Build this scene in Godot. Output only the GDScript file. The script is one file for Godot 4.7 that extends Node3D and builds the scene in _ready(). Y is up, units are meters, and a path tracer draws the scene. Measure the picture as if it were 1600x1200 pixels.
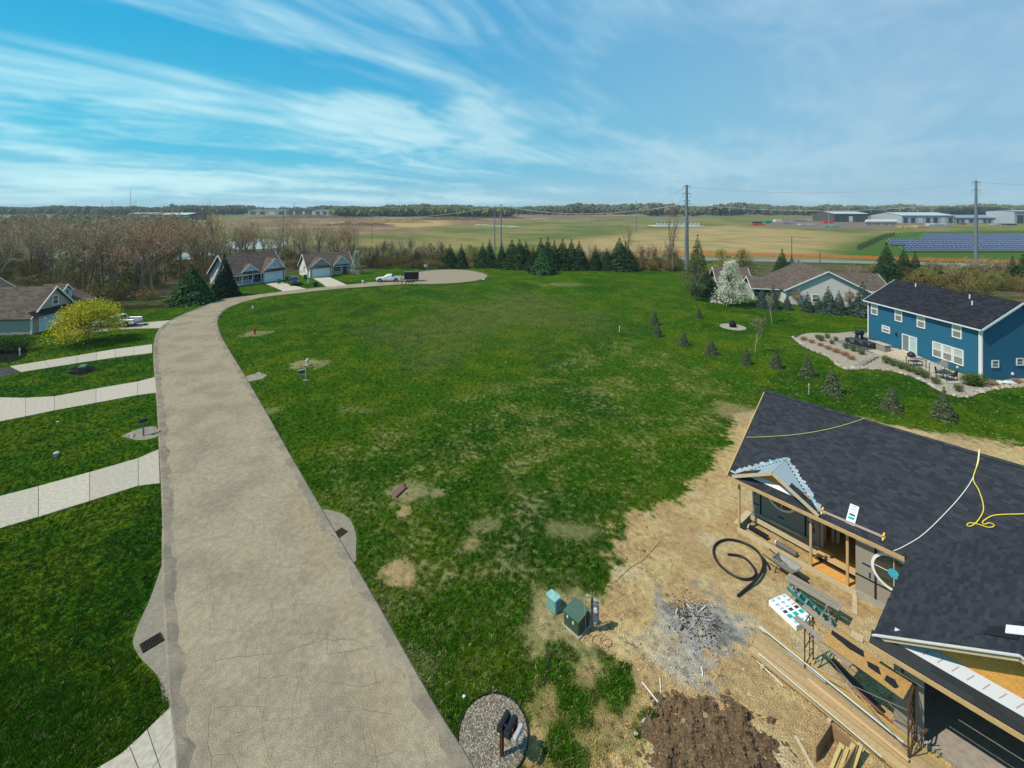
extends Node3D
# A drone view over a vacant lot: a residential lane, a house under construction, a wood, fields and works beyond.
const F := 700.0        # focal length in photograph pixels
const EYE := 17.5       # height of the camera above the ground
const HOR := 325.0      # photograph row of the horizon
var rng := RandomNumberGenerator.new()
var taken := {}
var M := {}
var nz := {}

# ---------- mesh builder ----------
class MB:
	var v := PackedVector3Array()
	var n := PackedVector3Array()
	var c := PackedColorArray()
	func tri(a: Vector3, b: Vector3, d: Vector3, col: Color) -> void:
		var nn := (b - a).cross(d - a).normalized()
		v.append(a); v.append(d); v.append(b)
		n.append(nn); n.append(nn); n.append(nn)
		c.append(col); c.append(col); c.append(col)
	func quad(a: Vector3, b: Vector3, d: Vector3, e: Vector3, col: Color) -> void:
		tri(a, b, d, col); tri(a, d, e, col)
	func stri(a: Vector3, b: Vector3, d: Vector3, na: Vector3, nb: Vector3, nd: Vector3, col: Color) -> void:
		v.append(a); v.append(d); v.append(b)
		n.append(na); n.append(nd); n.append(nb)
		c.append(col); c.append(col); c.append(col)
	func box(o: Vector3, s: Vector3, col: Color, b := Basis()) -> void:
		var x := b.x * s.x * 0.5; var y := b.y * s.y * 0.5; var z := b.z * s.z * 0.5
		quad(o - x - y + z, o + x - y + z, o + x + y + z, o - x + y + z, col)
		quad(o + x - y - z, o - x - y - z, o - x + y - z, o + x + y - z, col)
		quad(o + x - y + z, o + x - y - z, o + x + y - z, o + x + y + z, col)
		quad(o - x - y - z, o - x - y + z, o - x + y + z, o - x + y - z, col)
		quad(o - x + y + z, o + x + y + z, o + x + y - z, o - x + y - z, col)
		quad(o - x - y - z, o + x - y - z, o + x - y + z, o - x - y + z, col)
	# box from the base point up
	func up(o: Vector3, s: Vector3, col: Color, b := Basis()) -> void:
		box(o + b.y * s.y * 0.5, s, col, b)
	# chamfered box
	func cbox(o: Vector3, s: Vector3, e: float, col: Color, b := Basis()) -> void:
		var h := s * 0.5
		var ring := func(yy: float, ins: float) -> Array:
			var hx := h.x - ins; var hz := h.z - ins
			var k := minf(e, minf(hx, hz) * 0.9)
			var out := []
			for q in [[hx - k, hz], [hx, hz - k], [hx, -hz + k], [hx - k, -hz], [-hx + k, -hz], [-hx, -hz + k], [-hx, hz - k], [-hx + k, hz]]:
				out.append(o + b.x * q[0] + b.y * yy + b.z * q[1])
			return out
		var rs := [ring.call(-h.y, e), ring.call(-h.y + e, 0.0), ring.call(h.y - e, 0.0), ring.call(h.y, e)]
		for i in 3:
			for k in 8:
				var k2 := (k + 1) % 8
				quad(rs[i][k2], rs[i][k], rs[i + 1][k], rs[i + 1][k2], col)
		for k in range(1, 7):
			tri(rs[3][0], rs[3][k + 1], rs[3][k], col)
			tri(rs[0][0], rs[0][k], rs[0][k + 1], col)
	func bar(a: Vector3, d: Vector3, w: float, h: float, col: Color, upv := Vector3.UP) -> void:
		var x := (d - a)
		var l := x.length()
		if l < 1e-5: return
		x /= l
		var z := x.cross(upv)
		if z.length() < 1e-3: z = x.cross(Vector3.RIGHT)
		z = z.normalized()
		var y := z.cross(x)
		box((a + d) * 0.5, Vector3(l, h, w), col, Basis(x, y, z))
	func tube(pts: Array, rad: Array, sides: int, col: Color, cap := true) -> void:
		var rings := []
		var norms := []
		var px := Vector3.ZERO
		for i in pts.size():
			var t: Vector3 = (pts[mini(i + 1, pts.size() - 1)] - pts[maxi(i - 1, 0)]).normalized()
			if px == Vector3.ZERO:
				px = t.cross(Vector3.UP if absf(t.y) < 0.9 else Vector3.RIGHT).normalized()
			px = (px - t * px.dot(t)).normalized()
			var py := t.cross(px)
			var rr := PackedVector3Array(); var nn := PackedVector3Array()
			for k in sides:
				var a := TAU * k / sides
				var d := px * cos(a) + py * sin(a)
				nn.append(d); rr.append(pts[i] + d * float(rad[mini(i, rad.size() - 1)]))
			rings.append(rr); norms.append(nn)
		for i in pts.size() - 1:
			for k in sides:
				var k2 := (k + 1) % sides
				stri(rings[i][k], rings[i][k2], rings[i + 1][k2], norms[i][k], norms[i][k2], norms[i + 1][k2], col)
				stri(rings[i][k], rings[i + 1][k2], rings[i + 1][k], norms[i][k], norms[i + 1][k2], norms[i + 1][k], col)
		if cap:
			for k in range(1, sides - 1):
				tri(rings[0][0], rings[0][k + 1], rings[0][k], col)
				tri(rings[-1][0], rings[-1][k], rings[-1][k + 1], col)
	# profile: [radius, height] pairs turned round the y axis at o
	func lathe(o: Vector3, prof: Array, sides: int, col: Color, sq := Vector2.ONE) -> void:
		for i in prof.size() - 1:
			var r0: float = prof[i][0]; var r1: float = prof[i + 1][0]
			var y0: float = prof[i][1]; var y1: float = prof[i + 1][1]
			var sl := Vector2(y1 - y0, r0 - r1).normalized()
			for k in sides:
				var a0 := TAU * k / sides; var a1 := TAU * (k + 1) / sides
				var d0 := Vector3(cos(a0) * sq.x, 0, -sin(a0) * sq.y); var d1 := Vector3(cos(a1) * sq.x, 0, -sin(a1) * sq.y)
				var n0 := (d0 * sl.x + Vector3.UP * sl.y).normalized(); var n1 := (d1 * sl.x + Vector3.UP * sl.y).normalized()
				var p00 := o + d0 * r0 + Vector3.UP * y0; var p01 := o + d1 * r0 + Vector3.UP * y0
				var p10 := o + d0 * r1 + Vector3.UP * y1; var p11 := o + d1 * r1 + Vector3.UP * y1
				if r0 > 1e-5: stri(p00, p01, p11, n0, n1, n1, col)
				if r1 > 1e-5: stri(p00, p11, p10, n0, n1, n0, col)
	# a lump: sphere pushed about by a hash, for stones, clods and shrubs
	func lump(o: Vector3, s: Vector3, col: Color, sd: int, rough := 0.25, nu := 7, nv := 5, yaw := 0.0) -> void:
		var pts := []
		for j in nv + 1:
			var row := PackedVector3Array()
			for i in nu:
				var th := PI * j / nv; var ph := TAU * i / nu + yaw
				var hsh := float(((i * 374761393 + j * 668265263 + sd * 2147483) ^ (sd * 97 + i * 31 + j * 17)) & 1023) / 1023.0
				var r := 1.0 + rough * (hsh - 0.5) * 2.0 * (1.0 if j > 0 and j < nv else 0.0)
				row.append(o + Vector3(sin(th) * cos(ph) * s.x, cos(th) * s.y, sin(th) * sin(ph) * s.z) * r)
			pts.append(row)
		for j in nv:
			for i in nu:
				var i2 := (i + 1) % nu
				if j > 0: tri(pts[j][i], pts[j][i2], pts[j + 1][i2], col)
				if j < nv - 1: tri(pts[j][i], pts[j + 1][i2], pts[j + 1][i], col)
				elif j == nv - 1: tri(pts[j][i], pts[j][i2], pts[j + 1][0], col)
	func mesh() -> ArrayMesh:
		var arr := []
		arr.resize(Mesh.ARRAY_MAX)
		var last := Color(-1, 0, 0); var coded := Color()
		for i in c.size():
			if c[i] != last:
				last = c[i]
				coded = Color(pow(last.r, 0.4545), pow(last.g, 0.4545), pow(last.b, 0.4545))
			c[i] = coded
		arr[Mesh.ARRAY_VERTEX] = v; arr[Mesh.ARRAY_NORMAL] = n; arr[Mesh.ARRAY_COLOR] = c
		var m := ArrayMesh.new()
		m.add_surface_from_arrays(Mesh.PRIMITIVE_TRIANGLES, arr)
		return m

# ---------- naming and placing ----------
func numbered(called: String) -> String:
	var k: int = taken.get(called, 0)
	taken[called] = k + 1
	return called if k == 0 else "%s_%03d" % [called, k]
func tag(o: Node, label: String, category: String, group := "", kind := "") -> void:
	if label: o.set_meta("label", label)
	if category: o.set_meta("category", category)
	if group: o.set_meta("group", group)
	if kind: o.set_meta("kind", kind)
func thing(called: String, label: String, category: String, at := Vector3.ZERO, turn := 0.0, group := "") -> Node3D:
	var o := Node3D.new()
	o.name = numbered(called); add_child(o)
	o.position = at; o.rotation.y = turn
	tag(o, label, category, group)
	return o
func part(mb, called: String, mat: Material, parent: Node = self, label := "") -> MeshInstance3D:
	var o := MeshInstance3D.new()
	o.mesh = mb.mesh() if mb is MB else mb
	o.material_override = mat
	if parent == self: o.name = numbered(called)
	else: o.name = called
	parent.add_child(o, true)
	if label: o.set_meta("label", label)
	return o
func struct(mb, called: String, mat: Material) -> MeshInstance3D:
	var o := part(mb, called, mat)
	o.set_meta("kind", "structure")
	return o
func copy(o: Node3D, at: Vector3, turn := 0.0, sc := 1.0) -> Node3D:
	var r: Node3D = o.duplicate()
	r.name = numbered(String(o.name).rstrip("0123456789").rstrip("_"))
	add_child(r)
	r.position = at; r.rotation.y = turn; r.scale = Vector3.ONE * sc
	return r
# where the ray through a photograph pixel meets the level h
func P(px: float, py: float, h := 0.0) -> Vector3:
	var z := F * (EYE - h) / (py - HOR)
	return Vector3((px - 800.0) / F * z, h, -z)
# a point on the photograph column px at depth z and height h
func D(px: float, z: float, h := 0.0) -> Vector3:
	return Vector3((px - 800.0) / F * z, h, -z)
func ray(px: float, py: float) -> Vector3:
	return Vector3((px - 800.0) / F, -(py - HOR) / F, -1.0)
func on_plane(px: float, py: float, pl: Plane) -> Vector3:
	var e := Vector3(0, EYE, 0); var d := ray(px, py)
	return e + d * ((pl.d - pl.normal.dot(e)) / pl.normal.dot(d))
func J(col: Color, k := 0.1) -> Color:
	var f := 1.0 + rng.randf_range(-k, k)
	return Color(col.r * f, col.g * f * (1.0 + rng.randf_range(-k, k) * 0.2), col.b * f)
func S(r: float, g: float, b: float) -> Color:     # sRGB bytes to a linear colour
	return Color(r / 255.0, g / 255.0, b / 255.0).srgb_to_linear()

# ---------- materials ----------
func noise(sd: int, freq: float, oct := 4, type := FastNoiseLite.TYPE_SIMPLEX_SMOOTH) -> FastNoiseLite:
	var f := FastNoiseLite.new()
	f.seed = sd; f.frequency = freq; f.noise_type = type
	f.fractal_type = FastNoiseLite.FRACTAL_FBM if oct > 1 else FastNoiseLite.FRACTAL_NONE
	f.fractal_octaves = oct
	return f
func grain_tex(sd: int, freq: float, oct: int, lo: float, w := 512, h := 512, type := FastNoiseLite.TYPE_SIMPLEX_SMOOTH) -> ImageTexture:
	var im := noise(sd, freq, oct, type).get_seamless_image(w, h)
	im.convert(Image.FORMAT_RGB8)
	var k := 2.0 * lo / (1.0 + lo)        # the darkest tone ends at lo, the lightest at 1
	im.adjust_bcs(1.0, 1.0 - k, 1.0)
	im.adjust_bcs(1.0 / (1.0 - k * 0.5), 1.0, 1.0)
	im.generate_mipmaps()
	return ImageTexture.create_from_image(im)
func normal_tex(sd: int, freq: float, oct: int, strength: float, w := 512) -> ImageTexture:
	var im := noise(sd, freq, oct).get_seamless_image(w, w)
	im.convert(Image.FORMAT_RGBA8)
	im.bump_map_to_normal_map(strength)
	im.generate_mipmaps()
	return ImageTexture.create_from_image(im)
func mat(rough: float, metal := 0.0, tex: Texture2D = null, tile := 1.0, nrm: Texture2D = null, nscale := 0.6) -> StandardMaterial3D:
	var m := StandardMaterial3D.new()
	m.vertex_color_use_as_albedo = true; m.vertex_color_is_srgb = true
	m.roughness = rough; m.metallic = metal
	m.metallic_specular = 0.15 if rough > 0.7 else 0.4
	m.cull_mode = BaseMaterial3D.CULL_DISABLED
	if tex or nrm:
		m.uv1_triplanar = true; m.uv1_world_triplanar = true
		m.uv1_scale = Vector3.ONE / tile
	if tex: m.albedo_texture = tex
	if nrm:
		m.normal_enabled = true; m.normal_texture = nrm; m.normal_scale = nscale
	return m
func osb_tex() -> ImageTexture:
	var im := Image.create(512, 512, false, Image.FORMAT_RGB8)
	im.fill(Color(0.80, 0.62, 0.38))
	for k in 5200:
		var a := rng.randf() * TAU
		var l := rng.randf_range(10, 34); var w := rng.randf_range(2, 6)
		var t := rng.randf_range(0.72, 1.18)
		var col := Color(minf(0.82 * t, 1), minf(0.63 * t, 1), minf(0.37 * t * rng.randf_range(0.85, 1.15), 1))
		var x := rng.randf() * 512; var y := rng.randf() * 512
		for s in int(l):
			var qx := int(x + cos(a) * s); var qy := int(y + sin(a) * s)
			for q in int(w):
				im.set_pixel(posmod(qx + int(-sin(a) * q), 512), posmod(qy + int(cos(a) * q), 512), col)
	im.generate_mipmaps()
	return ImageTexture.create_from_image(im)
func make_materials() -> void:
	var g1 := grain_tex(11, 0.06, 4, 0.72)
	var g2 := grain_tex(12, 0.18, 3, 0.66, 1024, 1024)
	var g3 := grain_tex(15, 0.02, 5, 0.84)
	var wood := grain_tex(13, 0.03, 4, 0.74, 64, 1024)
	M.plain = mat(0.85)
	M.paint = mat(0.6, 0.0, g3, 2.1)
	M.satin = mat(0.45)
	M.rubber = mat(0.75)
	M.metal = mat(0.42, 0.85)
	M.galv = mat(0.5, 0.35, g3, 1.3)
	M.rust = mat(0.85, 0.1, g1, 0.4)
	M.car = mat(0.28)
	M.car.clearcoat_enabled = true; M.car.clearcoat = 0.8; M.car.clearcoat_roughness = 0.08
	M.glass = mat(0.06); M.glass.metallic_specular = 0.8
	M.concrete = mat(0.9, 0.0, g3, 2.7, normal_tex(31, 0.1, 4, 2.0), 0.3)
	M.stucco = mat(0.9, 0.0, g1, 1.1)
	M.siding = mat(0.62, 0.0, g3, 1.7)
	M.shingle = mat(0.95, 0.0, g2, 0.9, normal_tex(32, 0.2, 3, 3.0), 0.5)
	M.wood = mat(0.8, 0.0, wood, 0.55)
	M.osb = mat(0.85, 0.0, osb_tex(), 1.15)
	M.bark = mat(0.95, 0.0, g1, 0.5)
	M.twig = mat(0.95)
	M.leaf = mat(0.8); M.leaf.backlight = Color(0.35, 0.4, 0.2)
	M.petal = mat(0.8); M.petal.backlight = Color(0.4, 0.4, 0.38)
	M.needle = mat(0.85)
	M.stone = mat(0.92, 0.0, g1, 0.35, normal_tex(33, 0.08, 4, 3.0), 0.5)
	M.panel = mat(0.14, 0.0)
	M.water = mat(0.3); M.water.metallic_specular = 0.25
	var gg := grain_tex(16, 0.13, 5, 0.55, 1024, 1024)
	M.ground = mat(0.96, 0.0, gg, 7.7, normal_tex(34, 0.09, 4, 7.0, 1024), 1.0)
	M.ground.detail_enabled = true
	M.ground.detail_albedo = grain_tex(17, 0.045, 5, 0.78, 1024, 1024)
	M.ground.detail_blend_mode = BaseMaterial3D.BLEND_MODE_MUL
	M.ground.detail_uv_layer = BaseMaterial3D.DETAIL_UV_2
	M.ground.uv2_triplanar = true; M.ground.uv2_world_triplanar = true
	M.ground.uv2_scale = Vector3.ONE / 17.0
	M.asphalt = mat(0.93, 0.0, grain_tex(18, 0.16, 4, 0.55, 1024, 1024), 7.1, normal_tex(35, 0.3, 2, 3.0), 0.5)
	M.asphalt.detail_enabled = true
	M.asphalt.detail_albedo = grain_tex(19, 0.03, 5, 0.86, 1024, 1024)
	M.asphalt.detail_blend_mode = BaseMaterial3D.BLEND_MODE_MUL
	M.asphalt.detail_uv_layer = BaseMaterial3D.DETAIL_UV_2
	M.asphalt.uv2_triplanar = true; M.asphalt.uv2_world_triplanar = true
	M.asphalt.uv2_scale = Vector3.ONE / 11.0
# ---------- camera, sky, sun ----------
func sky_image() -> Image:
	var W := 2048; var H := 1024
	var im := Image.create(W, H, false, Image.FORMAT_RGBF)
	var n1 := noise(71, 0.55, 5); var n2 := noise(72, 1.9, 4); var n3 := noise(73, 0.4, 3)
	im.fill(Color(0.16, 0.17, 0.13))
	for j in 516:
		var el := (0.5 - (j + 0.5) / H) * PI
		var sy := maxf(sin(el), 0.0); var cy := cos(el)
		var tall := pow(clampf(sy / 0.42, 0.0, 1.0), 0.75)
		for i in W:
			var az := ((i + 0.5) / W) * TAU        # 0 is -Z, growing to +X
			var dx := sin(az) * cy; var dz := cos(az) * cy
			# air: cyan to the west, greyer blue to the east
			var e := clampf(0.5 + 0.72 * sin(az), 0.0, 1.0)
			var base := Color(0.085, 0.52, 0.73).lerp(Color(0.15, 0.41, 0.62), e)
			var zen := Color(0.005, 0.33, 0.66).lerp(Color(0.07, 0.29, 0.57), e)
			var hz := Color(0.32, 0.58, 0.68).lerp(Color(0.27, 0.46, 0.58), e)
			var col := hz.lerp(base, smoothstep(0.0, 0.42, tall)).lerp(zen, smoothstep(0.35, 1.0, tall) * 0.85)
			# high ice cloud on a sheet above
			var k := 1.0 / (sy + 0.10)
			var px := dx * k; var pz := dz * k
			var wx := n3.get_noise_2d(px * 0.9, pz * 0.9) * 0.9
			var a := n1.get_noise_2d((px * 0.45 + pz * 0.62) * 0.75 + wx, (px - pz * 0.7) * 1.55 + wx * 1.3)
			var b := n2.get_noise_2d((px * 0.5 + pz * 0.6) * 0.7 + wx * 1.5, (px - pz * 0.75) * 2.6 - wx)
			var wide := n3.get_noise_2d(px * 0.55 + 7.3, pz * 0.55 - 2.1)
			var c := smoothstep(-0.42, 0.85, a * 0.85 + b * 0.30 + wide * 0.85 - 0.03 + 0.16 * (1.0 - e))
			c = clampf(c * (0.82 - 0.12 * e) + smoothstep(0.3, 0.0, tall) * 0.1, 0.0, 0.85)
			c = lerpf(c, 0.5, clampf(e - 0.35, 0.0, 0.6))      # the eastern sky is one thin even veil
			var white := Color(0.62, 0.92, 0.95).lerp(Color(0.50, 0.66, 0.75), e)
			im.set_pixel(i, j, col.lerp(white, c))
	return im
func make_view() -> void:
	var cam := Camera3D.new()
	cam.name = "camera"
	cam.projection = Camera3D.PROJECTION_FRUSTUM
	cam.near = 0.1; cam.far = 9000.0
	cam.size = 1200.0 / F * 0.1
	cam.frustum_offset = Vector2(0, -(600.0 - HOR) / F * 0.1)
	cam.position = Vector3(0, EYE, 0)
	add_child(cam); cam.current = true
	var env := Environment.new()
	env.background_mode = Environment.BG_SKY
	var sky := Sky.new(); var sm := PanoramaSkyMaterial.new()
	sm.panorama = ImageTexture.create_from_image(sky_image())
	sky.sky_material = sm; env.sky = sky
	env.tonemap_mode = Environment.TONE_MAPPER_LINEAR
	env.tonemap_exposure = 1.08
	env.sdfgi_enabled = true; env.ssao_enabled = true; env.ssil_enabled = true
	env.fog_enabled = true; env.fog_density = 0.00013; env.fog_light_color = Color(0.72, 0.82, 0.88)
	var we := WorldEnvironment.new(); we.name = "environment"; we.environment = env; add_child(we)
	var sun := DirectionalLight3D.new(); sun.name = "sun"
	sun.light_energy = 1.5; sun.light_color = Color(1.0, 0.955, 0.88); sun.light_angular_distance = 0.5
	sun.shadow_enabled = true
	add_child(sun)
	sun.look_at_from_position(Vector3.ZERO, Vector3(0.57, -0.79, -0.22), Vector3.UP)

# ---------- ground ----------
var zones := {}
func world_poly(pts: Array) -> PackedVector2Array:
	var out := PackedVector2Array()
	for q in pts:
		var w := P(q[0], q[1]); out.append(Vector2(w.x, w.z))
	return out
func zone(called: String, pts: Array) -> void:
	var p := world_poly(pts)
	var r := Rect2(p[0], Vector2.ZERO)
	for q in p: r = r.expand(q)
	zones[called] = [p, r]
# signed distance to a zone, positive inside, in metres; -far outside its box
func sd(called: String, x: float, z: float, reach := 6.0) -> float:
	var zz: Array = zones[called]
	var q := Vector2(x, z)
	if not (zz[1] as Rect2).grow(reach).has_point(q): return -reach
	var p: PackedVector2Array = zz[0]
	var best := 1e12; var inside := false
	var m := p.size()
	for i in m:
		var a := p[i]; var b := p[(i + 1) % m]
		var ab := b - a
		var t := clampf((q - a).dot(ab) / maxf(ab.length_squared(), 1e-9), 0.0, 1.0)
		best = minf(best, (a + ab * t).distance_squared_to(q))
		if (a.y > z) != (b.y > z) and x < (b.x - a.x) * (z - a.y) / (b.y - a.y) + a.x: inside = not inside
	var d := sqrt(best)
	return d if inside else -d
var spots := []   # bare patches: centre, half sizes, colour
func make_zones() -> void:
	zone("site", [[1190, 640], [1150, 655], [1128, 700], [1065, 785], [985, 812], [962, 850], [958, 930], [930, 985], [905, 1010], [955, 1040], [1000, 1060], [1005, 1120], [960, 1200], [930, 1400], [2100, 1400], [2100, 760], [1530, 690], [1420, 668]])
	zone("mixed", [[760, 1230], [800, 1120], [850, 1060], [900, 1010], [960, 1030], [1010, 1060], [1010, 1130], [980, 1230]])
	zone("straw", [[835, 930], [870, 915], [925, 930], [965, 950], [960, 1000], [930, 1035], [870, 1020], [830, 980]])
	zone("dry", [[560, 520], [640, 470], [800, 452], [960, 470], [950, 510], [800, 560], [640, 600]])
	zone("lot", [[460, 720], [970, 522], [1190, 600], [1130, 700], [960, 840], [950, 940], [680, 1105]])
	zone("wood", [[-500, 480], [110, 462], [180, 476], [300, 478], [348, 468], [352, 450], [345, 432], [445, 431], [462, 429], [552, 425], [640, 417], [700, 416], [990, 423], [1060, 424], [1070, 408], [800, 402], [560, 385], [300, 378], [0, 380], [-500, 385]])
	zone("brush", [[1060, 428], [1130, 408], [1330, 414], [1640, 430], [1660, 520], [1560, 478], [1400, 453], [1360, 458], [1170, 442]])
	zone("earth", [[300, 352], [400, 340], [560, 333.5], [900, 332], [1010, 334.5], [960, 341], [820, 345], [700, 353], [640, 362], [560, 366], [420, 362]])
	zone("sand", [[588, 351], [600, 346], [650, 343.5], [705, 345], [690, 353], [640, 356]])
	zone("tan", [[850, 396], [880, 376], [1000, 362], [1060, 356], [1140, 352], [1300, 362], [1335, 378], [1290, 399], [1000, 398]])
	zone("solar", [[1300, 398], [1350, 372], [1400, 362], [1900, 358], [1900, 412], [1400, 405]])
	zone("yard", [[1165, 351], [1250, 340], [1420, 337], [1700, 339], [1700, 350], [1490, 349], [1480, 357.5], [1280, 357], [1180, 353]])
	var Dirt := Color(0.44, 0.31, 0.155); var Straw := Color(0.30, 0.255, 0.125); var Brown := Color(0.20, 0.14, 0.08)
	spots = [[P(642, 770), 1.35, 1.15, Straw, 0.85], [P(634, 797), 0.35, 0.5, Dirt, 0.9], [P(628, 897), 0.85, 0.8, Dirt, 0.9], [P(735, 850), 0.5, 0.5, Dirt, 0.55], [P(900, 828), 1.4, 0.7, Straw, 0.5],
		[P(481, 568), 1.9, 1.5, Straw, 0.9], [P(397, 521), 1.9, 1.3, Straw, 0.8], [P(1145, 640), 1.5, 1.6, Dirt, 0.5], [P(1330, 655), 2.2, 0.7, Straw, 0.7],
		[P(1090, 975), 1.55, 1.7, Color(0.34, 0.335, 0.32), 0.9], [P(1085, 1030), 1.0, 1.1, Color(0.42, 0.40, 0.36), 0.75], [P(1060, 950), 0.5, 0.5, Color(0.09, 0.085, 0.08), 0.6], [P(1130, 990), 0.4, 0.6, Color(0.10, 0.11, 0.10), 0.6],
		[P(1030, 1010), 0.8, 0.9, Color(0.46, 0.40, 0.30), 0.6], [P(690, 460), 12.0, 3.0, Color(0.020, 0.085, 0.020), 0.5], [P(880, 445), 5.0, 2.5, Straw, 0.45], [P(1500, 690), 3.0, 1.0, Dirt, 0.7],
		[P(560, 640), 1.4, 0.8, Straw, 0.35], [P(425, 640), 0.9, 0.7, Straw, 0.5], [P(590, 950), 0.9, 0.8, Straw, 0.3], [P(645, 1040), 0.9, 0.8, Straw, 0.3], [P(760, 820), 0.7, 0.5, Straw, 0.5]]
	nz.a = noise(1, 0.055, 4); nz.b = noise(2, 0.42, 4); nz.c = noise(3, 2.1, 2); nz.d = noise(4, 0.011, 4); nz.e = noise(5, 0.17, 3)
func gcol(x: float, z: float) -> Color:
	var a: float = nz.a.get_noise_2d(x, z); var b: float = nz.b.get_noise_2d(x, z); var c: float = nz.c.get_noise_2d(x, z); var d: float = nz.d.get_noise_2d(x, z)
	var e: float = nz.e.get_noise_2d(x, z)
	var far := -z
	var lawn := Color(0.042, 0.114, 0.003).lerp(Color(0.084, 0.142, 0.005), smoothstep(-0.35, 0.5, e + b * 0.5))
	lawn = lawn.lerp(Color(0.026, 0.088, 0.004), smoothstep(0.05, 0.5, a - b * 0.35))
	lawn = lawn * (1.0 + c * 0.38)
	var straw := Color(0.24, 0.22, 0.105) * (1.0 + c * 0.4)
	var dirt := Color(0.58, 0.415, 0.195).lerp(Color(0.46, 0.315, 0.15), smoothstep(-0.2, 0.5, b + a * 0.6)) * (1.0 + c * 0.28)
	dirt = dirt.lerp(Color(0.54, 0.46, 0.31), smoothstep(0.15, 0.6, e - b * 0.6) * 0.5)
	var col := lawn
	if far < 150.0:
		# thin, half-dry turf on the empty lots
		var dry := smoothstep(-3.0, 12.0, sd("dry", x, z, 12.0) + a * 12.0)
		col = col.lerp(Color(0.125, 0.145, 0.036) * (1.0 + c * 0.35 + b * 0.3), dry * 0.55)
		if far < 75.0:
			var lot := smoothstep(-1.0, 2.0, sd("lot", x, z, 4.0))
			col = col.lerp(straw, lot * smoothstep(0.02, 0.70, b * 0.5 + c * 0.75 + e * 0.40) * 0.7)
			var st := smoothstep(-0.9, 0.5, sd("straw", x, z, 4.0) + b * 1.5)
			col = col.lerp(Color(0.40, 0.32, 0.16) * (1.0 + c * 0.5), st * 0.8)
			var mx := smoothstep(-0.6, 0.8, sd("mixed", x, z, 4.0) + b * 1.5)
			if mx > 0.0: col = col.lerp(dirt * Color(0.78, 0.76, 0.72), mx * smoothstep(-0.30, 0.28, e * 1.1 + b * 0.8 + 0.20))
			var site := smoothstep(-0.35, 0.35, sd("site", x, z, 4.0) + b * 1.1 + c * 0.5 + e * 0.5)
			col = col.lerp(dirt, site)
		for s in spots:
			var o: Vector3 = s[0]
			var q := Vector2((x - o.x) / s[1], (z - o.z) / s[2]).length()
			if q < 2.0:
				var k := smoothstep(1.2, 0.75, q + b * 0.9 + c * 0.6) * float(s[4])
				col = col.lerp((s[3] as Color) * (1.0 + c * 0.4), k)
		var w := smoothstep(-2.0, 3.0, maxf(sd("wood", x, z, 8.0), sd("brush", x, z, 8.0)) + b * 3.0)
		col = col.lerp(Color(0.15, 0.115, 0.065).lerp(Color(0.075, 0.10, 0.03), smoothstep(-0.2, 0.4, e + a)) * (1.0 + c * 0.4), w)
	else:
		var fld := Color(0.30, 0.255, 0.10).lerp(Color(0.15, 0.185, 0.055), smoothstep(-0.3, 0.3, a * 0.7 + d))
		fld = fld * (1.0 + b * 0.25)
		col = fld
		col = col.lerp(Color(0.12, 0.10, 0.055), smoothstep(-10.0, 10.0, sd("wood", x, z, 30.0)))
		if far < 1400.0:
			var rough := a * 0.6 + b * 0.4
			col = col.lerp(Color(0.50, 0.37, 0.17).lerp(Color(0.31, 0.26, 0.105), smoothstep(-0.2, 0.45, a + b * 0.5)), smoothstep(-8.0, 14.0, sd("tan", x, z, 30.0) + rough * 40.0))
			col = col.lerp(Color(0.075, 0.155, 0.028), smoothstep(-4.0, 6.0, sd("solar", x, z, 30.0) + rough * 10.0))
			var ea := smoothstep(-14.0, 14.0, sd("earth", x, z, 60.0) + rough * 70.0)
			col = col.lerp(Color(0.31, 0.205, 0.125).lerp(Color(0.22, 0.155, 0.085), smoothstep(-0.3, 0.3, a)).lerp(Color(0.42, 0.30, 0.17), smoothstep(0.1, 0.5, d + b * 0.4)), ea)
			col = col.lerp(Color(0.56, 0.39, 0.17), smoothstep(-6.0, 6.0, sd("sand", x, z, 40.0) + rough * 30.0) * 0.85)
			col = col.lerp(Color(0.23, 0.19, 0.155), smoothstep(-6.0, 6.0, sd("yard", x, z, 40.0) + rough * 12.0))
	return Color(col.r * 1.75, col.g * 1.75, col.b * 1.75)
func add_sheet(mb: MB, x0: float, x1: float, z0: float, z1: float, st: float, hole := Rect2()) -> void:
	var nx := int(round((x1 - x0) / st)); var nzz := int(round((z1 - z0) / st))
	var cols := []
	for j in nzz + 1:
		var row := PackedColorArray()
		row.resize(nx + 1)
		for i in nx + 1: 
			var x := x0 + i * st; var z := z0 + j * st
			if hole.size.x > 0 and hole.grow(-st * 1.5).has_point(Vector2(x, z)): continue
			row[i] = gcol(x, z)
		cols.append(row)
	for j in nzz:
		for i in nx:
			var xa := x0 + i * st; var za := z0 + j * st
			if hole.size.x > 0 and hole.has_point(Vector2(xa + st * 0.5, za + st * 0.5)): continue
			var p := Vector3(xa, 0, za); var q := Vector3(xa + st, 0, za); var r := Vector3(xa + st, 0, za + st); var s := Vector3(xa, 0, za + st)
			mb.v.append_array([p, q, r, p, r, s])
			mb.c.append_array([cols[j][i], cols[j][i + 1], cols[j + 1][i + 1], cols[j][i], cols[j + 1][i + 1], cols[j + 1][i]])
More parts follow.
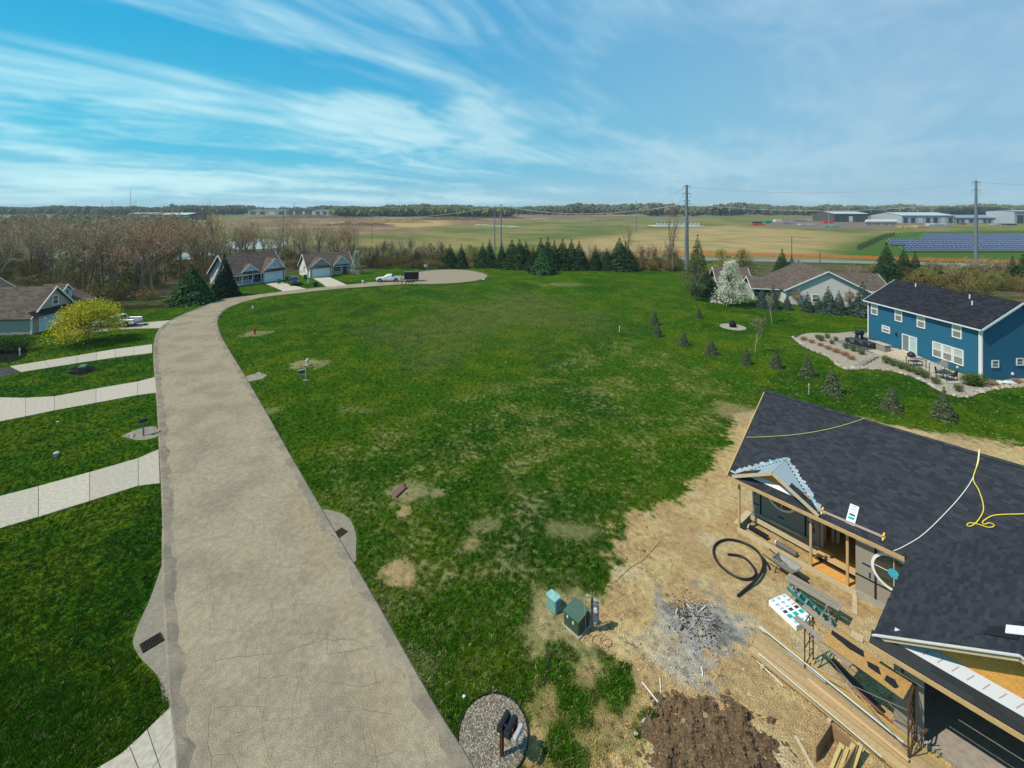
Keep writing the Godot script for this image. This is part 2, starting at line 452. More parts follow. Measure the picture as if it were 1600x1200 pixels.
func make_ground() -> void:
	make_zones()
	var mb := MB.new()
	add_sheet(mb, -56, 56, -76, -8, 0.2)
	add_sheet(mb, -112, 112, -152, 0, 0.8, Rect2(-56, -76, 112, 68))
	add_sheet(mb, -880, 880, -800, 80, 8.0, Rect2(-112, -152, 224, 152))
	add_sheet(mb, -5600, 5600, -5600, 640, 80.0, Rect2(-880, -800, 1760, 880))
	mb.n.resize(mb.v.size()); mb.n.fill(Vector3.UP)
	struct(mb, "ground", M.ground)

# ---------- lane, kerbs, driveways ----------
var road_pairs := [[290, 1500, 915, 1500], [275, 1200, 740, 1200], [265, 1095, 676, 1097], [256, 940, 585, 936], [254, 870, 546, 870], [254, 800, 505, 800], [250, 715, 456, 716], [246, 640, 413, 640],
	[242, 590, 384, 590], [240, 552, 362, 554], [243, 526, 346, 526], [253, 510, 340, 506], [276, 496, 344, 492], [305, 484, 362, 479], [345, 469, 405, 466], [385, 463, 455, 459.5],
	[440, 456, 520, 452.5], [500, 449.5, 580, 448], [560, 443.5, 620, 445], [612, 438, 650, 444]]
var road_l := []
var road_r := []
func spline(pts: Array, per: float) -> Array:
	var cv := Curve3D.new(); cv.bake_interval = per
	for i in pts.size():
		var t: Vector3 = (pts[mini(i + 1, pts.size() - 1)] - pts[maxi(i - 1, 0)]) * 0.5
		var l0: float = (pts[i] - pts[maxi(i - 1, 0)]).length(); var l1: float = (pts[mini(i + 1, pts.size() - 1)] - pts[i]).length()
		var tn := t.normalized()
		cv.add_point(pts[i], -tn * l0 / 3.0, tn * l1 / 3.0)
	return Array(cv.get_baked_points())
func smooth_poly(pts: Array, y: float) -> Array:
	var w := []
	for q in pts: w.append(P(q[0], q[1]) + Vector3(0, y, 0))
	return w
func flat_poly(mb: MB, pts: Array, col: Color) -> void:
	var q := PackedVector2Array()
	for p in pts: q.append(Vector2(p.x, p.z))
	var ix := Geometry2D.triangulate_polygon(q)
	for i in range(0, ix.size(), 3):
		var a: Vector3 = pts[ix[i]]; var b: Vector3 = pts[ix[i + 1]]; var d: Vector3 = pts[ix[i + 2]]
		if (b - a).cross(d - a).y > 0: mb.tri(a, b, d, col)
		else: mb.tri(a, d, b, col)
func make_road() -> void:
	var L := []; var R := []
	for q in road_pairs: L.append(P(q[0], q[1])); R.append(P(q[2], q[3]))
	var N := 520
	var sl := spline(L, 0.1); var sr := spline(R, 0.1)
	# stations: keep pairs together by walking both splines between matching control points
	var ls := []; var rs := []
	for k in L.size() - 1:
		var m := maxi(6, int(maxf((L[k + 1] - L[k]).length(), (R[k + 1] - R[k]).length()) / 0.3))
		for i in m:
			var t := float(i) / m
			ls.append(L[k].cubic_interpolate(L[k + 1], L[maxi(k - 1, 0)], L[mini(k + 2, L.size() - 1)], t))
			rs.append(R[k].cubic_interpolate(R[k + 1], R[maxi(k - 1, 0)], R[mini(k + 2, R.size() - 1)], t))
	ls.append(L[-1]); rs.append(R[-1])
	road_l = ls; road_r = rs
	var mb := MB.new()
	var n1 := noise(81, 0.25, 4); var n2 := noise(82, 1.7, 3)
	var C := 30
	var grid := []; var gc := []
	for i in ls.size():
		var row := []; var rc := []
		for j in C + 1:
			var t := float(j) / C
			var p: Vector3 = ls[i].lerp(rs[i], t)
			p.y = 0.035 + 0.05 * (1.0 - pow(2.0 * t - 1.0, 2.0))
			var a := n1.get_noise_2d(p.x, p.z); var b := n2.get_noise_2d(p.x, p.z)
			var col := Color(0.60, 0.50, 0.345).lerp(Color(0.47, 0.40, 0.285), smoothstep(-0.3, 0.5, a))
			# wheel-worn greyer band, dust washed on along the east side of the lane
			var dust := smoothstep(0.25, 0.6, a + b * 0.5 + 0.35 - absf(t - 0.86) * 3.2) * smoothstep(-15.0, -28.0, -p.z * -1.0 - 30.0 + 12.0)
			col = col.lerp(Color(0.62, 0.49, 0.30), clampf(smoothstep(0.05, 0.5, a + b * 0.4 - absf(t - 0.84) * 3.0 + 0.3), 0.0, 1.0) * 0.6 * (1.0 if p.z > -27.0 else 0.3))
			row.append(p); rc.append(col * (1.0 + b * 0.14))
		grid.append(row); gc.append(rc)
	for i in ls.size() - 1:
		for j in C:
			var q := [grid[i][j], grid[i][j + 1], grid[i + 1][j + 1], grid[i + 1][j]]
			var k := [gc[i][j], gc[i][j + 1], gc[i + 1][j + 1], gc[i + 1][j]]
			mb.v.append_array([q[0], q[2], q[1], q[0], q[3], q[2]])
			mb.c.append_array([k[0], k[2], k[1], k[0], k[3], k[2]])
	mb.n.resize(mb.v.size()); mb.n.fill(Vector3.UP)
	# turning circle at the end
	var cd := smooth_poly([[612, 438], [634, 430], [656, 424.5], [690, 421.5], [725, 422], [750, 426], [761, 431], [755, 436.5], [735, 440.5], [700, 443.5], [650, 444]], 0.03)
	var circle := spline(cd + [cd[0]], 1.0)
	circle.pop_back()
	flat_poly(mb, circle, Color(0.55, 0.46, 0.34))
	var road := struct(mb, "road", M.asphalt)
	# rolled asphalt kerbs, darker than the lane
	for side in 2:
		var kb := MB.new()
		var e: Array = ls if side == 0 else rs; var o: Array = rs if side == 0 else ls
		var prof := [[-0.05, 0.02], [0.06, 0.10], [0.28, 0.085], [0.62, 0.040], [0.78, 0.048]]
		for i in e.size() - 1:
			var d0: Vector3 = (o[i] - e[i]).normalized(); var d1: Vector3 = (o[i + 1] - e[i + 1]).normalized()
			var wob := n2.get_noise_2d(e[i].x * 0.35, e[i].z * 0.35) * 0.42; var wob1 := n2.get_noise_2d(e[i + 1].x * 0.35, e[i + 1].z * 0.35) * 0.42
			for k in prof.size() - 1:
				var in0: float = prof[k][0] + (wob if k > 1 else 0.0); var in1: float = prof[k + 1][0] + (wob if k + 1 > 1 else 0.0)
				var jn0: float = prof[k][0] + (wob1 if k > 1 else 0.0); var jn1: float = prof[k + 1][0] + (wob1 if k + 1 > 1 else 0.0)
				var a: Vector3 = e[i] + d0 * in0 + Vector3.UP * prof[k][1]; var b: Vector3 = e[i] + d0 * in1 + Vector3.UP * prof[k + 1][1]
				var c: Vector3 = e[i + 1] + d1 * jn1 + Vector3.UP * prof[k + 1][1]; var d: Vector3 = e[i + 1] + d1 * jn0 + Vector3.UP * prof[k][1]
				var v := n1.get_noise_2d(a.x * 2.0, a.z * 2.0)
				var col := Color(0.37, 0.32, 0.25).lerp(Color(0.50, 0.425, 0.315), smoothstep(-0.35, 0.3, v))
				if side == 0: kb.quad(a, d, c, b, col)
				else: kb.quad(a, b, c, d, col)
		part(kb, "kerb", M.asphalt, road)
	# kerb round the turning circle
	var kc := MB.new()
	for i in circle.size():
		var a: Vector3 = circle[i]; var b: Vector3 = circle[(i + 1) % circle.size()]
		if a.z > -106.0 and a.x < -22.0: continue
		kc.bar(a + Vector3(0, 0.04, 0), b + Vector3(0, 0.04, 0), 0.35, 0.12, Color(0.36, 0.31, 0.25))
	part(kc, "kerb", M.asphalt, road)
	# cracks
	var ck := MB.new()
	rng.seed = 5
	for k in 260:
		var i := int(rng.randf() * rng.randf() * (ls.size() - 60)) + 4
		var t := rng.randf_range(0.08, 0.92)
		var across := rng.randf() < 0.4
		var p: Vector3 = ls[i].lerp(rs[i], t)
		var along: Vector3 = (ls[i + 1] - ls[i]).normalized()
		var dir: Vector3 = (rs[i] - ls[i]).normalized() if across else along
		if rng.randf() < 0.5: dir = -dir
		var steps := rng.randi_range(8, 40)
		var w := rng.randf_range(0.003, 0.0065)
		for s in steps:
			dir = dir.rotated(Vector3.UP, rng.randf_range(-0.4, 0.4)).lerp((rs[i] - ls[i]).normalized() * signf(dir.dot(rs[i] - ls[i])) if across else along * signf(dir.dot(along)), 0.25).normalized()
			var q := p + dir * rng.randf_range(0.05, 0.18)
			# stay on the lane
			var ok := false
			var mid: Vector3 = (ls[i] + rs[i]) * 0.5
			if (q - mid).dot((rs[i] - ls[i]).normalized()) < 3.4 and (q - mid).dot((rs[i] - ls[i]).normalized()) > -3.4 and q.z > -80.0: ok = true
			if not ok: break
			var sd2 := dir.cross(Vector3.UP) * w
			var y := 0.092
			ck.quad(Vector3(p.x, y, p.z) - sd2, Vector3(p.x, y, p.z) + sd2, Vector3(q.x, y, q.z) + sd2, Vector3(q.x, y, q.z) - sd2, Color(0.25, 0.215, 0.17))
			p = q
	var cr := part(ck, "cracks", M.plain, road)
	cr.set_meta("kind", "stuff")
	# aprons round the two storm drains
	for q in [[[254, 880], [235, 935], [213, 985], [208, 1008], [222, 1032], [247, 1058], [266, 1095], [285, 1020], [275, 920]], [[505, 796], [530, 802], [546, 812], [556, 835], [556, 858], [552, 880], [530, 855], [508, 815]]]:
		var ap := MB.new()
		flat_poly(ap, spline(smooth_poly(q, 0.028), 0.3), Color(0.46, 0.405, 0.315))
		part(ap, "apron", M.asphalt, road)
	for q in [[237, 1006, 0.0], [530, 835, 0.1]]:
		var g := thing("storm_grate", "wavy-barred iron storm grate beside the concrete driveway" if q[0] < 300 else "rusty iron storm grate at the edge of the vacant lot", "grate", P(q[0], q[1]) + Vector3(0, 0.03, 0), 0.887 + q[2])
		var fr := MB.new()
		var gcx := Color(0.05, 0.045, 0.04) if q[0] < 300 else Color(0.09, 0.055, 0.04)
		for s in [-1, 1]:
			fr.box(Vector3(s * 0.31, 0.035, 0), Vector3(0.05, 0.05, 0.5), gcx); fr.box(Vector3(0, 0.035, s * 0.23), Vector3(0.57, 0.05, 0.04), gcx)
		part(fr, "frame", M.rust, g)
		var pit := MB.new(); pit.box(Vector3(0, 0.012, 0), Vector3(0.57, 0.01, 0.42), Color(0.01, 0.01, 0.01)); part(pit, "pit", M.plain, g)
		for k in 7:
			var bb := MB.new()
			var x := -0.24 + k * 0.08
			for s in 6: bb.bar(Vector3(x + (0.014 if s % 2 else -0.014), 0.04, -0.21 + s * 0.07), Vector3(x + (-0.014 if s % 2 else 0.014), 0.04, -0.14 + s * 0.07), 0.03, 0.03, gcx)
			part(bb, "bar", M.rust, g)
# a drive of cast slabs between two edges given in photograph pixels
func driveway(called: String, ea: Array, eb: Array, cuts: Array, col: Color, rows := 1) -> void:
	var drive := Node3D.new(); drive.name = numbered(called); add_child(drive); drive.set_meta("kind", "structure")
	var A := []; var B := []
	for q in ea: A.append(P(q[0], q[1]))
	for q in eb: B.append(P(q[0], q[1]))
	var at := func(E: Array, t: float) -> Vector3:
		var f := t * (E.size() - 1); var i := mini(int(f), E.size() - 2)
		return E[i].lerp(E[i + 1], f - i)
	for k in cuts.size() - 1:
		for r in rows:
			var g := 0.012
			var m := 5
			var t0: float = cuts[k]; var t1: float = cuts[k + 1]
			var sb := MB.new()
			var cc := J(col, 0.06)
			var H := Vector3(0, 0.055 + rng.randf_range(0, 0.006), 0)
			for i in m:
				var ta := lerpf(t0, t1, float(i) / m); var tb := lerpf(t0, t1, float(i + 1) / m)
				var a0: Vector3 = at.call(A, ta); var a1: Vector3 = at.call(A, tb); var b0: Vector3 = at.call(B, ta); var b1: Vector3 = at.call(B, tb)
				var f0 := float(r) / rows; var f1 := float(r + 1) / rows
				var p := a0.lerp(b0, f0); var q := a1.lerp(b1, f0); var s := a1.lerp(b1, f1); var u := a0.lerp(b0, f1)
				var al := (q - p).normalized()
				if i == 0: p += al * g; u += al * g
				if i == m - 1: q -= al * g; s -= al * g
				if r > 0: p += (u - p).normalized() * g; q += (s - q).normalized() * g
				if r < rows - 1: u -= (u - p).normalized() * g; s -= (s - q).normalized() * g
				var top := [p + H, q + H, s + H, u + H]
				if (top[1] - top[0]).cross(top[2] - top[0]).y > 0: sb.quad(top[0], top[1], top[2], top[3], cc)
				else: sb.quad(top[0], top[3], top[2], top[1], cc)
				sb.quad(p, q, q + H, p + H, cc); sb.quad(s, u, u + H, s + H, cc)
				if i == 0: sb.quad(u, p, p + H, u + H, cc)
				if i == m - 1: sb.quad(q, s, s + H, q + H, cc)
			part(sb, "slab", M.concrete, drive)
func even(n: int) -> Array:
	var o := []
	for i in n + 1: o.append(float(i) / n)
	return o
func make_drives() -> void:
	rng.seed = 8
	var con := Color(0.46, 0.415, 0.335)
	driveway("driveway", [[277, 500], [230, 504], [170, 510], [105, 516]], [[250, 513], [205, 514], [150, 519], [96, 524]], even(4), con)
	driveway("driveway", [[238, 538.5], [180, 546], [120, 556], [15, 573]], [[238, 552], [180, 559], [120, 568], [33, 582]], even(6), con)
	driveway("driveway", [[242, 590], [215, 597], [150, 608], [85, 620], [40, 622.5], [-60, 621]], [[246, 614], [215, 618], [150, 630], [85, 642], [40, 651.5], [-60, 671]], even(5), con)
	driveway("driveway", [[248, 703], [216, 717], [140, 739], [60, 761], [-80, 797]], [[250, 756], [216, 760], [140, 784], [60, 809], [-80, 850]], even(4), con)
	driveway("driveway", [[269, 1104], [220, 1152], [190, 1180], [100, 1235], [-60, 1300]], [[277, 1210], [262, 1255], [240, 1300], [160, 1400], [0, 1500]], even(5), con, 2)
	driveway("driveway", [[443, 455.5], [430, 449.5], [416, 444]], [[478, 451.5], [458, 446], [438, 441]], even(3), Color(0.53, 0.47, 0.37))
	driveway("driveway", [[512, 450], [500, 441], [489, 435]], [[543, 446], [528, 439], [515, 433.5]], even(3), Color(0.54, 0.48, 0.38))
	var dk := MB.new(); flat_poly(dk, smooth_poly([[15, 573], [33, 582], [0, 590], [-120, 612], [-120, 590]], 0.03), Color(0.14, 0.135, 0.14))
	struct(dk, "driveway_apron", M.asphalt)
# ---------- vegetation ----------
func rdir() -> Vector3:
	var z := rng.randf_range(-1, 1); var a := rng.randf() * TAU; var r := sqrt(1 - z * z)
	return Vector3(r * cos(a), z, r * sin(a))
func leaf(mb: MB, o: Vector3, d: Vector3, l: float, w: float, col: Color) -> void:
	var s := d.cross(rdir()).normalized() * w * 0.5
	mb.tri(o - s, o + s, o + d * l, col)
func limb(wood: MB, twig: MB, o: Vector3, d: Vector3, l: float, r: float, lev: int, q: Dictionary) -> void:
	var segs := 4 if lev <= 1 else 3 if lev == 2 else 2
	var pts := [o]; var rad := [r]
	var p := o; var dd := d
	for i in segs:
		dd = (dd + rdir() * (0.10 if lev == 0 else 0.24) + Vector3.UP * (0.05 if lev < 2 else 0.03)).normalized()
		p += dd * l / segs
		pts.append(p); rad.append(r * lerpf(1.0, 0.42 if lev > 0 else 0.6, float(i + 1) / segs))
	wood.tube(pts, rad, 7 if lev == 0 else 5 if lev == 1 else 3, J(q.bark, 0.12), false)
	var kids: int = q.kids[lev]
	for k in kids:
		var t := rng.randf_range(q.from if lev == 0 else 0.3, 1.0)
		if k == 0: t = 1.0
		var f := t * segs; var i := mini(int(f), segs - 1)
		var at: Vector3 = (pts[i] as Vector3).lerp(pts[i + 1], f - i)
		var side := dd.cross(rdir()).normalized()
		var spread: float = q.spread * rng.randf_range(0.6, 1.25) * (0.4 if k == 0 else 1.0)
		var nd := (dd * cos(spread) + side * sin(spread) + Vector3.UP * 0.16).normalized()
		var nl: float = l * q.len[lev] * rng.randf_range(0.75, 1.2)
		if lev < 2: limb(wood, twig, at, nd, nl, r * lerpf(0.62, 0.36, t), lev + 1, q)
		else:
			# fine twigs as slips with buds
			var e := at
			var td := nd
			for s in 3:
				td = (td + rdir() * 0.4 + Vector3.UP * 0.08).normalized()
				var e2 := e + td * nl * 0.42
				var sd2: Vector3 = td.cross(rdir()).normalized() * 0.017 * float(q.tw)
				twig.quad(e - sd2, e + sd2, e2 + sd2 * 0.6, e2 - sd2 * 0.6, J(q.twig, 0.2))
				for z in int(q.buds):
					leaf(twig, e.lerp(e2, rng.randf()), rdir(), rng.randf_range(0.07, 0.16) * q.bs, rng.randf_range(0.05, 0.11) * q.bs, J(q.bud, 0.35))
				e = e2
func bare_tree(sdv: int, h: float, bud: Color, label: String, group: String, called := "bare_tree", opt := {}) -> Node3D:
	rng.seed = sdv
	var q := {"bark": Color(0.26, 0.22, 0.17), "twig": Color(0.40, 0.32, 0.23), "bud": bud, "kids": [7, 6, 6], "len": [0.78, 0.62, 0.42], "spread": 0.6, "from": 0.45, "buds": 2, "bs": 1.0, "tw": 1.0, "low": 0.42}
	q.merge(opt, true)
	var wood := MB.new(); var twig := MB.new()
	limb(wood, twig, Vector3(0, -0.1, 0), Vector3(rng.randf_range(-0.08, 0.08), 1, rng.randf_range(-0.08, 0.08)).normalized(), h * q.low, h * 0.0155, 0, q)
	var t := thing(called, label, "tree", Vector3.ZERO, 0, group)
	part(wood, "trunk", M.bark, t); part(twig, "crown", M.twig if q.bs < 1.3 else M.leaf, t)
	return t
# conifer of drooping sprays
func spruce(sdv: int, h: float, w: float, n: int, ca: Color, cb: Color, label: String, group: String, called := "spruce_tree", size := 1.0) -> Node3D:
	rng.seed = sdv
	var wood := MB.new(); var nd := MB.new()
	wood.tube([Vector3(0, -0.05, 0), Vector3(0, h * 0.5, 0), Vector3(0, h * 0.97, 0)], [h * 0.02, h * 0.012, 0.01], 6, Color(0.10, 0.075, 0.055))
	var whorls := int(sqrt(n) * 0.62)
	for k in n:
		var t := pow(rng.randf(), 1.35)
		t = clampf((floor(t * whorls) + rng.randf() * 0.55) / whorls, 0.02, 0.985)
		var rr := w * 0.5 * pow(1.0 - t, 0.86) * rng.randf_range(0.78, 1.08)
		var a := rng.randf() * TAU
		var out := Vector3(cos(a), 0, sin(a))
		var base := Vector3(0, h * t + 0.12 * rr, 0) + out * rr * rng.randf_range(0.25, 0.7)
		var tip := out * rr + Vector3(0, h * t - rr * rng.randf_range(0.02, 0.22), 0)
		if t > 0.93: tip.y += h * 0.03
		var dv := tip - base
		var l := dv.length()
		if l < 0.02: continue
		var d := dv / l
		var side := d.cross(Vector3.UP).normalized()
		var col := ca.lerp(cb, rng.randf())
		var ww := (0.05 + l * 0.36) * size
		nd.tri(base - side * ww * 0.3, tip, base + side * ww * 0.3, col)
		# side sprigs
		for s in 4:
			var b := base + dv * rng.randf_range(0.15, 0.95)
			var sd2 := (d * 0.8 + side * (1 if s % 2 else -1) * rng.randf_range(0.5, 1.0) + Vector3.UP * rng.randf_range(-0.35, 0.25)).normalized()
			leaf(nd, b, sd2, ww * rng.randf_range(0.7, 1.2), ww * 0.42, J(col, 0.22))
	var tr := thing(called, label, "tree", Vector3.ZERO, 0, group)
	part(wood, "trunk", M.bark, tr); part(nd, "crown", M.needle, tr)
	return tr
# leafy crown: clumps of leaf-sized faces through a volume, hung on limbs
func leafy(sdv: int, h: float, clear: float, rx: float, shape: int, n: int, ls: float, cols: Array, label: String, called: String, bark := Color(0.11, 0.09, 0.07), m: Material = null, group := "") -> Node3D:
	rng.seed = sdv
	var wood := MB.new(); var lf := MB.new()
	var ch := h - clear
	wood.tube([Vector3(0, -0.05, 0), Vector3(0.03, clear, 0.02), Vector3(-0.02, clear + ch * 0.45, 0)], [h * 0.02, h * 0.012, h * 0.004], 7, bark)
	var clumps := []
	for k in 130:
		var t := rng.randf()
		var prof := sin(PI * pow(t, 0.72)) * 0.95 + 0.12 if shape == 0 else pow(1.0 - t, 0.8) * 0.92 + 0.08 if shape == 1 else sqrt(maxf(0.0, 1.0 - pow(t * 1.0, 2.0)))
		var a := rng.randf() * TAU
		var r := rx * prof * sqrt(rng.randf_range(0.04, 1.0))
		var o := Vector3(cos(a) * r, clear + ch * t, sin(a) * r)
		clumps.append(o)
		var root := Vector3(0, clear + ch * t * 0.55 - 0.1, 0)
		wood.tube([root, root.lerp(o, 0.5) + Vector3(0, 0.12 * ch * 0.3, 0), o], [h * 0.006, h * 0.004, 0.008], 3, bark, false)
		for z in 6:
			var e := o + rdir() * rx * 0.22
			var s2 := (e - o).cross(rdir()).normalized() * 0.012
			wood.quad(o - s2, o + s2, e + s2, e - s2, bark)
	for k in n:
		var o: Vector3 = clumps[rng.randi() % clumps.size()]
		var d := rdir()
		var p := o + Vector3(d.x, d.y * 0.8, d.z) * rx * 0.33 * pow(rng.randf(), 0.5)
		leaf(lf, p, rdir(), ls * rng.randf_range(0.7, 1.3), ls * rng.randf_range(0.5, 0.9), J(cols[rng.randi() % cols.size()], 0.25))
	var tr := thing(called, label, "tree", Vector3.ZERO, 0, group)
	part(wood, "trunk", M.bark, tr); part(lf, "crown", m if m else M.leaf, tr)
	return tr
# shrub: a leafy or twiggy mound
func shrub(sdv: int, h: float, w: float, n: int, ls: float, cols: Array, label: String, called := "shrub", group := "", upright := 0.2) -> Node3D:
	rng.seed = sdv
	var st := MB.new(); var lf := MB.new()
	for k in 22:
		var a := rng.randf() * TAU; var r := w * 0.5 * sqrt(rng.randf()) * 0.8
		var e := Vector3(cos(a) * r, h * rng.randf_range(0.55, 0.95), sin(a) * r)
		st.tube([Vector3(e.x * 0.2, -0.03, e.z * 0.2), e * Vector3(0.6, 0.5, 0.6), e], [0.012 * w, 0.008 * w, 0.004], 3, Color(0.12, 0.09, 0.06), false)
	for k in n:
		var d := rdir(); var rr := pow(rng.randf(), 0.4)
		var p := Vector3(d.x * w * 0.5 * rr, h * 0.52 + d.y * h * 0.47 * rr, d.z * w * 0.5 * rr)
		p *= 1.0 + 0.13 * sin(d.x * 7.0 + sdv) * cos(d.z * 6.0 + d.y * 5.0)
		if p.y < 0.02: p.y = 0.02 + rng.randf() * 0.1
		leaf(lf, p, (rdir() + Vector3.UP * upright * 3.0 + d * 0.6).normalized(), ls * rng.randf_range(0.7, 1.4), ls * 0.55, J(cols[rng.randi() % cols.size()], 0.28))
	var t := thing(called, label, "shrub", Vector3.ZERO, 0, group)
	part(st, "stems", M.bark, t); part(lf, "foliage", M.leaf, t)
	return t
func move(o: Node3D, at: Vector3, turn := 0.0, sc := 1.0) -> Node3D:
	o.position = at; o.rotation.y = turn; o.scale = Vector3.ONE * sc
	return o
# many copies of a few makes of tree: the first use of each make moves it, later ones copy it
var used := {}
func plant(o: Node3D, at: Vector3, turn: float, sc: float, label := "", group := "", wide := 1.0) -> void:
	var r := o
	if not used.has(o): used[o] = true; move(o, at, turn, sc)
	else: r = copy(o, at, turn, sc)
	if label: r.set_meta("label", label)
	if group: r.set_meta("group", group)
	r.scale = Vector3(sc * wide, sc, sc * wide)
const NTH := ["first", "second", "third", "fourth", "fifth", "sixth", "seventh", "eighth", "ninth", "tenth", "eleventh", "twelfth", "thirteenth", "fourteenth", "fifteenth", "sixteenth", "seventeenth", "eighteenth", "nineteenth"]
func make_plants() -> void:
	var rust := Color(0.42, 0.24, 0.12); var olive := Color(0.37, 0.34, 0.10); var tan := Color(0.42, 0.33, 0.21); var lime := Color(0.20, 0.24, 0.04)
	# --- the wood behind the lane ---
	var kinds := []
	var spec := [[rust, "leafless tree with rust-red buds in the wood by the pond"], [olive, "bare-limbed tree flushed with olive buds in the wood by the pond"], [tan, "grey-brown leafless tree in the wood by the pond"]]
	for k in 6:
		var s: Array = spec[k % 3]
		kinds.append(bare_tree(100 + k, 13.0, s[0], s[1], "leafless trees of the wood", "bare_tree", {"spread": 0.52 + 0.05 * (k % 4), "buds": 3 if k % 3 == 0 else 2, "bs": 1.25}))
	rng.seed = 41
	var pos := []
	var tries := 0
	while pos.size() < 118 and tries < 4000:
		tries += 1
		var px := rng.randf_range(-60, 560); var z := rng.randf_range(84, 168)
		var near := 86.0 if px < 250 else (104.0 if px < 345 else (121.0 if px < 450 else 128.0))
		if z < near: continue
		if px > 345 and px < 450 and z < 124: continue
		var p := D(px, z)
		var ok := true
		for o in pos:
			if (o as Vector3).distance_to(p) < (3.2 if px < 345 else 3.8): ok = false; break
		if ok: pos.append(p)
	for p: Vector3 in pos:
		var x: float = 800 + F * p.x / -p.z
		var k := rng.randi() % 6
		if x > 200 and x < 330 and rng.randf() < 0.6: k = 0 if rng.randf() < 0.5 else 3
		elif x > 390 and rng.randf() < 0.5: k = 1 if rng.randf() < 0.5 else 4
		var top := 341.0 if x < 330 else 349.0
		var want: float = (EYE - (top - HOR) * -p.z / F) * rng.randf_range(0.85, 1.1)
		if -p.z < 92: want = minf(want, 11.5)
		plant(kinds[k], p, rng.randf() * TAU, clampf(want / 12.0, 0.5, 1.3))
	var tall := bare_tree(120, 17.0, rust, "tallest rust-budded leafless tree, rising behind the dark spruce", "", "bare_tree", {"low": 0.5, "spread": 0.42, "from": 0.35})
	move(tall, D(340, 128), 0.4, 1.03)
	# understorey of the wood
	rng.seed = 43
	var und := shrub(140, 2.6, 3.0, 900, 0.2, [Color(0.22, 0.19, 0.085), Color(0.17, 0.21, 0.05), Color(0.26, 0.19, 0.115)], "x", "tmp_shrub")
	var tw := MB.new()
	var mm := MultiMesh.new(); mm.transform_format = MultiMesh.TRANSFORM_3D; mm.use_colors = true
	mm.mesh = (und.get_node("foliage") as MeshInstance3D).mesh
	remove_child(und); taken.erase("tmp_shrub"); und.queue_free()
	var xs := []
	for k in 420:
		var px := rng.randf_range(-60, 560); var z := rng.randf_range(84, 160)
		var near := 84.0 if px < 250 else (100.0 if px < 345 else (124.0 if px < 450 else 124.0))
		if z < near or (px > 240 and px < 345 and z < 103): continue
		xs.append(D(px, z))
	for k in 300:
		var px := rng.randf_range(552, 1062)
		var near := 128.0 if px < 720 else 131.0
		if px > 990: near = 124.0
		xs.append(D(px, rng.randf_range(near, near + 16.0)))
	for k in 130:
		xs.append(D(rng.randf_range(1340, 1640), rng.randf_range(88, 120)))
	mm.instance_count = xs.size()
	for i in xs.size():
		var s := rng.randf_range(0.5, 1.25)
		mm.set_instance_transform(i, Transform3D(Basis(Vector3.UP, rng.randf() * TAU).scaled(Vector3(s, s * rng.randf_range(0.8, 1.4), s)), xs[i]))
		var t := rng.randf()
		mm.set_instance_color(i, Color(1.0, 0.9 + t * 0.1, 0.9) * rng.randf_range(0.75, 1.0))
	var us := MultiMeshInstance3D.new(); us.multimesh = mm; us.material_override = M.leaf; us.name = "undergrowth"; add_child(us)
	tag(us, "brown and olive undergrowth between the trees and along the hedgerow", "undergrowth", "", "stuff")
	# --- conifers ---
	var dk := Color(0.018, 0.045, 0.022); var dk2 := Color(0.040, 0.075, 0.030)
	move(spruce(150, 7.0, 8.2, 2600, Color(0.030, 0.085, 0.030), Color(0.075, 0.135, 0.045), "broad bright green pine at the lane's bend", "", "pine_tree", 1.0), P(290, 476) + Vector3(0, 0, -1.5))
	move(spruce(151, 8.2, 5.6, 2200, Color(0.012, 0.030, 0.018), Color(0.028, 0.055, 0.026), "near-black spruce beside the blue porch house", ""), P(338, 466) + Vector3(0.3, 0, -2.0))
	var row := [spruce(152, 8.6, 5.6, 1500, dk, dk2, "dark spruce in the evergreen row beyond the turning circle", "evergreen row"), spruce(153, 8.6, 6.4, 1500, Color(0.022, 0.055, 0.024), Color(0.05, 0.10, 0.034), "dark spruce in the evergreen row beyond the turning circle", "evergreen row")]
	rng.seed = 44
	var nth := -1
	for q in [[703, 419, 6.9], [721, 419, 7.0], [754, 418, 7.2], [765, 418, 8.2], [784, 419, 7.6], [800, 419, 8.2], [812, 420, 8.4], [822, 420, 7.8], [833, 422, 6.4], [845, 421, 9.0], [856, 421, 9.2], [866, 422, 8.4], [879, 421, 8.6], [893, 421, 8.6], [905, 421, 8.0], [930, 422, 7.0], [948, 422, 6.0], [968, 422, 9.0], [978, 422, 7.8]]:
		nth += 1
		plant(row[rng.randi() % 2], P(q[0], q[1]), rng.randf() * TAU, q[2] / 8.6, "%s spruce of the evergreen row, counting from the turning circle" % NTH[nth], "", rng.randf_range(0.85, 1.5))
	move(spruce(154, 7.5, 8.0, 1800, Color(0.03, 0.085, 0.03), Color(0.06, 0.13, 0.045), "broad mid-green pine standing forward of the evergreen row", "", "pine_tree"), P(848, 427) + Vector3(0, 0, 1))
	move(spruce(155, 5.5, 3.6, 900, dk, Color(0.05, 0.10, 0.05), "small spruce among brown brush beyond the white truck", ""), P(650, 418))
	# --- hedgerow trees ---
	var hk := [bare_tree(160, 8.0, tan, "thin leafless tree in the brushy hedgerow", "hedgerow trees", "bare_tree", {"spread": 0.5}), bare_tree(161, 8.0, Color(0.13, 0.10, 0.07), "grey leafless tree in the brushy hedgerow", "hedgerow trees", "bare_tree", {"spread": 0.42})]
	var ly := leafy(162, 6.0, 0.8, 2.6, 0, 3400, 0.17, [lime, olive, Color(0.13, 0.17, 0.035)], "young tree in fresh lime leaf in the hedgerow", "leafing_tree", Color(0.12, 0.1, 0.08), null, "lime leafing hedgerow trees")
	rng.seed = 45
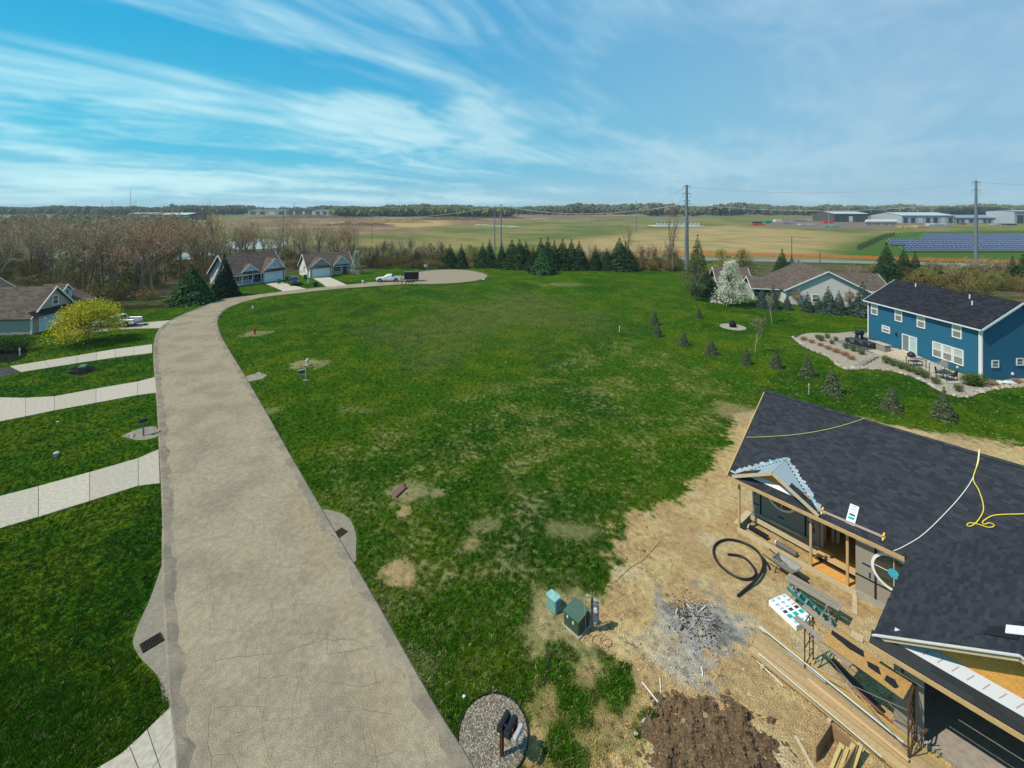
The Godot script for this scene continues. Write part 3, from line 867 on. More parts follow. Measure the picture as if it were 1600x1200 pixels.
	for px in range(562, 700, 7):
		plant(hk[rng.randi() % 2], D(px + rng.randf_range(-3, 3), rng.randf_range(128, 150)), rng.randf() * TAU, rng.randf_range(0.65, 1.15))
	for px in [578, 634, 655, 672, 690, 742, 735, 612]: plant(ly, D(px, rng.randf_range(132, 150)), rng.randf() * TAU, rng.randf_range(0.65, 1.0))
	for px in [899, 912, 921, 936, 944, 956, 990, 1002, 1013, 1022, 1035, 1047, 1056]: plant(hk[rng.randi() % 2], D(px, rng.randf_range(126, 136)), rng.randf() * TAU, rng.randf_range(0.6, 1.05))
	move(bare_tree(163, 13.5, Color(0.22, 0.17, 0.09), "spreading bare tree behind the evergreen row", "", "bare_tree", {"spread": 0.6, "buds": 1}), D(982, 150), 0, 0.98)
	move(bare_tree(164, 13.0, Color(0.13, 0.09, 0.06), "upright dark bare tree standing alone near the steel pylon", "", "bare_tree", {"spread": 0.38, "low": 0.6, "from": 0.25, "buds": 1}), D(1051, 124), 0, 1.0)
	move(spruce(165, 10.5, 6.0, 1100, Color(0.055, 0.075, 0.025), Color(0.10, 0.115, 0.04), "yellowish spruce beside the foot of the steel pylon", ""), D(1090, 118))
	move(leafy(166, 7.5, 1.0, 3.4, 0, 4200, 0.2, [lime, Color(0.16, 0.21, 0.04), olive], "round lime-green tree behind the white blossom tree", "leafing_tree"), D(1128, 104))
	move(leafy(167, 7.2, 0.8, 3.6, 0, 3000, 0.2, [olive, Color(0.17, 0.16, 0.06), Color(0.13, 0.14, 0.04)], "round olive-brown tree behind the white blossom tree", "leafing_tree"), D(1160, 108))
	move(leafy(168, 8.6, 1.6, 2.6, 0, 3000, 0.17, [Color(0.09, 0.14, 0.035), Color(0.12, 0.17, 0.04), Color(0.07, 0.11, 0.03)], "tall thin-leaved green tree beside the white blossom tree", "leafing_tree", Color(0.22, 0.2, 0.17)), P(1086, 470))
	move(spruce(169, 5.2, 6.4, 1300, dk, Color(0.03, 0.065, 0.03), "dark low evergreen behind the thin green tree", ""), P(1104, 462))
	move(leafy(170, 7.6, 1.2, 3.0, 1, 13000, 0.16, [Color(0.72, 0.72, 0.64), Color(0.66, 0.68, 0.55), Color(0.55, 0.58, 0.42), Color(0.30, 0.35, 0.16)], "pear tree covered in white blossom beside the ranch house", "blossom_tree", Color(0.08, 0.07, 0.06), M.petal), P(1142, 478))
	move(leafy(171, 6.0, 0.3, 1.75, 1, 3200, 0.17, [Color(0.62, 0.64, 0.56), Color(0.5, 0.55, 0.42), Color(0.32, 0.38, 0.2)], "small white-flowering tree at the end of the pale house", "blossom_tree", Color(0.1, 0.08, 0.06), M.petal), P(557, 428))
	move(leafy(172, 5.1, 1.25, 3.7, 2, 15000, 0.16, [Color(0.58, 0.50, 0.02), Color(0.46, 0.46, 0.03), Color(0.36, 0.40, 0.035), Color(0.60, 0.46, 0.02)], "domed tree in yellow-green flower on the lawn by the beige garage", "flowering_tree", Color(0.16, 0.13, 0.09)), P(138, 536))
	# --- evergreens and brush about the ranch and the blue house ---
	var bl := Color(0.035, 0.065, 0.055); var bl2 := Color(0.085, 0.13, 0.10)
	var rs := [spruce(180, 4.4, 3.4, 900, bl, bl2, "blue-green spruce in the row along the white ranch wall", "spruces along the ranch wall"), spruce(181, 4.4, 3.1, 900, Color(0.03, 0.06, 0.045), Color(0.07, 0.11, 0.08), "blue-green spruce in the row along the white ranch wall", "spruces along the ranch wall")]
	rng.seed = 46
	nth = -1
	for q in [[1190, 481, 3.3], [1208, 483, 4.0], [1230, 484, 2.6], [1262, 487, 3.3], [1279, 488, 2.8], [1294, 489, 4.4], [1311, 491, 3.9], [1328, 492, 2.6], [1348, 494, 5.6]]:
		nth += 1
		plant(rs[rng.randi() % 2], P(q[0], q[1]), rng.randf() * TAU, q[2] / 4.4, "%s blue-green spruce along the white ranch wall, counting from the blossom tree" % NTH[nth])
	for q in [[1222, 462, 8.0], [1237, 462, 6.5], [1248, 460, 5.5]]: plant(row[1], D(q[0], 103), rng.randf() * TAU, q[2] / 8.6, "dark spruce rising behind the ranch house roof", "spruces behind the ranch")
	for q in [[1385, 455, 9.5], [1412, 455, 8.2], [1430, 452, 7.2], [1582, 470, 6.5], [1598, 470, 7.0], [1375, 450, 6.0]]: plant(row[rng.randi() % 2], D(q[0], 98 + rng.randf() * 8), rng.randf() * TAU, q[2] / 8.6, "dark spruce among the olive brush behind the blue house", "spruces behind the blue house")
	for px in [1372, 1396, 1450, 1463, 1480, 1493, 1508, 1517, 1533, 1545, 1560, 1575, 1240, 1330]: plant(hk[rng.randi() % 2], D(px, rng.randf_range(96, 112)), rng.randf() * TAU, rng.randf_range(0.55, 0.85))
	for px in [1440, 1456, 1470, 1500, 1525, 1550, 1566]: plant(ly, D(px, rng.randf_range(94, 106)), rng.randf() * TAU, rng.randf_range(0.55, 0.8))
	move(bare_tree(182, 4.2, Color(0.28, 0.22, 0.15), "pale bare ornamental tree against the white ranch gable", "bare ornamental trees at the ranch", "bare_tree", {"bark": Color(0.36, 0.3, 0.24), "twig": Color(0.36, 0.29, 0.21), "low": 0.3, "tw": 1.5}), P(1245, 477))
	copy(get_node("bare_tree_%03d" % (taken["bare_tree"] - 1)), P(1330, 484), 1.2, 1.15)
	var bi := bare_tree(183, 4.6, Color(0.20, 0.20, 0.10), "pale-trunked sapling on the lawn by the round fire pit", "lawn saplings", "sapling", {"bark": Color(0.42, 0.36, 0.28), "twig": Color(0.3, 0.25, 0.18), "low": 0.45, "spread": 0.34, "kids": [5, 4, 4]})
	move(bi, P(1180, 551))
	copy(bi, P(1206, 505), 2.0, 0.95)
	# --- young spruces on the lawn ---
	var yg := [spruce(190, 2.4, 1.75, 900, Color(0.045, 0.075, 0.032), Color(0.13, 0.17, 0.085), "young frosted-green spruce planted on the lawn behind the vacant lot", "young spruces on the lawn"), spruce(191, 2.4, 1.6, 900, Color(0.05, 0.075, 0.035), Color(0.12, 0.15, 0.08), "young frosted-green spruce planted on the lawn behind the vacant lot", "young spruces on the lawn"),
		spruce(192, 2.4, 1.9, 950, Color(0.045, 0.075, 0.035), Color(0.14, 0.17, 0.09), "young frosted-green spruce planted on the lawn behind the vacant lot", "young spruces on the lawn")]
	rng.seed = 47
	nth = -1
	for q in [[1022, 510, 2.25], [1027, 528, 2.1], [1068, 542, 2.0], [1111, 556, 2.1], [1092, 499, 1.8], [1166, 571, 1.95], [1213, 577, 2.2], [1262, 590, 2.25], [1300, 617, 2.5], [1393, 643, 2.2], [1475, 656, 2.6]]:
		nth += 1 if q[0] != 1092 else 0
		plant(yg[rng.randi() % 3], P(q[0], q[1] - 2), rng.randf() * TAU, q[2] / 2.4, "small young spruce standing apart between the planted row and the blossom tree" if q[0] == 1092 else "%s young spruce of the planted lawn row, counting from the white survey stake" % NTH[nth])
	# --- round shrubs by the edge of the far drive ---
	move(shrub(195, 2.0, 3.2, 3200, 0.11, [Color(0.05, 0.09, 0.02), Color(0.09, 0.12, 0.03), Color(0.035, 0.065, 0.018)], "large clipped round shrub beside the dark driveway apron", "round_shrub"), P(29, 549))
	move(shrub(196, 1.7, 2.2, 1800, 0.11, [Color(0.03, 0.05, 0.02), Color(0.05, 0.075, 0.025)], "dark clipped shrub beside the dark driveway apron", "round_shrub"), P(2, 551))
# far woods: rough crowns in one mass along the skyline
func make_far_woods() -> void:
	rng.seed = 61
	var blob := MB.new()
	for k in 80:
		var d := rdir(); var rr := sqrt(rng.randf())
		blob.lump(Vector3(d.x * 0.42 * rr, 0.52 + d.y * 0.44 * rr, d.z * 0.42 * rr), Vector3.ONE * rng.randf_range(0.07, 0.14), J(Color(0.55, 0.55, 0.55), 0.4), k * 7 + 3, 0.6, 4, 3)
	blob.tube([Vector3(0, -0.1, 0), Vector3(0, 0.5, 0)], [0.03, 0.02], 4, Color(0.3, 0.27, 0.24))
	var mesh := blob.mesh()
	var add := func(label: String, called: String, items: Array) -> void:
		var mm := MultiMesh.new(); mm.transform_format = MultiMesh.TRANSFORM_3D; mm.use_colors = true; mm.mesh = mesh
		mm.instance_count = items.size()
		for i in items.size():
			var it: Array = items[i]
			mm.set_instance_transform(i, Transform3D(Basis(Vector3.UP, rng.randf() * TAU).scaled(Vector3(it[1] * 0.95, it[1], it[1] * 0.95)), it[0]))
			var c: Color = it[2]
			mm.set_instance_color(i, Color(pow(c.r, 0.4545), pow(c.g, 0.4545), pow(c.b, 0.4545)))
		var o := MultiMeshInstance3D.new(); o.multimesh = mm; o.material_override = M.leaf; o.name = numbered(called); add_child(o)
		tag(o, label, "woodland", "", "stuff")
	var a := []; var nn := noise(62, 0.004, 3)
	for k in 4200:
		var px := rng.randf_range(-100, 1720); var z := 1050.0 + 950.0 * rng.randf() + nn.get_noise_1d(px * 1.3) * 300.0
		if px > 380 and px < 530 and z < 1300: continue
		var h := 17.0 + nn.get_noise_1d(px * 2.0 + 500.0) * 9.0 + z * 0.0035
		if px > 900: h += 3.0
		a.append([D(px, z), h * rng.randf_range(0.75, 1.15), Color(0.20, 0.19, 0.10).lerp(Color(0.20, 0.24, 0.09), rng.randf()).lerp(Color(0.25, 0.19, 0.13), rng.randf() * 0.5)])
	add.call("long band of distant woodland along the skyline", "woodland", a)
	a = []
	for k in 420:
		var px := rng.randf_range(520, 800); a.append([D(px, rng.randf_range(870, 1010)), rng.randf_range(15, 21), Color(0.26, 0.27, 0.08).lerp(Color(0.17, 0.21, 0.075), rng.randf())])
	add.call("yellow-green wood beyond the open earth field", "woodland", a)
	a = []
	for k in 330:
		var px := rng.randf_range(-150, 300); a.append([D(px, rng.randf_range(230, 640)), rng.randf_range(5, 10.0), Color(0.30, 0.32, 0.12).lerp(Color(0.34, 0.26, 0.15), rng.randf())])
	add.call("scrubby trees between the wood and the distant works", "woodland", a)
	a = []
	for k in 46:
		var px := rng.randf_range(1462, 1565); a.append([D(px, 900 + rng.randf() * 50), rng.randf_range(15, 21), Color(0.05, 0.075, 0.045)])
	for k in 14: a.append([D(rng.randf_range(1330, 1372), 950), rng.randf_range(13, 20), Color(0.05, 0.075, 0.045)])
	add.call("dark evergreens standing behind the long works buildings", "woodland", a)
# lawn: tufts that stand up from the turf
func make_grass() -> void:
	rng.seed = 66
	var mb := MB.new()
	for k in 9:
		var o := Vector3(rng.randf_range(-0.07, 0.07), 0, rng.randf_range(-0.07, 0.07))
		var d := (Vector3.UP + rdir() * 0.55).normalized()
		leaf(mb, o, d, rng.randf_range(0.045, 0.10), 0.024, Color(1, 1, 1) * rng.randf_range(0.7, 1.0))
	var mesh := mb.mesh()
	var xf := []; var cl := []
	var road_edge := PackedVector2Array()
	for i in range(0, road_l.size(), 4): road_edge.append(Vector2(road_l[i].x, road_l[i].z))
	for i in range(road_r.size() - 1, -1, -4): road_edge.append(Vector2(road_r[i].x, road_r[i].z))
	zones["lane"] = [road_edge, Rect2(-200, -200, 400, 400)]
	var drv := []
	for q in [[[242, 590], [215, 597], [85, 620], [-60, 621], [-60, 671], [215, 618], [246, 614]], [[248, 703], [216, 717], [-80, 797], [-80, 850], [216, 760], [250, 756]], [[269, 1104], [190, 1180], [-60, 1300], [0, 1500], [277, 1210]], [[238, 538], [15, 573], [33, 582], [238, 552]]]: drv.append(world_poly(q))
	for q in [[[254, 870], [235, 930], [208, 982], [203, 1008], [220, 1036], [247, 1062], [266, 1100], [290, 1000]], [[500, 790], [530, 798], [552, 812], [561, 835], [560, 862], [552, 885], [520, 850]], [[186, 684], [210, 669], [246, 664], [248, 686], [215, 692]], [[380, 600], [382, 586], [404, 581], [420, 586], [410, 595]], [[100, 586], [110, 573], [130, 569], [154, 574], [148, 583], [125, 590]], [[1238, 529], [1262, 518], [1356, 517], [1660, 570], [1660, 604], [1560, 611], [1530, 618], [1500, 624], [1470, 615], [1440, 598], [1400, 585], [1350, 580], [1318, 580], [1296, 563], [1260, 548]], [[1125, 511], [1133, 505], [1145, 503], [1157, 505], [1165, 511], [1157, 517], [1145, 519], [1133, 517]], [[277, 499], [170, 509], [100, 515], [92, 526], [205, 515], [250, 514]]]: drv.append(world_poly(q))
	var ring := PackedVector2Array()
	for k in 24: ring.append(Vector2(P(771, 1148).x + cos(TAU * k / 24) * 1.17, P(771, 1148).z + sin(TAU * k / 24) * 1.25))
	drv.append(ring)
	var n := 0
	while n < 300000:
		n += 1
		var z := -13.0 - 90.0 * pow(rng.randf(), 2.2)
		var x := rng.randf_range(-1.2, 1.18) * -z
		var c := gcol(x, z)
		if c.g < c.r * 1.12: 
			if rng.randf() < 0.93: continue
		var q := Vector2(x, z)
		if Geometry2D.is_point_in_polygon(q, road_edge): continue
		var bad := false
		for p in drv:
			if Geometry2D.is_point_in_polygon(q, p): bad = true; break
		if bad: continue
		# not under the two houses, the patio bed or the building site
		if x > 8.0 and sd("site", x, z, 2.0) > 0.6: continue
		var s := rng.randf_range(0.7, 1.35)
		xf.append(Transform3D(Basis(Vector3.UP, rng.randf() * TAU).scaled(Vector3(s * 1.3, s, s * 1.3)), Vector3(x, 0, z)))
		var v := rng.randf_range(0.4, 1.35)
		if rng.randf() < (0.11 if x > -12.0 else 0.04): c = c.lerp(Color(0.62, 0.54, 0.24), rng.randf_range(0.3, 0.8))
		cl.append(Color(pow(c.r * v * 0.7, 0.4545), pow(c.g * v * 0.7, 0.4545), pow(c.b * v * 0.7, 0.4545)))
	var mm := MultiMesh.new(); mm.transform_format = MultiMesh.TRANSFORM_3D; mm.use_colors = true; mm.mesh = mesh
	mm.instance_count = xf.size()
	for i in xf.size(): mm.set_instance_transform(i, xf[i]); mm.set_instance_color(i, cl[i])
	var o := MultiMeshInstance3D.new(); o.multimesh = mm; o.material_override = M.leaf; o.name = "grass"; add_child(o)
	tag(o, "short green turf on the lawns and the vacant lot", "grass", "", "stuff")
# ---------- building pieces (local frame: x right along the front, z out of the front) ----------
func siding(mb: MB, a: Vector3, b: Vector3, y0: float, y1: float, col: Color, course := 0.16, apex := -1.0) -> void:
	# lap boards on the wall from a to b (outward to the right-hand side of a->b seen from above is -n); apex: height where both ends meet
	var d := (b - a).normalized(); var n := d.cross(Vector3.UP)
	n = -n if false else n
	var y := y0
	var L := (b - a).length()
	var top := y1 if apex < 0 else apex
	while y < top - 0.001:
		var yn := minf(y + course, top)
		var s0 := 0.0; var s1 := 0.0
		if apex > 0:
			s0 = clampf((y - y1) / (apex - y1), 0, 1) * L * 0.5; s1 = clampf((yn - y1) / (apex - y1), 0, 1) * L * 0.5
		var p0 := a + d * s0 + Vector3.UP * y + n * 0.022; var p1 := b - d * s0 + Vector3.UP * y + n * 0.022
		var q0 := a + d * s1 + Vector3.UP * yn + n * 0.004; var q1 := b - d * s1 + Vector3.UP * yn + n * 0.004
		var c := J(col, 0.03)
		mb.quad(p0, p1, q1, q0, c)
		mb.quad(p0 - n * 0.02, p1 - n * 0.02, p1, p0, c)
		y = yn
# shingle tabs over a slope. o: eave start, al: unit along the eave, up: unit up the slope, l: slope length; range along the eave from f0..f1 at the eave to t0..t1 at the top
func shingles(mb: MB, o: Vector3, al: Vector3, up: Vector3, l: float, f0: float, f1: float, t0: float, t1: float, course: float, tab: float, cols: Array) -> void:
	var n := al.cross(up)
	if n.y < 0: n = -n
	var flip := al.cross(up).dot(n) < 0
	var rows := int(ceil(l / course))
	for r in rows:
		var s0 := r * course; var s1 := minf(s0 + course + 0.02, l)
		var t := clampf((s0 + course * 0.5) / l, 0, 1)
		var xa := lerpf(f0, t0, t); var xb := lerpf(f1, t1, t)
		var x := xa - rng.randf() * tab
		while x < xb:
			var w := tab * rng.randf_range(0.55, 1.35)
			var p := maxf(x, xa); var q := minf(x + w, xb)
			x += w
			if q - p < 0.01: continue
			var lift := 0.012 + rng.randf() * 0.010
			var dro := rng.randf_range(0.0, 0.025) if rng.randf() < 0.5 else 0.0
			var c: Color = J(cols[rng.randi() % cols.size()], 0.09)
			var A := o + al * p + up * (s0 - dro) + n * lift; var B := o + al * q + up * (s0 - dro) + n * lift
			var E := o + al * q + up * s1 + n * 0.004; var G := o + al * p + up * s1 + n * 0.004
			if flip: mb.quad(A, G, E, B, c)
			else: mb.quad(A, B, E, G, c)
			mb.quad(A - n * lift, B - n * lift, B, A, c)
# one roof slope: deck slab and shingles as a part
func slope(parent: Node, e0: Vector3, e1: Vector3, r0: Vector3, r1: Vector3, cols: Array, called := "roof", course := 0.3, tab := 0.6, th := 0.16) -> MeshInstance3D:
	var mb := MB.new()
	var al := (e1 - e0).normalized()
	var m0 := e0 + al * (r0 - e0).dot(al)
	var up := (r0 - m0); var l := up.length(); up /= l
	var n := al.cross(up); if n.y < 0: n = -n
	var dn := -n * th
	var c: Color = (cols[0] as Color) * 0.9
	var tri3 := r0.distance_to(r1) < 0.02
	mb.quad(e0 + dn, e1 + dn, e1, e0, c)
	mb.quad(e1 + dn, r1 + dn, r1, e1, c); mb.quad(r0 + dn, e0 + dn, e0, r0, c)
	mb.quad(e0 + dn, r0 + dn, r1 + dn, e1 + dn, c)
	mb.quad(e0, e1, r1, r0, c)
	shingles(mb, e0, al, up, l, 0.0, (e1 - e0).dot(al), (r0 - e0).dot(al), (r1 - e0).dot(al), course, tab, cols)
	return part(mb, called, M.shingle, parent)
func facing(yaw: float) -> Basis: return Basis(Vector3.UP, yaw)
# window: frame part with panes and a sill as sub-parts; o is the centre on the wall face
func win(parent: Node, o: Vector3, w: float, h: float, yaw: float, upper: Color, lower: Color, frame := Color(0.78, 0.78, 0.76), f := 0.09, split := true) -> Node3D:
	var b := facing(yaw)
	var fr := MB.new()
	for s in [-1, 1]:
		fr.box(o + b.x * s * (w * 0.5 - f * 0.5) + b.z * 0.045, Vector3(f, h, 0.09), frame, b)
		fr.box(o + b.y * s * (h * 0.5 - f * 0.5) + b.z * 0.045, Vector3(w - f * 2, f, 0.09), frame, b)
	if split: fr.box(o + b.z * 0.04, Vector3(w - f * 2, f * 0.6, 0.07), frame, b)
	var node := part(fr, "window", M.satin, parent)
	for s in ([1, -1] if split else [0]):
		var p := MB.new()
		var hh := (h - f * 2) * (0.5 if split else 1.0)
		p.box(o + b.y * s * hh * 0.5 + b.z * 0.026, Vector3(w - f * 2, hh, 0.02), upper if s >= 0 else lower, b)
		part(p, "pane", M.glass, node)
	return node
func door_panels(parent: Node, o: Vector3, w: float, h: float, yaw: float, col: Color, rows := 4, colsn := 4) -> void:
	# sectional garage door: o is the middle of its foot
	var b := facing(yaw)
	var bk := MB.new(); bk.box(o + b.y * h * 0.5 + b.z * 0.02, Vector3(w, h, 0.03), col * 0.9, b)
	var d := part(bk, "garage_door", M.satin, parent)
	for r in rows:
		var s := MB.new()
		s.cbox(o + b.y * (h * (r + 0.5) / rows) + b.z * 0.045, Vector3(w, h / rows - 0.025, 0.03), 0.008, col, b)
		for k in colsn:
			var cx := -w * 0.5 + w * (k + 0.5) / colsn
			s.cbox(o + b.x * cx + b.y * (h * (r + 0.5) / rows) + b.z * 0.064, Vector3(w / colsn * 0.8, h / rows * 0.62, 0.02), 0.008, col * 1.03, b)
		part(s, "door_panel", M.satin, d)
	var tr := MB.new()
	for s in [-1, 1]: tr.box(o + b.x * s * (w * 0.5 + 0.07) + b.y * h * 0.5 + b.z * 0.03, Vector3(0.14, h + 0.14, 0.06), Color(0.75, 0.75, 0.73), b)
	tr.box(o + b.y * (h + 0.07) + b.z * 0.033, Vector3(w, 0.14, 0.06), Color(0.75, 0.75, 0.73), b)
	part(tr, "door_trim", M.satin, parent)
func wallbox(parent: Node, x0: float, x1: float, z0: float, z1: float, h: float, col: Color, gable := "", apex := 0.0, sidec = null, course := 0.16) -> void:
	# four walls of lap boards; gable "x": ends at x0 and x1 rise to the apex, "z": the front and back do
	var c2: Color = col if sidec == null else sidec
	var w := [[Vector3(x0, 0, z1), Vector3(x1, 0, z1), col, "z"], [Vector3(x1, 0, z1), Vector3(x1, 0, z0), c2, "x"], [Vector3(x1, 0, z0), Vector3(x0, 0, z0), col, "z"], [Vector3(x0, 0, z0), Vector3(x0, 0, z1), c2, "x"]]
	for q in w:
		var mb := MB.new()
		siding(mb, q[0], q[1], -0.05, h, q[2], course, apex if gable == q[3] else -1.0)
		part(mb, "wall", M.siding, parent)
	for q in [[x0, z0], [x0, z1], [x1, z0], [x1, z1]]:
		var tr := MB.new()
		tr.up(Vector3(q[0], -0.05, q[1]), Vector3(0.16, h + 0.03, 0.16), Color(0.7, 0.7, 0.68))
		part(tr, "corner_trim", M.satin, parent)
# ridge along x over the rectangle, with overhangs
func roof_x(parent: Node, x0: float, x1: float, z0: float, z1: float, he: float, hr: float, cols: Array, ov := 0.4, course := 0.3, tab := 0.6, trim := Color(0.72, 0.72, 0.7)) -> void:
	var zm := (z0 + z1) * 0.5
	var k := (hr - he) / (z1 - zm)
	var y := he - k * ov
	slope(parent, Vector3(x0 - ov, y, z1 + ov), Vector3(x1 + ov, y, z1 + ov), Vector3(x0 - ov, hr, zm), Vector3(x1 + ov, hr, zm), cols, "roof", course, tab)
	slope(parent, Vector3(x1 + ov, y, z0 - ov), Vector3(x0 - ov, y, z0 - ov), Vector3(x1 + ov, hr, zm), Vector3(x0 - ov, hr, zm), cols, "roof", course, tab)
	for x in [x0 - ov - 0.03, x1 + ov + 0.03]:
		for z in [z0 - ov, z1 + ov]:
			var t := MB.new(); t.bar(Vector3(x, y - 0.09, z), Vector3(x, hr - 0.09, zm), 0.05, 0.2, trim); part(t, "fascia", M.satin, parent)
	for z in [z0 - ov - 0.05, z1 + ov + 0.05]:
		var t := MB.new(); t.bar(Vector3(x0 - ov, y - 0.10, z), Vector3(x1 + ov, y - 0.10, z), 0.1, 0.13, trim); part(t, "gutter", M.satin, parent)
# ridge along z (gable to the front), from zf at the front back to zb
func roof_z(parent: Node, x0: float, x1: float, zb: float, zf: float, he: float, hr: float, cols: Array, ov := 0.35, course := 0.3, tab := 0.6, trim := Color(0.72, 0.72, 0.7), zb_ridge = null) -> void:
	var xm := (x0 + x1) * 0.5
	var k := (hr - he) / (x1 - xm)
	var y := he - k * ov
	var zr: float = zb if zb_ridge == null else zb_ridge
	slope(parent, Vector3(x1 + ov, y, zf + ov), Vector3(x1 + ov, y, zb), Vector3(xm, hr, zf + ov), Vector3(xm, hr, zr), cols, "roof", course, tab)
	slope(parent, Vector3(x0 - ov, y, zb), Vector3(x0 - ov, y, zf + ov), Vector3(xm, hr, zr), Vector3(xm, hr, zf + ov), cols, "roof", course, tab)
	for x in [x0 - ov, x1 + ov]:
		var t := MB.new(); t.bar(Vector3(x, y - 0.09, zf + ov + 0.03), Vector3(xm, hr - 0.09, zf + ov + 0.03), 0.05, 0.2, trim); part(t, "fascia", M.satin, parent)
func gable_face(parent: Node, x0: float, x1: float, z: float, he: float, hr: float, col: Color, called := "gable") -> void:
	var mb := MB.new(); siding(mb, Vector3(x0, 0, z), Vector3(x1, 0, z), he, he, col, 0.2, hr); part(mb, called, M.siding, parent)

# ---------- the finished houses ----------
func make_houses() -> void:
	rng.seed = 21
	var brown := [Color(0.165, 0.128, 0.108), Color(0.135, 0.105, 0.09), Color(0.185, 0.148, 0.125)]
	var glassd := Color(0.05, 0.06, 0.07); var white := Color(0.74, 0.74, 0.72)
	# blue porch house beyond the lane bend
	var h1 := thing("porch_house", "blue house with white porch posts and steep brown roof beside the dark spruce", "house", Vector3(-62.2, 0, -98.8), 1.028)
	wallbox(h1, 0.3, 12.2, -9.0, -1.6, 2.7, Color(0.045, 0.12, 0.18), "x", 6.8, Color(0.62, 0.66, 0.68))
	roof_x(h1, 0.0, 12.4, -9.0, 0.1, 2.75, 6.9, brown, 0.35)
	wallbox(h1, 7.3, 12.3, -5.0, 0.4, 2.7, Color(0.045, 0.12, 0.18), "z", 5.1)
	roof_z(h1, 7.0, 12.5, -4.0, 0.6, 2.8, 5.6, brown, 0.25, 0.3, 0.6, Color(0.72, 0.72, 0.7), -3.3)
	gable_face(h1, 7.2, 12.3, 0.58, 3.0, 5.3, Color(0.60, 0.66, 0.70)); win(h1, Vector3(9.75, 4.0, 0.6), 0.8, 0.8, 0, glassd, glassd, white, 0.1)
	slope(h1, Vector3(6.9, 2.75, 1.25), Vector3(12.7, 2.75, 1.25), Vector3(6.9, 3.1, 0.6), Vector3(12.7, 3.1, 0.6), brown, "pent_roof", 0.25, 0.5, 0.08)
	door_panels(h1, Vector3(9.7, 0, 0.43), 4.2, 2.15, 0, Color(0.62, 0.72, 0.80))
	gable_face(h1, 2.6, 6.2, -0.15, 3.05, 4.7, Color(0.60, 0.66, 0.70)); win(h1, Vector3(4.4, 3.65, -0.13), 0.7, 0.6, 0, glassd, glassd, white, 0.1)
	roof_z(h1, 2.6, 6.2, -2.0, -0.2, 3.05, 4.75, brown, 0.2, 0.3, 0.6, Color(0.72, 0.72, 0.7), -2.0)
	var pf := MB.new(); pf.up(Vector3(3.7, -0.02, -0.75), Vector3(7.0, 0.3, 1.9), Color(0.42, 0.43, 0.44)); part(pf, "porch_floor", M.concrete, h1)
	for x in [0.3, 2.6, 4.9, 6.9]:
		var po := MB.new(); po.up(Vector3(x, 0.28, 0.05), Vector3(0.16, 2.45, 0.16), white); part(po, "porch_post", M.satin, h1)
	var ra := MB.new(); ra.bar(Vector3(0.3, 1.05, 0.05), Vector3(4.9, 1.05, 0.05), 0.06, 0.06, white)
	for k in 40: ra.up(Vector3(0.4 + k * 0.112, 0.3, 0.05), Vector3(0.03, 0.75, 0.03), white)
	part(ra, "porch_rail", M.satin, h1)
	win(h1, Vector3(1.4, 1.6, -1.58), 1.5, 1.4, 0, glassd, glassd, white); win(h1, Vector3(3.8, 1.6, -1.58), 2.2, 1.4, 0, Color(0.25, 0.27, 0.28), glassd, white)
	var d1 := MB.new(); d1.cbox(Vector3(5.6, 1.3, -1.55), Vector3(0.95, 2.05, 0.08), 0.02, Color(0.06, 0.09, 0.13)); part(d1, "door", M.satin, h1)
	win(h1, Vector3(6.6, 1.6, -1.58), 0.9, 1.3, 0, glassd, glassd, white)
	# pale gabled house
	var h2 := thing("gabled_house", "pale beige house with two front gables and white side wall beside the white-flowering tree", "house", Vector3(-50.7, 0, -111.9), 0.7069)
	wallbox(h2, 0.0, 11.2, -8.0, -1.2, 2.5, Color(0.44, 0.38, 0.31), "x", 5.5, Color(0.72, 0.71, 0.68))
	roof_x(h2, -0.1, 11.3, -8.1, -1.0, 2.6, 5.7, brown, 0.3)
	wallbox(h2, 0.2, 5.4, -4.0, 0.2, 2.5, Color(0.47, 0.40, 0.32), "z", 4.6, Color(0.72, 0.71, 0.68))
	roof_z(h2, 0.1, 5.5, -4.2, 0.3, 2.65, 4.9, brown, 0.25, 0.3, 0.6, Color(0.72, 0.72, 0.7), -3.8)
	gable_face(h2, 0.9, 4.7, 0.42, 2.9, 4.5, Color(0.30, 0.29, 0.28))
	slope(h2, Vector3(-0.1, 2.6, 0.95), Vector3(5.7, 2.6, 0.95), Vector3(-0.1, 2.9, 0.4), Vector3(5.7, 2.9, 0.4), brown, "pent_roof", 0.25, 0.5, 0.08)
	door_panels(h2, Vector3(2.8, 0, 0.23), 4.0, 2.05, 0, Color(0.66, 0.70, 0.74))
	gable_face(h2, 6.4, 10.4, -0.9, 2.7, 4.8, Color(0.48, 0.50, 0.52)); win(h2, Vector3(8.4, 3.5, -0.88), 0.6, 0.8, 0, glassd, glassd, white, 0.1)
	roof_z(h2, 6.3, 10.5, -3.2, -0.95, 2.65, 4.95, brown, 0.25, 0.3, 0.6, Color(0.72, 0.72, 0.7), -3.2)
	win(h2, Vector3(7.4, 1.5, -1.18), 2.1, 1.4, 0, glassd, glassd, white); win(h2, Vector3(10.6, 1.5, -1.18), 0.8, 0.9, 0, glassd, glassd, white)
	var d2 := MB.new(); d2.cbox(Vector3(9.3, 1.05, -1.15), Vector3(0.95, 2.05, 0.08), 0.02, Color(0.05, 0.05, 0.06)); part(d2, "door", M.satin, h2)
	win(h2, Vector3(-0.02, 1.7, -4.0), 0.7, 1.2, -PI / 2, glassd, glassd, white); win(h2, Vector3(-0.02, 0.9, -6.4), 0.8, 0.7, -PI / 2, Color(0.2, 0.1, 0.08), glassd, white)
	# beige garage house on the west side
	var bg := Color(0.44, 0.38, 0.31)
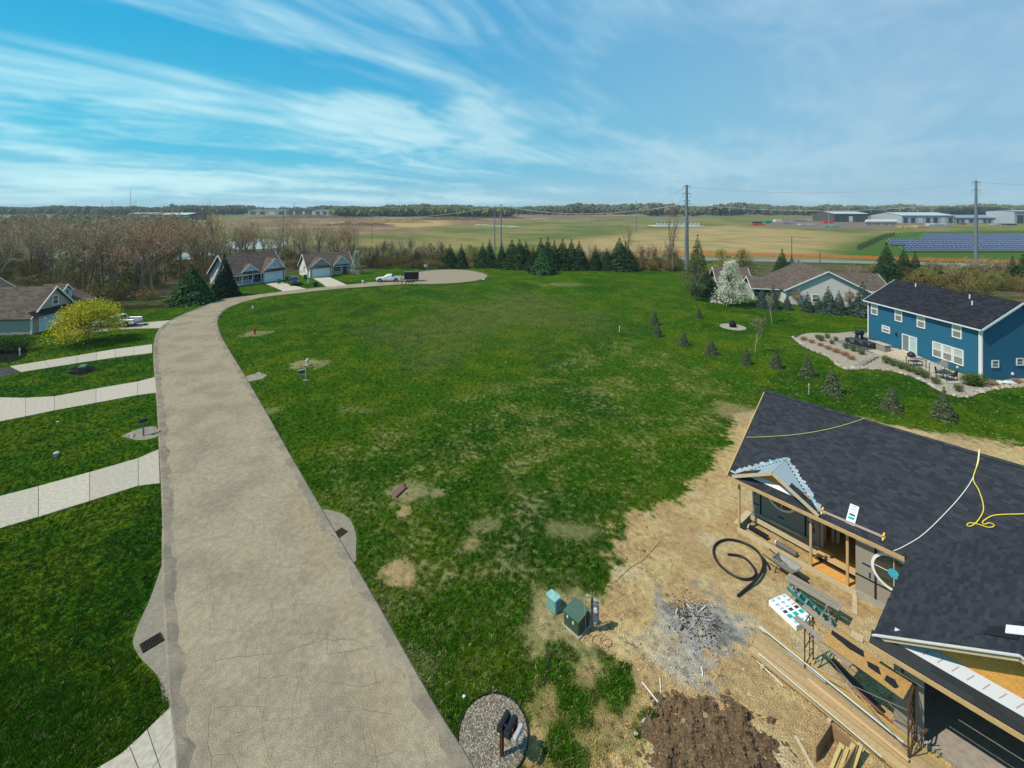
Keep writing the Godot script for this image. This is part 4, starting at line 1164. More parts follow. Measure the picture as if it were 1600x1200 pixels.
	var h3 := thing("garage_house", "beige house with broad brown roof, dormer and pale blue garage door by the yellow tree", "house", Vector3(-66.5, 0, -62.0), 1.66)
	wallbox(h3, 0.0, 7.0, -13.0, 0.0, 2.45, bg, "z", 5.7, bg)
	roof_z(h3, -0.1, 7.1, -13.5, 0.0, 2.5, 6.1, brown, 0.3)
	slope(h3, Vector3(-0.5, 2.45, 0.95), Vector3(7.5, 2.45, 0.95), Vector3(-0.5, 3.15, 0.05), Vector3(7.5, 3.15, 0.05), [Color(0.055, 0.04, 0.045), Color(0.07, 0.05, 0.05)], "pent_roof", 0.25, 0.5, 0.08)
	door_panels(h3, Vector3(3.6, 0, 0.03), 4.9, 2.1, 0, Color(0.40, 0.66, 0.78))
	win(h3, Vector3(3.5, 4.1, 0.02), 0.95, 1.35, 0, glassd, glassd, white)
	wallbox(h3, 3.0, 10.0, -22.0, -9.0, 2.6, bg, "")
	roof_x(h3, 1.0, 10.4, -22.0, -8.6, 2.7, 7.0, brown, 0.4)
	wallbox(h3, 7.0, 12.0, -8.0, -1.6, 2.5, bg, "")
	slope(h3, Vector3(6.9, 2.5, -1.0), Vector3(12.4, 2.5, -1.0), Vector3(6.9, 5.2, -6.5), Vector3(12.4, 5.2, -6.5), brown)
	wallbox(h3, 8.2, 9.6, -5.2, -2.9, 4.7, bg, "z", 5.4)
	roof_z(h3, 8.1, 9.7, -6.2, -2.9, 4.7, 5.55, brown, 0.2); win(h3, Vector3(8.9, 4.25, -2.88), 0.7, 0.95, 0, glassd, glassd, white)
	# white ranch with a broad gable towards the fire pit lawn
	var h4 := thing("ranch_house", "low white ranch house with broad gable and brown roof behind a row of spruces", "house", Vector3(49.9, 0, -81.7), -0.24)
	var rw := Color(0.66, 0.64, 0.59)
	wallbox(h4, 0.0, 13.4, -14.0, 0.0, 2.75, rw, "z", 6.1)
	roof_z(h4, 0.0, 13.4, -14.5, 0.0, 2.75, 6.25, brown, 0.45)
	win(h4, Vector3(4.75, 1.25, 0.02), 1.0, 1.45, 0, Color(0.16, 0.22, 0.27), glassd, white)
	wallbox(h4, -4.6, 0.0, -8.5, -3.0, 2.4, Color(0.46, 0.43, 0.39), "")
	roof_x(h4, -4.8, 3.2, -8.6, -2.6, 2.5, 4.1, brown, 0.35)
	for k in 3: win(h4, Vector3(-3.9 + k * 1.6, 1.35, -2.98), 1.3, 1.5, 0, glassd, Color(0.12, 0.12, 0.12), white)
	wallbox(h4, -9.5, -4.6, -15.5, -9.5, 2.5, Color(0.30, 0.26, 0.23), "")
	roof_x(h4, -9.8, -3.6, -15.8, -9.0, 2.6, 4.9, brown, 0.35)
	wallbox(h4, 13.4, 17.5, -13.0, -4.0, 2.5, rw, "")
	roof_x(h4, 10.5, 18.0, -13.2, -3.6, 2.6, 5.0, brown, 0.35)
	# blue two-storey house
	var h5 := thing("blue_house", "blue two-storey house with white windows, charcoal gable roof and a patio", "house", Vector3(47.6, 0, -59.8), -1.5425)
	var blue := Color(0.020, 0.135, 0.235)
	var slate := [Color(0.034, 0.038, 0.048), Color(0.045, 0.048, 0.058), Color(0.028, 0.031, 0.04)]
	wallbox(h5, 0.0, 14.0, -8.0, 0.0, 5.35, blue, "x", 7.75, null, 0.18)
	roof_x(h5, 0.0, 14.0, -8.0, 0.0, 5.4, 7.9, slate, 0.38, 0.22, 0.42, Color(0.62, 0.66, 0.70))
	var up := Color(0.42, 0.47, 0.42); var lo := Color(0.19, 0.20, 0.19)
	for q in [[1.0, 4.25], [4.55, 4.25], [7.5, 4.25], [11.6, 4.25]]: win(h5, Vector3(q[0], q[1], 0.02), 1.0, 1.5, 0, up, lo, white)
	win(h5, Vector3(2.75, 2.05, 0.02), 1.15, 0.85, 0, up, lo, white)
	for q in [9.45, 10.6, 11.75]: win(h5, Vector3(q, 1.55, 0.02), 1.1, 1.7, 0, up, lo, white)
	win(h5, Vector3(5.55, 1.15, 0.02), 0.98, 2.05, 0, Color(0.17, 0.20, 0.20), lo, white, 0.08, false); win(h5, Vector3(6.5, 1.15, 0.02), 0.98, 2.05, 0, Color(0.36, 0.50, 0.47), lo, white, 0.08, false)
	for q in [[-1.4, 1.55, 0.75, 0.75], [-4.0, 1.75, 0.75, 0.75], [-5.7, 1.6, 0.9, 1.2]]: win(h5, Vector3(14.02, q[1], q[0]), q[2], q[3], PI / 2, Color(0.10, 0.13, 0.14), lo, Color(0.5, 0.55, 0.58))
	var dsp := MB.new(); dsp.tube([Vector3(13.9, 5.3, 0.12), Vector3(13.9, 0.1, 0.12)], [0.06], 6, white); part(dsp, "downspout", M.satin, h5); dsp = MB.new(); dsp.tube([Vector3(0.1, 5.3, 0.12), Vector3(0.1, 0.1, 0.12)], [0.05], 6, white); part(dsp, "downspout", M.satin, h5)
	for q in [[3.2, -3.4], [9.9, -3.2], [10.9, -2.4]]:
		var ve := MB.new(); var yy: float = 5.4 - q[1] / 4.0 * 2.5 if q[1] > -4 else 7.8
		ve.tube([Vector3(q[0], yy - 0.1, q[1]), Vector3(q[0], yy + 0.45, q[1])], [0.07], 8, Color(0.6, 0.6, 0.6)); part(ve, "vent_pipe", M.satin, h5)
	var lampb := MB.new(); lampb.cbox(Vector3(4.25, 1.85, 0.1), Vector3(0.16, 0.34, 0.16), 0.02, Color(0.02, 0.02, 0.02)); part(lampb, "wall_lantern", M.satin, h5)
	var vt := MB.new(); vt.cbox(Vector3(14.08, 0.55, -3.2), Vector3(0.12, 0.25, 0.2), 0.02, white); part(vt, "dryer_vent", M.satin, h5)
	var fnd := MB.new(); fnd.up(Vector3(7, -0.05, -4), Vector3(13.96, 0.12, 7.96), Color(0.3, 0.29, 0.28)); part(fnd, "foundation", M.concrete, h5)
# ---------- the house under construction ----------
const SITE_TURN := -0.887
var site_at := Vector3(12.3, 0, -24.26)
func site_xf() -> Transform3D: return Transform3D(Basis(Vector3.UP, SITE_TURN), site_at)
func SW(u: float, h: float, w: float) -> Vector3: return site_xf() * Vector3(u, h, w)
func slab_tri(mb: MB, a: Vector3, b: Vector3, c: Vector3, th: float, col: Color) -> void:
	var n := (b - a).cross(c - a).normalized() * th
	mb.tri(a, b, c, col); mb.tri(a - n, c - n, b - n, col)
	mb.quad(a - n, b - n, b, a, col); mb.quad(b - n, c - n, c, b, col); mb.quad(c - n, a - n, a, c, col)
func make_building_site() -> void:
	rng.seed = 31
	var slate := [Color(0.046, 0.052, 0.066), Color(0.054, 0.060, 0.074), Color(0.040, 0.046, 0.059), Color(0.060, 0.066, 0.080)]
	var pine := Color(0.62, 0.43, 0.21); var pale := Color(0.66, 0.54, 0.35); var osb := Color(1, 1, 1); var board := Color(0.37, 0.33, 0.27); var tape := Color(0.02, 0.02, 0.022)
	var h := thing("unfinished_house", "unfinished house with dark shingle roof, raw wood fascia and grey sheathing panels", "house", site_at, SITE_TURN)
	# roofs
	slope(h, Vector3(-0.45, 2.95, 0.35), Vector3(17, 2.95, 0.35), Vector3(-0.45, 6.3, -4.6), Vector3(17, 6.3, -4.6), slate, "roof", 0.142, 0.27, 0.14)
	slope(h, Vector3(17, 2.95, -9.55), Vector3(-0.45, 2.95, -9.55), Vector3(17, 6.3, -4.6), Vector3(-0.45, 6.3, -4.6), slate, "roof", 0.2, 0.5, 0.14)
	slope(h, Vector3(7.0, 3.05, 0.2), Vector3(7.0, 3.05, 5.75), Vector3(10.3, 4.9, -2.53), Vector3(10.3, 4.9, 5.75), slate, "garage_roof", 0.142, 0.27, 0.12)
	slope(h, Vector3(13.6, 3.05, 5.75), Vector3(13.6, 3.05, 0.2), Vector3(10.3, 4.9, 5.75), Vector3(10.3, 4.9, -2.53), slate, "garage_roof", 0.142, 0.27, 0.12)
	var rc := MB.new()
	for k in 58:
		rc.box(Vector3(-0.3 + k * 0.3, 6.325, -4.6), Vector3(0.31, 0.02, 0.02), slate[k % 4])
		rc.bar(Vector3(-0.45 + k * 0.3, 6.33, -4.6), Vector3(-0.45 + k * 0.3, 6.25, -4.46), 0.3, 0.015, J(slate[k % 4], 0.15)); rc.bar(Vector3(-0.45 + k * 0.3, 6.33, -4.6), Vector3(-0.45 + k * 0.3, 6.25, -4.74), 0.3, 0.015, J(slate[k % 4], 0.15))
	var rcp := part(rc, "ridge_cap", M.shingle, h); rcp.set_meta("kind", "stuff")
	# raw fascia, rakes, beam
	var wd := func(a: Vector3, b: Vector3, w: float, t: float, called: String, col: Color) -> MeshInstance3D:
		var mb := MB.new(); mb.bar(a, b, w, t, col); return part(mb, called, M.wood, h)
	wd.call(Vector3(-0.45, 2.86, 0.39), Vector3(6.9, 2.86, 0.39), 0.045, 0.17, "fascia", pine)
	wd.call(Vector3(-0.49, 2.83, 0.39), Vector3(-0.49, 6.2, -4.6), 0.045, 0.2, "rake_board", pine)
	wd.call(Vector3(-0.49, 2.83, -9.6), Vector3(-0.49, 6.2, -4.6), 0.045, 0.2, "rake_board", pine)
	wd.call(Vector3(-0.1, 2.70, 0.0), Vector3(5.2, 2.70, 0.0), 0.1, 0.2, "porch_beam", pine)
	for q in [0.0, 3.38, 4.84]: wd.call(Vector3(q, 0.18, 0.0), Vector3(q, 2.6, 0.0), 0.1, 0.1, "porch_post", pine)
	# sheathing walls: panels with black seam tape and blue print
	var panel := func(a: Vector3, b: Vector3, y0: float, y1: float, seams: Array, hs: Array, n: Vector3) -> void:
		var d := (b - a).normalized(); var cuts := [0.0] + seams + [(b - a).length()]
		for i in cuts.size() - 1:
			var mb := MB.new()
			mb.box((a + d * (cuts[i] + cuts[i + 1]) * 0.5) + Vector3.UP * (y0 + y1) * 0.5, Vector3(cuts[i + 1] - cuts[i] - 0.008, y1 - y0, 0.1), J(board, 0.05), Basis(d, Vector3.UP, d.cross(Vector3.UP)))
			part(mb, "sheathing_panel", M.stucco, h)
		for s in seams:
			var mb := MB.new(); mb.box(a + d * s + Vector3.UP * (y0 + y1) * 0.5 + n * 0.053, Vector3(0.085, y1 - y0, 0.004), tape, Basis(d, Vector3.UP, d.cross(Vector3.UP))); part(mb, "seam_tape", M.plain, h)
		for y in hs:
			var mb := MB.new(); mb.box((a + b) * 0.5 + Vector3.UP * float(y) + n * 0.055, Vector3((b - a).length(), 0.075, 0.004), tape, Basis(d, Vector3.UP, d.cross(Vector3.UP))); part(mb, "seam_tape", M.plain, h)
		for i in cuts.size() - 1:
			for k in 2:
				var mb := MB.new()
				var x: float = lerpf(cuts[i], cuts[i + 1], rng.randf_range(0.25, 0.75))
				mb.box(a + d * x + Vector3.UP * rng.randf_range(y0 + 0.5, y1 - 0.6) + n * 0.053, Vector3(0.30, 0.085, 0.004) if k == 0 else Vector3(0.07, 0.26, 0.004), Color(0.02, 0.035, 0.16), Basis(d, Vector3.UP, d.cross(Vector3.UP)))
				part(mb, "panel_print", M.plain, h)
	panel.call(Vector3(0, 0, -1.75), Vector3(3.23, 0, -1.75), 0.22, 2.95, [0.42, 2.62], [1.62], Vector3(0, 0, 1))
	panel.call(Vector3(5.15, 0, 0), Vector3(7.5, 0, 0), 0.3, 2.95, [0.72, 1.95], [1.02], Vector3(0, 0, 1))
	panel.call(Vector3(7.5, 0, 5.3), Vector3(8.22, 0, 5.3), 0.2, 3.2, [], [], Vector3(0, 0, 1))
	panel.call(Vector3(12.5, 0, 5.3), Vector3(13.4, 0, 5.3), 0.2, 3.2, [], [], Vector3(0, 0, 1))
	panel.call(Vector3(0, 0, -9.2), Vector3(0, 0, -1.75), 0.22, 2.95, [1.2, 2.4, 3.6, 4.8, 6.0], [1.62], Vector3(-1, 0, 0))
	panel.call(Vector3(7.5, 0, 0.0), Vector3(7.5, 0, 5.3), 0.2, 3.0, [1.3, 2.6, 3.9], [1.5], Vector3(-1, 0, 0))
	# side gable, foundation, entry recess, garage shell
	var sb := func(o: Vector3, s: Vector3, called: String, m: Material, col: Color) -> void:
		var mb := MB.new(); mb.up(o, s, col); part(mb, called, m, h)
	var gm := MB.new(); slab_tri(gm, Vector3(0.02, 2.95, -9.2), Vector3(0.02, 2.95, 0.0), Vector3(0.02, 6.1, -4.6), 0.1, board); part(gm, "side_gable", M.stucco, h)
	sb.call(Vector3(1.6, -0.02, -1.72), Vector3(3.3, 0.24, 0.2), "foundation", M.concrete, Color(0.40, 0.37, 0.32))
	sb.call(Vector3(6.3, -0.02, 0.0), Vector3(2.5, 0.33, 0.16), "foundation", M.concrete, Color(0.40, 0.37, 0.32))
	sb.call(Vector3(7.9, -0.02, 5.3), Vector3(0.9, 0.22, 0.16), "foundation", M.concrete, Color(0.40, 0.37, 0.32))
	sb.call(Vector3(4.19, 0.05, -2.0), Vector3(1.86, 0.15, 3.9), "subfloor", M.osb, Color(1.0, 0.92, 0.74))
	sb.call(Vector3(4.19, 0.2, -3.9), Vector3(2.0, 2.9, 0.1), "recess_wall", M.osb, Color(1.0, 0.92, 0.74))
	sb.call(Vector3(3.18, 0.2, -2.85), Vector3(0.1, 2.75, 2.1), "recess_wall", M.osb, Color(1.0, 0.92, 0.74))
	sb.call(Vector3(5.2, 0.2, -2.0), Vector3(0.1, 2.75, 3.9), "recess_wall", M.osb, Color(1.0, 0.92, 0.74))
	for q in [[3.3, -1.85], [3.3, -2.25], [3.55, -2.7], [3.75, -2.75]]: sb.call(Vector3(q[0], 0.2, q[1]), Vector3(0.14, 2.6, 0.04), "stud", M.wood, pale)
	sb.call(Vector3(8.6, 0.2, -9.2), Vector3(17.0, 2.75, 0.1), "back_wall", M.stucco, board)
	var dk := Color(0.12, 0.112, 0.10)  # garage inner walls: the shade of the interior is put into this darkened sheathing colour
	sb.call(Vector3(10.45, 0.02, 1.2), Vector3(5.7, 0.10, 8.1), "garage_floor", M.concrete, Color(0.34, 0.31, 0.26))
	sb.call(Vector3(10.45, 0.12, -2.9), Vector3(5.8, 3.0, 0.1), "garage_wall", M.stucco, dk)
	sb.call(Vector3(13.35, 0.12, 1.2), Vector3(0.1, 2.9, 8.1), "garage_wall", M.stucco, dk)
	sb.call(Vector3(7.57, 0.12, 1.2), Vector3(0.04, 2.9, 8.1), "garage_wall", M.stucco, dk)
	sb.call(Vector3(10.45, 3.02, 1.3), Vector3(5.7, 0.04, 8.0), "garage_ceiling", M.osb, Color(1.0, 0.92, 0.74))
	sb.call(Vector3(10.35, 2.75, 5.3), Vector3(4.3, 0.5, 0.12), "door_header", M.wood, pine)
	sb.call(Vector3(10.9, 0.12, 4.7), Vector3(0.14, 0.9, 0.05), "stud", M.wood, pale)
	# garage front: pent strip, membrane, raw gable
	slope(h, Vector3(6.95, 2.92, 6.05), Vector3(13.65, 2.92, 6.05), Vector3(6.95, 3.14, 5.72), Vector3(13.65, 3.14, 5.72), [Color(0.05, 0.055, 0.06), Color(0.04, 0.045, 0.05)], "pent_roof", 0.2, 1.2, 0.08)
	var mem := MB.new(); mem.quad(Vector3(7.5, 3.15, 5.70), Vector3(13.1, 3.15, 5.70), Vector3(13.1, 3.42, 5.38), Vector3(7.5, 3.42, 5.38), Color(0.36, 0.39, 0.42)); part(mem, "membrane", M.satin, h)
	for k in 16:
		var pr := MB.new(); var x := 7.9 + k * 0.33
		pr.bar(Vector3(x, 3.22, 5.62), Vector3(x + 0.14, 3.36, 5.455), 0.03, 0.004, Color(0.34, 0.22, 0.30)); part(pr, "membrane_print", M.plain, h)
	wd.call(Vector3(6.95, 2.84, 6.09), Vector3(13.65, 2.84, 6.09), 0.045, 0.15, "fascia", pine)
	var og := MB.new(); slab_tri(og, Vector3(7.2, 3.1, 5.36), Vector3(13.4, 3.1, 5.36), Vector3(10.3, 4.8, 5.36), 0.05, Color(1.0, 0.92, 0.74)); part(og, "raw_gable", M.osb, h)
	wd.call(Vector3(6.98, 2.98, 5.80), Vector3(10.3, 4.83, 5.80), 0.05, 0.16, "rake_board", pale); wd.call(Vector3(13.62, 2.98, 5.80), Vector3(10.3, 4.83, 5.80), 0.05, 0.16, "rake_board", pale)
	wd.call(Vector3(6.98, 3.06, 5.85), Vector3(10.3, 4.92, 5.85), 0.08, 0.03, "drip_edge", Color(0.7, 0.7, 0.68)); wd.call(Vector3(13.62, 3.06, 5.85), Vector3(10.3, 4.92, 5.85), 0.08, 0.03, "drip_edge", Color(0.7, 0.7, 0.68))
	# little porch gable, half roofed in pale membrane
	var bm := Color(0.30, 0.36, 0.40)
	var lm := MB.new(); slab_tri(lm, Vector3(-0.15, 3.06, 0.33), Vector3(1.8, 4.12, 0.33), Vector3(1.8, 4.12, -1.3), -0.03, bm); part(lm, "membrane", M.satin, h)
	var rm := MB.new(); slab_tri(rm, Vector3(1.8, 4.12, 0.33), Vector3(3.75, 3.06, 0.33), Vector3(1.8, 4.12, -1.3), -0.03, bm); part(rm, "membrane", M.satin, h)
	var sl := MB.new()
	for r in 5:
		var t := r * 0.13
		for s in [-1, 1]:
			var a := Vector3(1.8 + s * (1.9 - t * 1.8), 3.12 + t * 0.98 , 0.30); var b := a + Vector3(0, 0.02, -0.55 + t * 0.3)
			sl.quad(a, b, b + Vector3(-s * 0.24, 0.135, 0), a + Vector3(-s * 0.24, 0.135, 0), slate[r % 4])
	part(sl, "starter_shingles", M.shingle, h).set_meta("kind", "stuff")
	var fl := MB.new()
	var us := Vector3(0, 0.56, -0.828)
	for s in [-1.0, 1.0]:
		for k in 15:
			# cut-back courses beside the valley show strips of pale membrane on the main slope
			var t := (k + 0.5) / 15.0
			for z in 2:
				var w := lerpf(0.22, -1.40, t)
				var u0: float = lerpf(1.8 + s * 2.0, 1.8, t) - s * 0.1; var wd2 := rng.randf_range(0.16, 0.42) if z == 0 else rng.randf_range(0.1, 0.3)
				var o := Vector3(u0, 2.95 + (0.35 - w) * 0.677 + 0.034 + z * 0.003, w) + us * (z * 0.06)
				var e := Vector3(s * wd2, 0, 0); var u := us * rng.randf_range(0.09, 0.15)
				fl.quad(o, o + e, o + e + u, o + u, J(Color(0.25, 0.30, 0.345) if rng.randf() < 0.82 else Color(0.12, 0.30, 0.34), 0.22))
	part(fl, "ragged_membrane", M.satin, h).set_meta("kind", "stuff")
	var of := MB.new(); slab_tri(of, Vector3(0.2, 3.35, -0.1), Vector3(3.4, 3.35, -0.1), Vector3(1.8, 4.02, -0.1), 0.05, Color(1.0, 0.92, 0.74)); part(of, "raw_gable", M.osb, h)
	var ws := MB.new(); ws.quad(Vector3(0.3, 3.22, 0.06), Vector3(3.3, 3.22, 0.06), Vector3(3.2, 3.40, -0.08), Vector3(0.4, 3.40, -0.08), Color(0.6, 0.6, 0.62)); part(ws, "membrane", M.satin, h)
	wd.call(Vector3(-0.2, 3.0, 0.36), Vector3(1.8, 4.08, 0.36), 0.05, 0.15, "rake_board", pale); wd.call(Vector3(3.8, 3.0, 0.36), Vector3(1.8, 4.08, 0.36), 0.05, 0.15, "rake_board", pale)
	# round windows
	for q in [[1.5, 1.95, -1.69], [6.5, 1.85, 0.06]]:
		var fr := MB.new(); var gl := MB.new(); var mu := MB.new()
		var o := Vector3(q[0], q[1], q[2]); var R := 0.78
		for k in 36:
			var a0 := TAU * k / 36; var a1 := TAU * (k + 1) / 36
			var p0 := Vector3(cos(a0), sin(a0), 0); var p1 := Vector3(cos(a1), sin(a1), 0)
			fr.quad(o + p0 * R + Vector3(0, 0, 0.04), o + p1 * R + Vector3(0, 0, 0.04), o + p1 * (R - 0.1) + Vector3(0, 0, 0.05), o + p0 * (R - 0.1) + Vector3(0, 0, 0.05), Color(0.7, 0.7, 0.68))
			fr.quad(o + p0 * R, o + p1 * R, o + p1 * R + Vector3(0, 0, 0.04), o + p0 * R + Vector3(0, 0, 0.04), Color(0.7, 0.7, 0.68))
			fr.quad(o + p1 * (R - 0.1), o + p0 * (R - 0.1), o + p0 * (R - 0.1) + Vector3(0, 0, 0.05), o + p1 * (R - 0.1) + Vector3(0, 0, 0.05), Color(0.7, 0.7, 0.68))
			gl.tri(o + Vector3(0, 0, 0.01), o + p0 * (R - 0.1) + Vector3(0, 0, 0.01), o + p1 * (R - 0.1) + Vector3(0, 0, 0.01), Color(0.03, 0.035, 0.025))
		var f := part(fr, "round_window", M.satin, h); part(gl, "pane", M.glass, f)
		mu.bar(o + Vector3(0, -0.7, 0.02), o + Vector3(0, 0.7, 0.02), 0.02, 0.02, Color(0.66, 0.66, 0.64)); mu.bar(o + Vector3(-0.7, 0, 0.02), o + Vector3(0.7, 0, 0.02), 0.02, 0.02, Color(0.66, 0.66, 0.64))
		part(mu, "muntin", M.satin, f)
		var st := MB.new(); st.lathe(Vector3.ZERO, [[0.0, 0.0], [0.2, 0.0], [0.2, 0.006], [0.0, 0.006]], 20, Color(0.05, 0.35, 0.5))
		var sp := part(st, "sticker", M.satin, f); sp.position = o + Vector3(0, 0, 0.035); sp.rotation.x = PI / 2
	# porch form boards
	for q in [[Vector3(-0.05, 0.12, 0.08), Vector3(5.2, 0.12, 0.08), 0.05, 0.24], [Vector3(-0.12, 0.34, 0.0), Vector3(-0.12, 0.34, -1.5), 0.3, 0.05], [Vector3(0.1, 0.44, -1.5), Vector3(3.0, 0.44, -1.5), 0.24, 0.05], [Vector3(0.1, 0.3, -1.2), Vector3(4.9, 0.24, -1.0), 0.05, 0.24]]:
		wd.call(q[0], q[1], q[2], q[3], "form_board", pale)
	for k in 4: wd.call(Vector3(-0.12, 0.1, -0.3 - k * 0.35), Vector3(-0.12, 0.32, -0.3 - k * 0.35), 0.28, 0.04, "form_board", pale)
	# ---- things lying on the roof ----
	var X := site_xf()
	var mp := Plane(X * Vector3(0, 2.95, 0.35), X * Vector3(0, 6.3, -4.6), X * Vector3(10, 2.95, 0.35)); if mp.normal.y < 0: mp = -mp
	var gp := Plane(X * Vector3(7.0, 3.05, 0.2), X * Vector3(7.0, 3.05, 5.75), X * Vector3(10.3, 4.9, 5.75)); if gp.normal.y < 0: gp = -gp
	var lay := func(pts: Array, r: float, col: Color, called: String, label: String, cat: String) -> void:
		var w := []
		for q in pts:
			var pl: Plane = mp if q.size() < 3 else gp
			w.append(on_plane(q[0], q[1], pl) + pl.normal * (r + 0.03 + (q[3] if q.size() > 3 else 0.0)))
		var o: Vector3 = w[0]
		var sp := spline(w, 0.12)
		for i in sp.size():
			sp[i] = sp[i] - o
		var t := thing(called, label, cat, o)
		var mb := MB.new(); mb.tube(sp, [r], 6, col); part(mb, "hose", M.rubber, t)
	lay.call([[1166, 684], [1200, 683], [1250, 679], [1300, 670], [1335, 660], [1352, 654]], 0.016, Color(0.36, 0.42, 0.16), "air_hose", "pale green air hose lying across the upper main roof slope", "hose")
	lay.call([[1530, 703], [1527, 725], [1519, 750], [1502, 775], [1475, 805], [1440, 838], [1410, 856], [1396, 862]], 0.016, Color(0.6, 0.62, 0.56), "rope", "white rope hanging in a curve down to the roof valley", "rope")
	lay.call([[1531, 703], [1529, 722], [1521, 750], [1530, 768], [1537, 795], [1530, 812], [1518, 823], [1511, 822], [1516, 818], [1528, 820], [1545, 825], [1554, 822], [1546, 818], [1536, 820], [1541, 812], [1555, 806], [1600, 804], [1640, 801]], 0.02, Color(0.62, 0.50, 0.06), "air_hose", "yellow air hose looped on the roof beside the valley", "hose")
	var tb0 := on_plane(1278, 797, mp); var tb1 := on_plane(1384, 842, mp)
	var tb := thing("toe_board", "long pinkish toe board held by two yellow brackets above the porch eave", "board", tb0)
	var tm := MB.new(); tm.bar(mp.normal * 0.08, tb1 - tb0 + mp.normal * 0.08, 0.04, 0.09, Color(0.62, 0.48, 0.42)); part(tm, "board", M.wood, tb)
	for f in [0.07, 0.97]:
		var bk := MB.new(); var o := (tb1 - tb0) * float(f)
		var upd := (X.basis * Vector3(0, 0.56, -0.828)).normalized()
		bk.bar(o - upd * 0.16 + mp.normal * 0.05, o + upd * 0.2 + mp.normal * 0.05, 0.06, 0.06, Color(0.62, 0.42, 0.02)); bk.bar(o + mp.normal * 0.03, o + mp.normal * 0.2, 0.05, 0.05, Color(0.62, 0.42, 0.02)); part(bk, "bracket", M.satin, tb)
	var wr0 := on_plane(1332, 805, mp) + mp.normal * 0.035
	var wr := thing("shingle_wrapper", "white and teal printed shingle wrapper on the roof above the toe board", "wrapper", wr0)
	wr.basis = Basis((X.basis * Vector3(1, 0, 0)).normalized(), mp.normal, (X.basis * Vector3(0, -0.56, 0.828)).normalized())
	printed_sheet(wr, 0.34, 0.95, 0.02)
	var sc := thing("shingle_offcuts", "dark shingle strips and a white wrapper at the garage ridge", "shingles", on_plane(1588, 985, gp) + gp.normal * 0.03)
	sc.basis = Basis((X.basis * Vector3(0, 0, 1)).normalized(), gp.normal, (X.basis * Vector3(0, 0, 1)).normalized().cross(gp.normal))
	for q in [[0.0, -0.3, 0.9, 0.22, 0.3], [0.15, 0.2, 0.3, 0.85, 0.05], [0.35, 0.3, 0.25, 0.8, -0.15]]:
		var mb := MB.new(); mb.box(Vector3(q[0], 0.01 + 0.008 * q[4], q[1]), Vector3(q[2], 0.012, q[3]), Color(0.03, 0.033, 0.04), Basis(Vector3.UP, q[4])); part(mb, "strip", M.shingle, sc)
	var wmb := MB.new(); wmb.box(Vector3(0.1, 0.035, -0.05), Vector3(0.4, 0.02, 0.5), Color(0.68, 0.68, 0.7)); part(wmb, "wrapper", M.satin, sc)
# a bundle wrapper: white sheet with rows of teal and dark print
func printed_sheet(parent: Node, w: float, l: float, th: float) -> void:
	var mb := MB.new(); mb.cbox(Vector3(0, th * 0.5, 0), Vector3(w, th, l), minf(0.015, th * 0.4), Color(0.72, 0.73, 0.73)); part(mb, "wrapper", M.satin, parent)
	var teal := Color(0.01, 0.33, 0.34); var ink := Color(0.05, 0.05, 0.07); var blue := Color(0.25, 0.45, 0.62)
	for q in [[-0.42, 0.5, 0.09, blue], [-0.28, 0.62, 0.015, ink], [-0.25, 0.62, 0.015, ink], [-0.20, 0.5, 0.02, blue], [-0.12, 0.62, 0.012, ink], [-0.09, 0.62, 0.012, ink], [0.02, 0.62, 0.10, ink], [0.19, 0.68, 0.13, teal], [0.40, 0.6, 0.10, blue]]:
		var p := MB.new(); p.box(Vector3(0, th + 0.002, q[0] * l), Vector3(w * q[1], 0.003, l * q[2]), q[3]); part(p, "print", M.plain, parent)
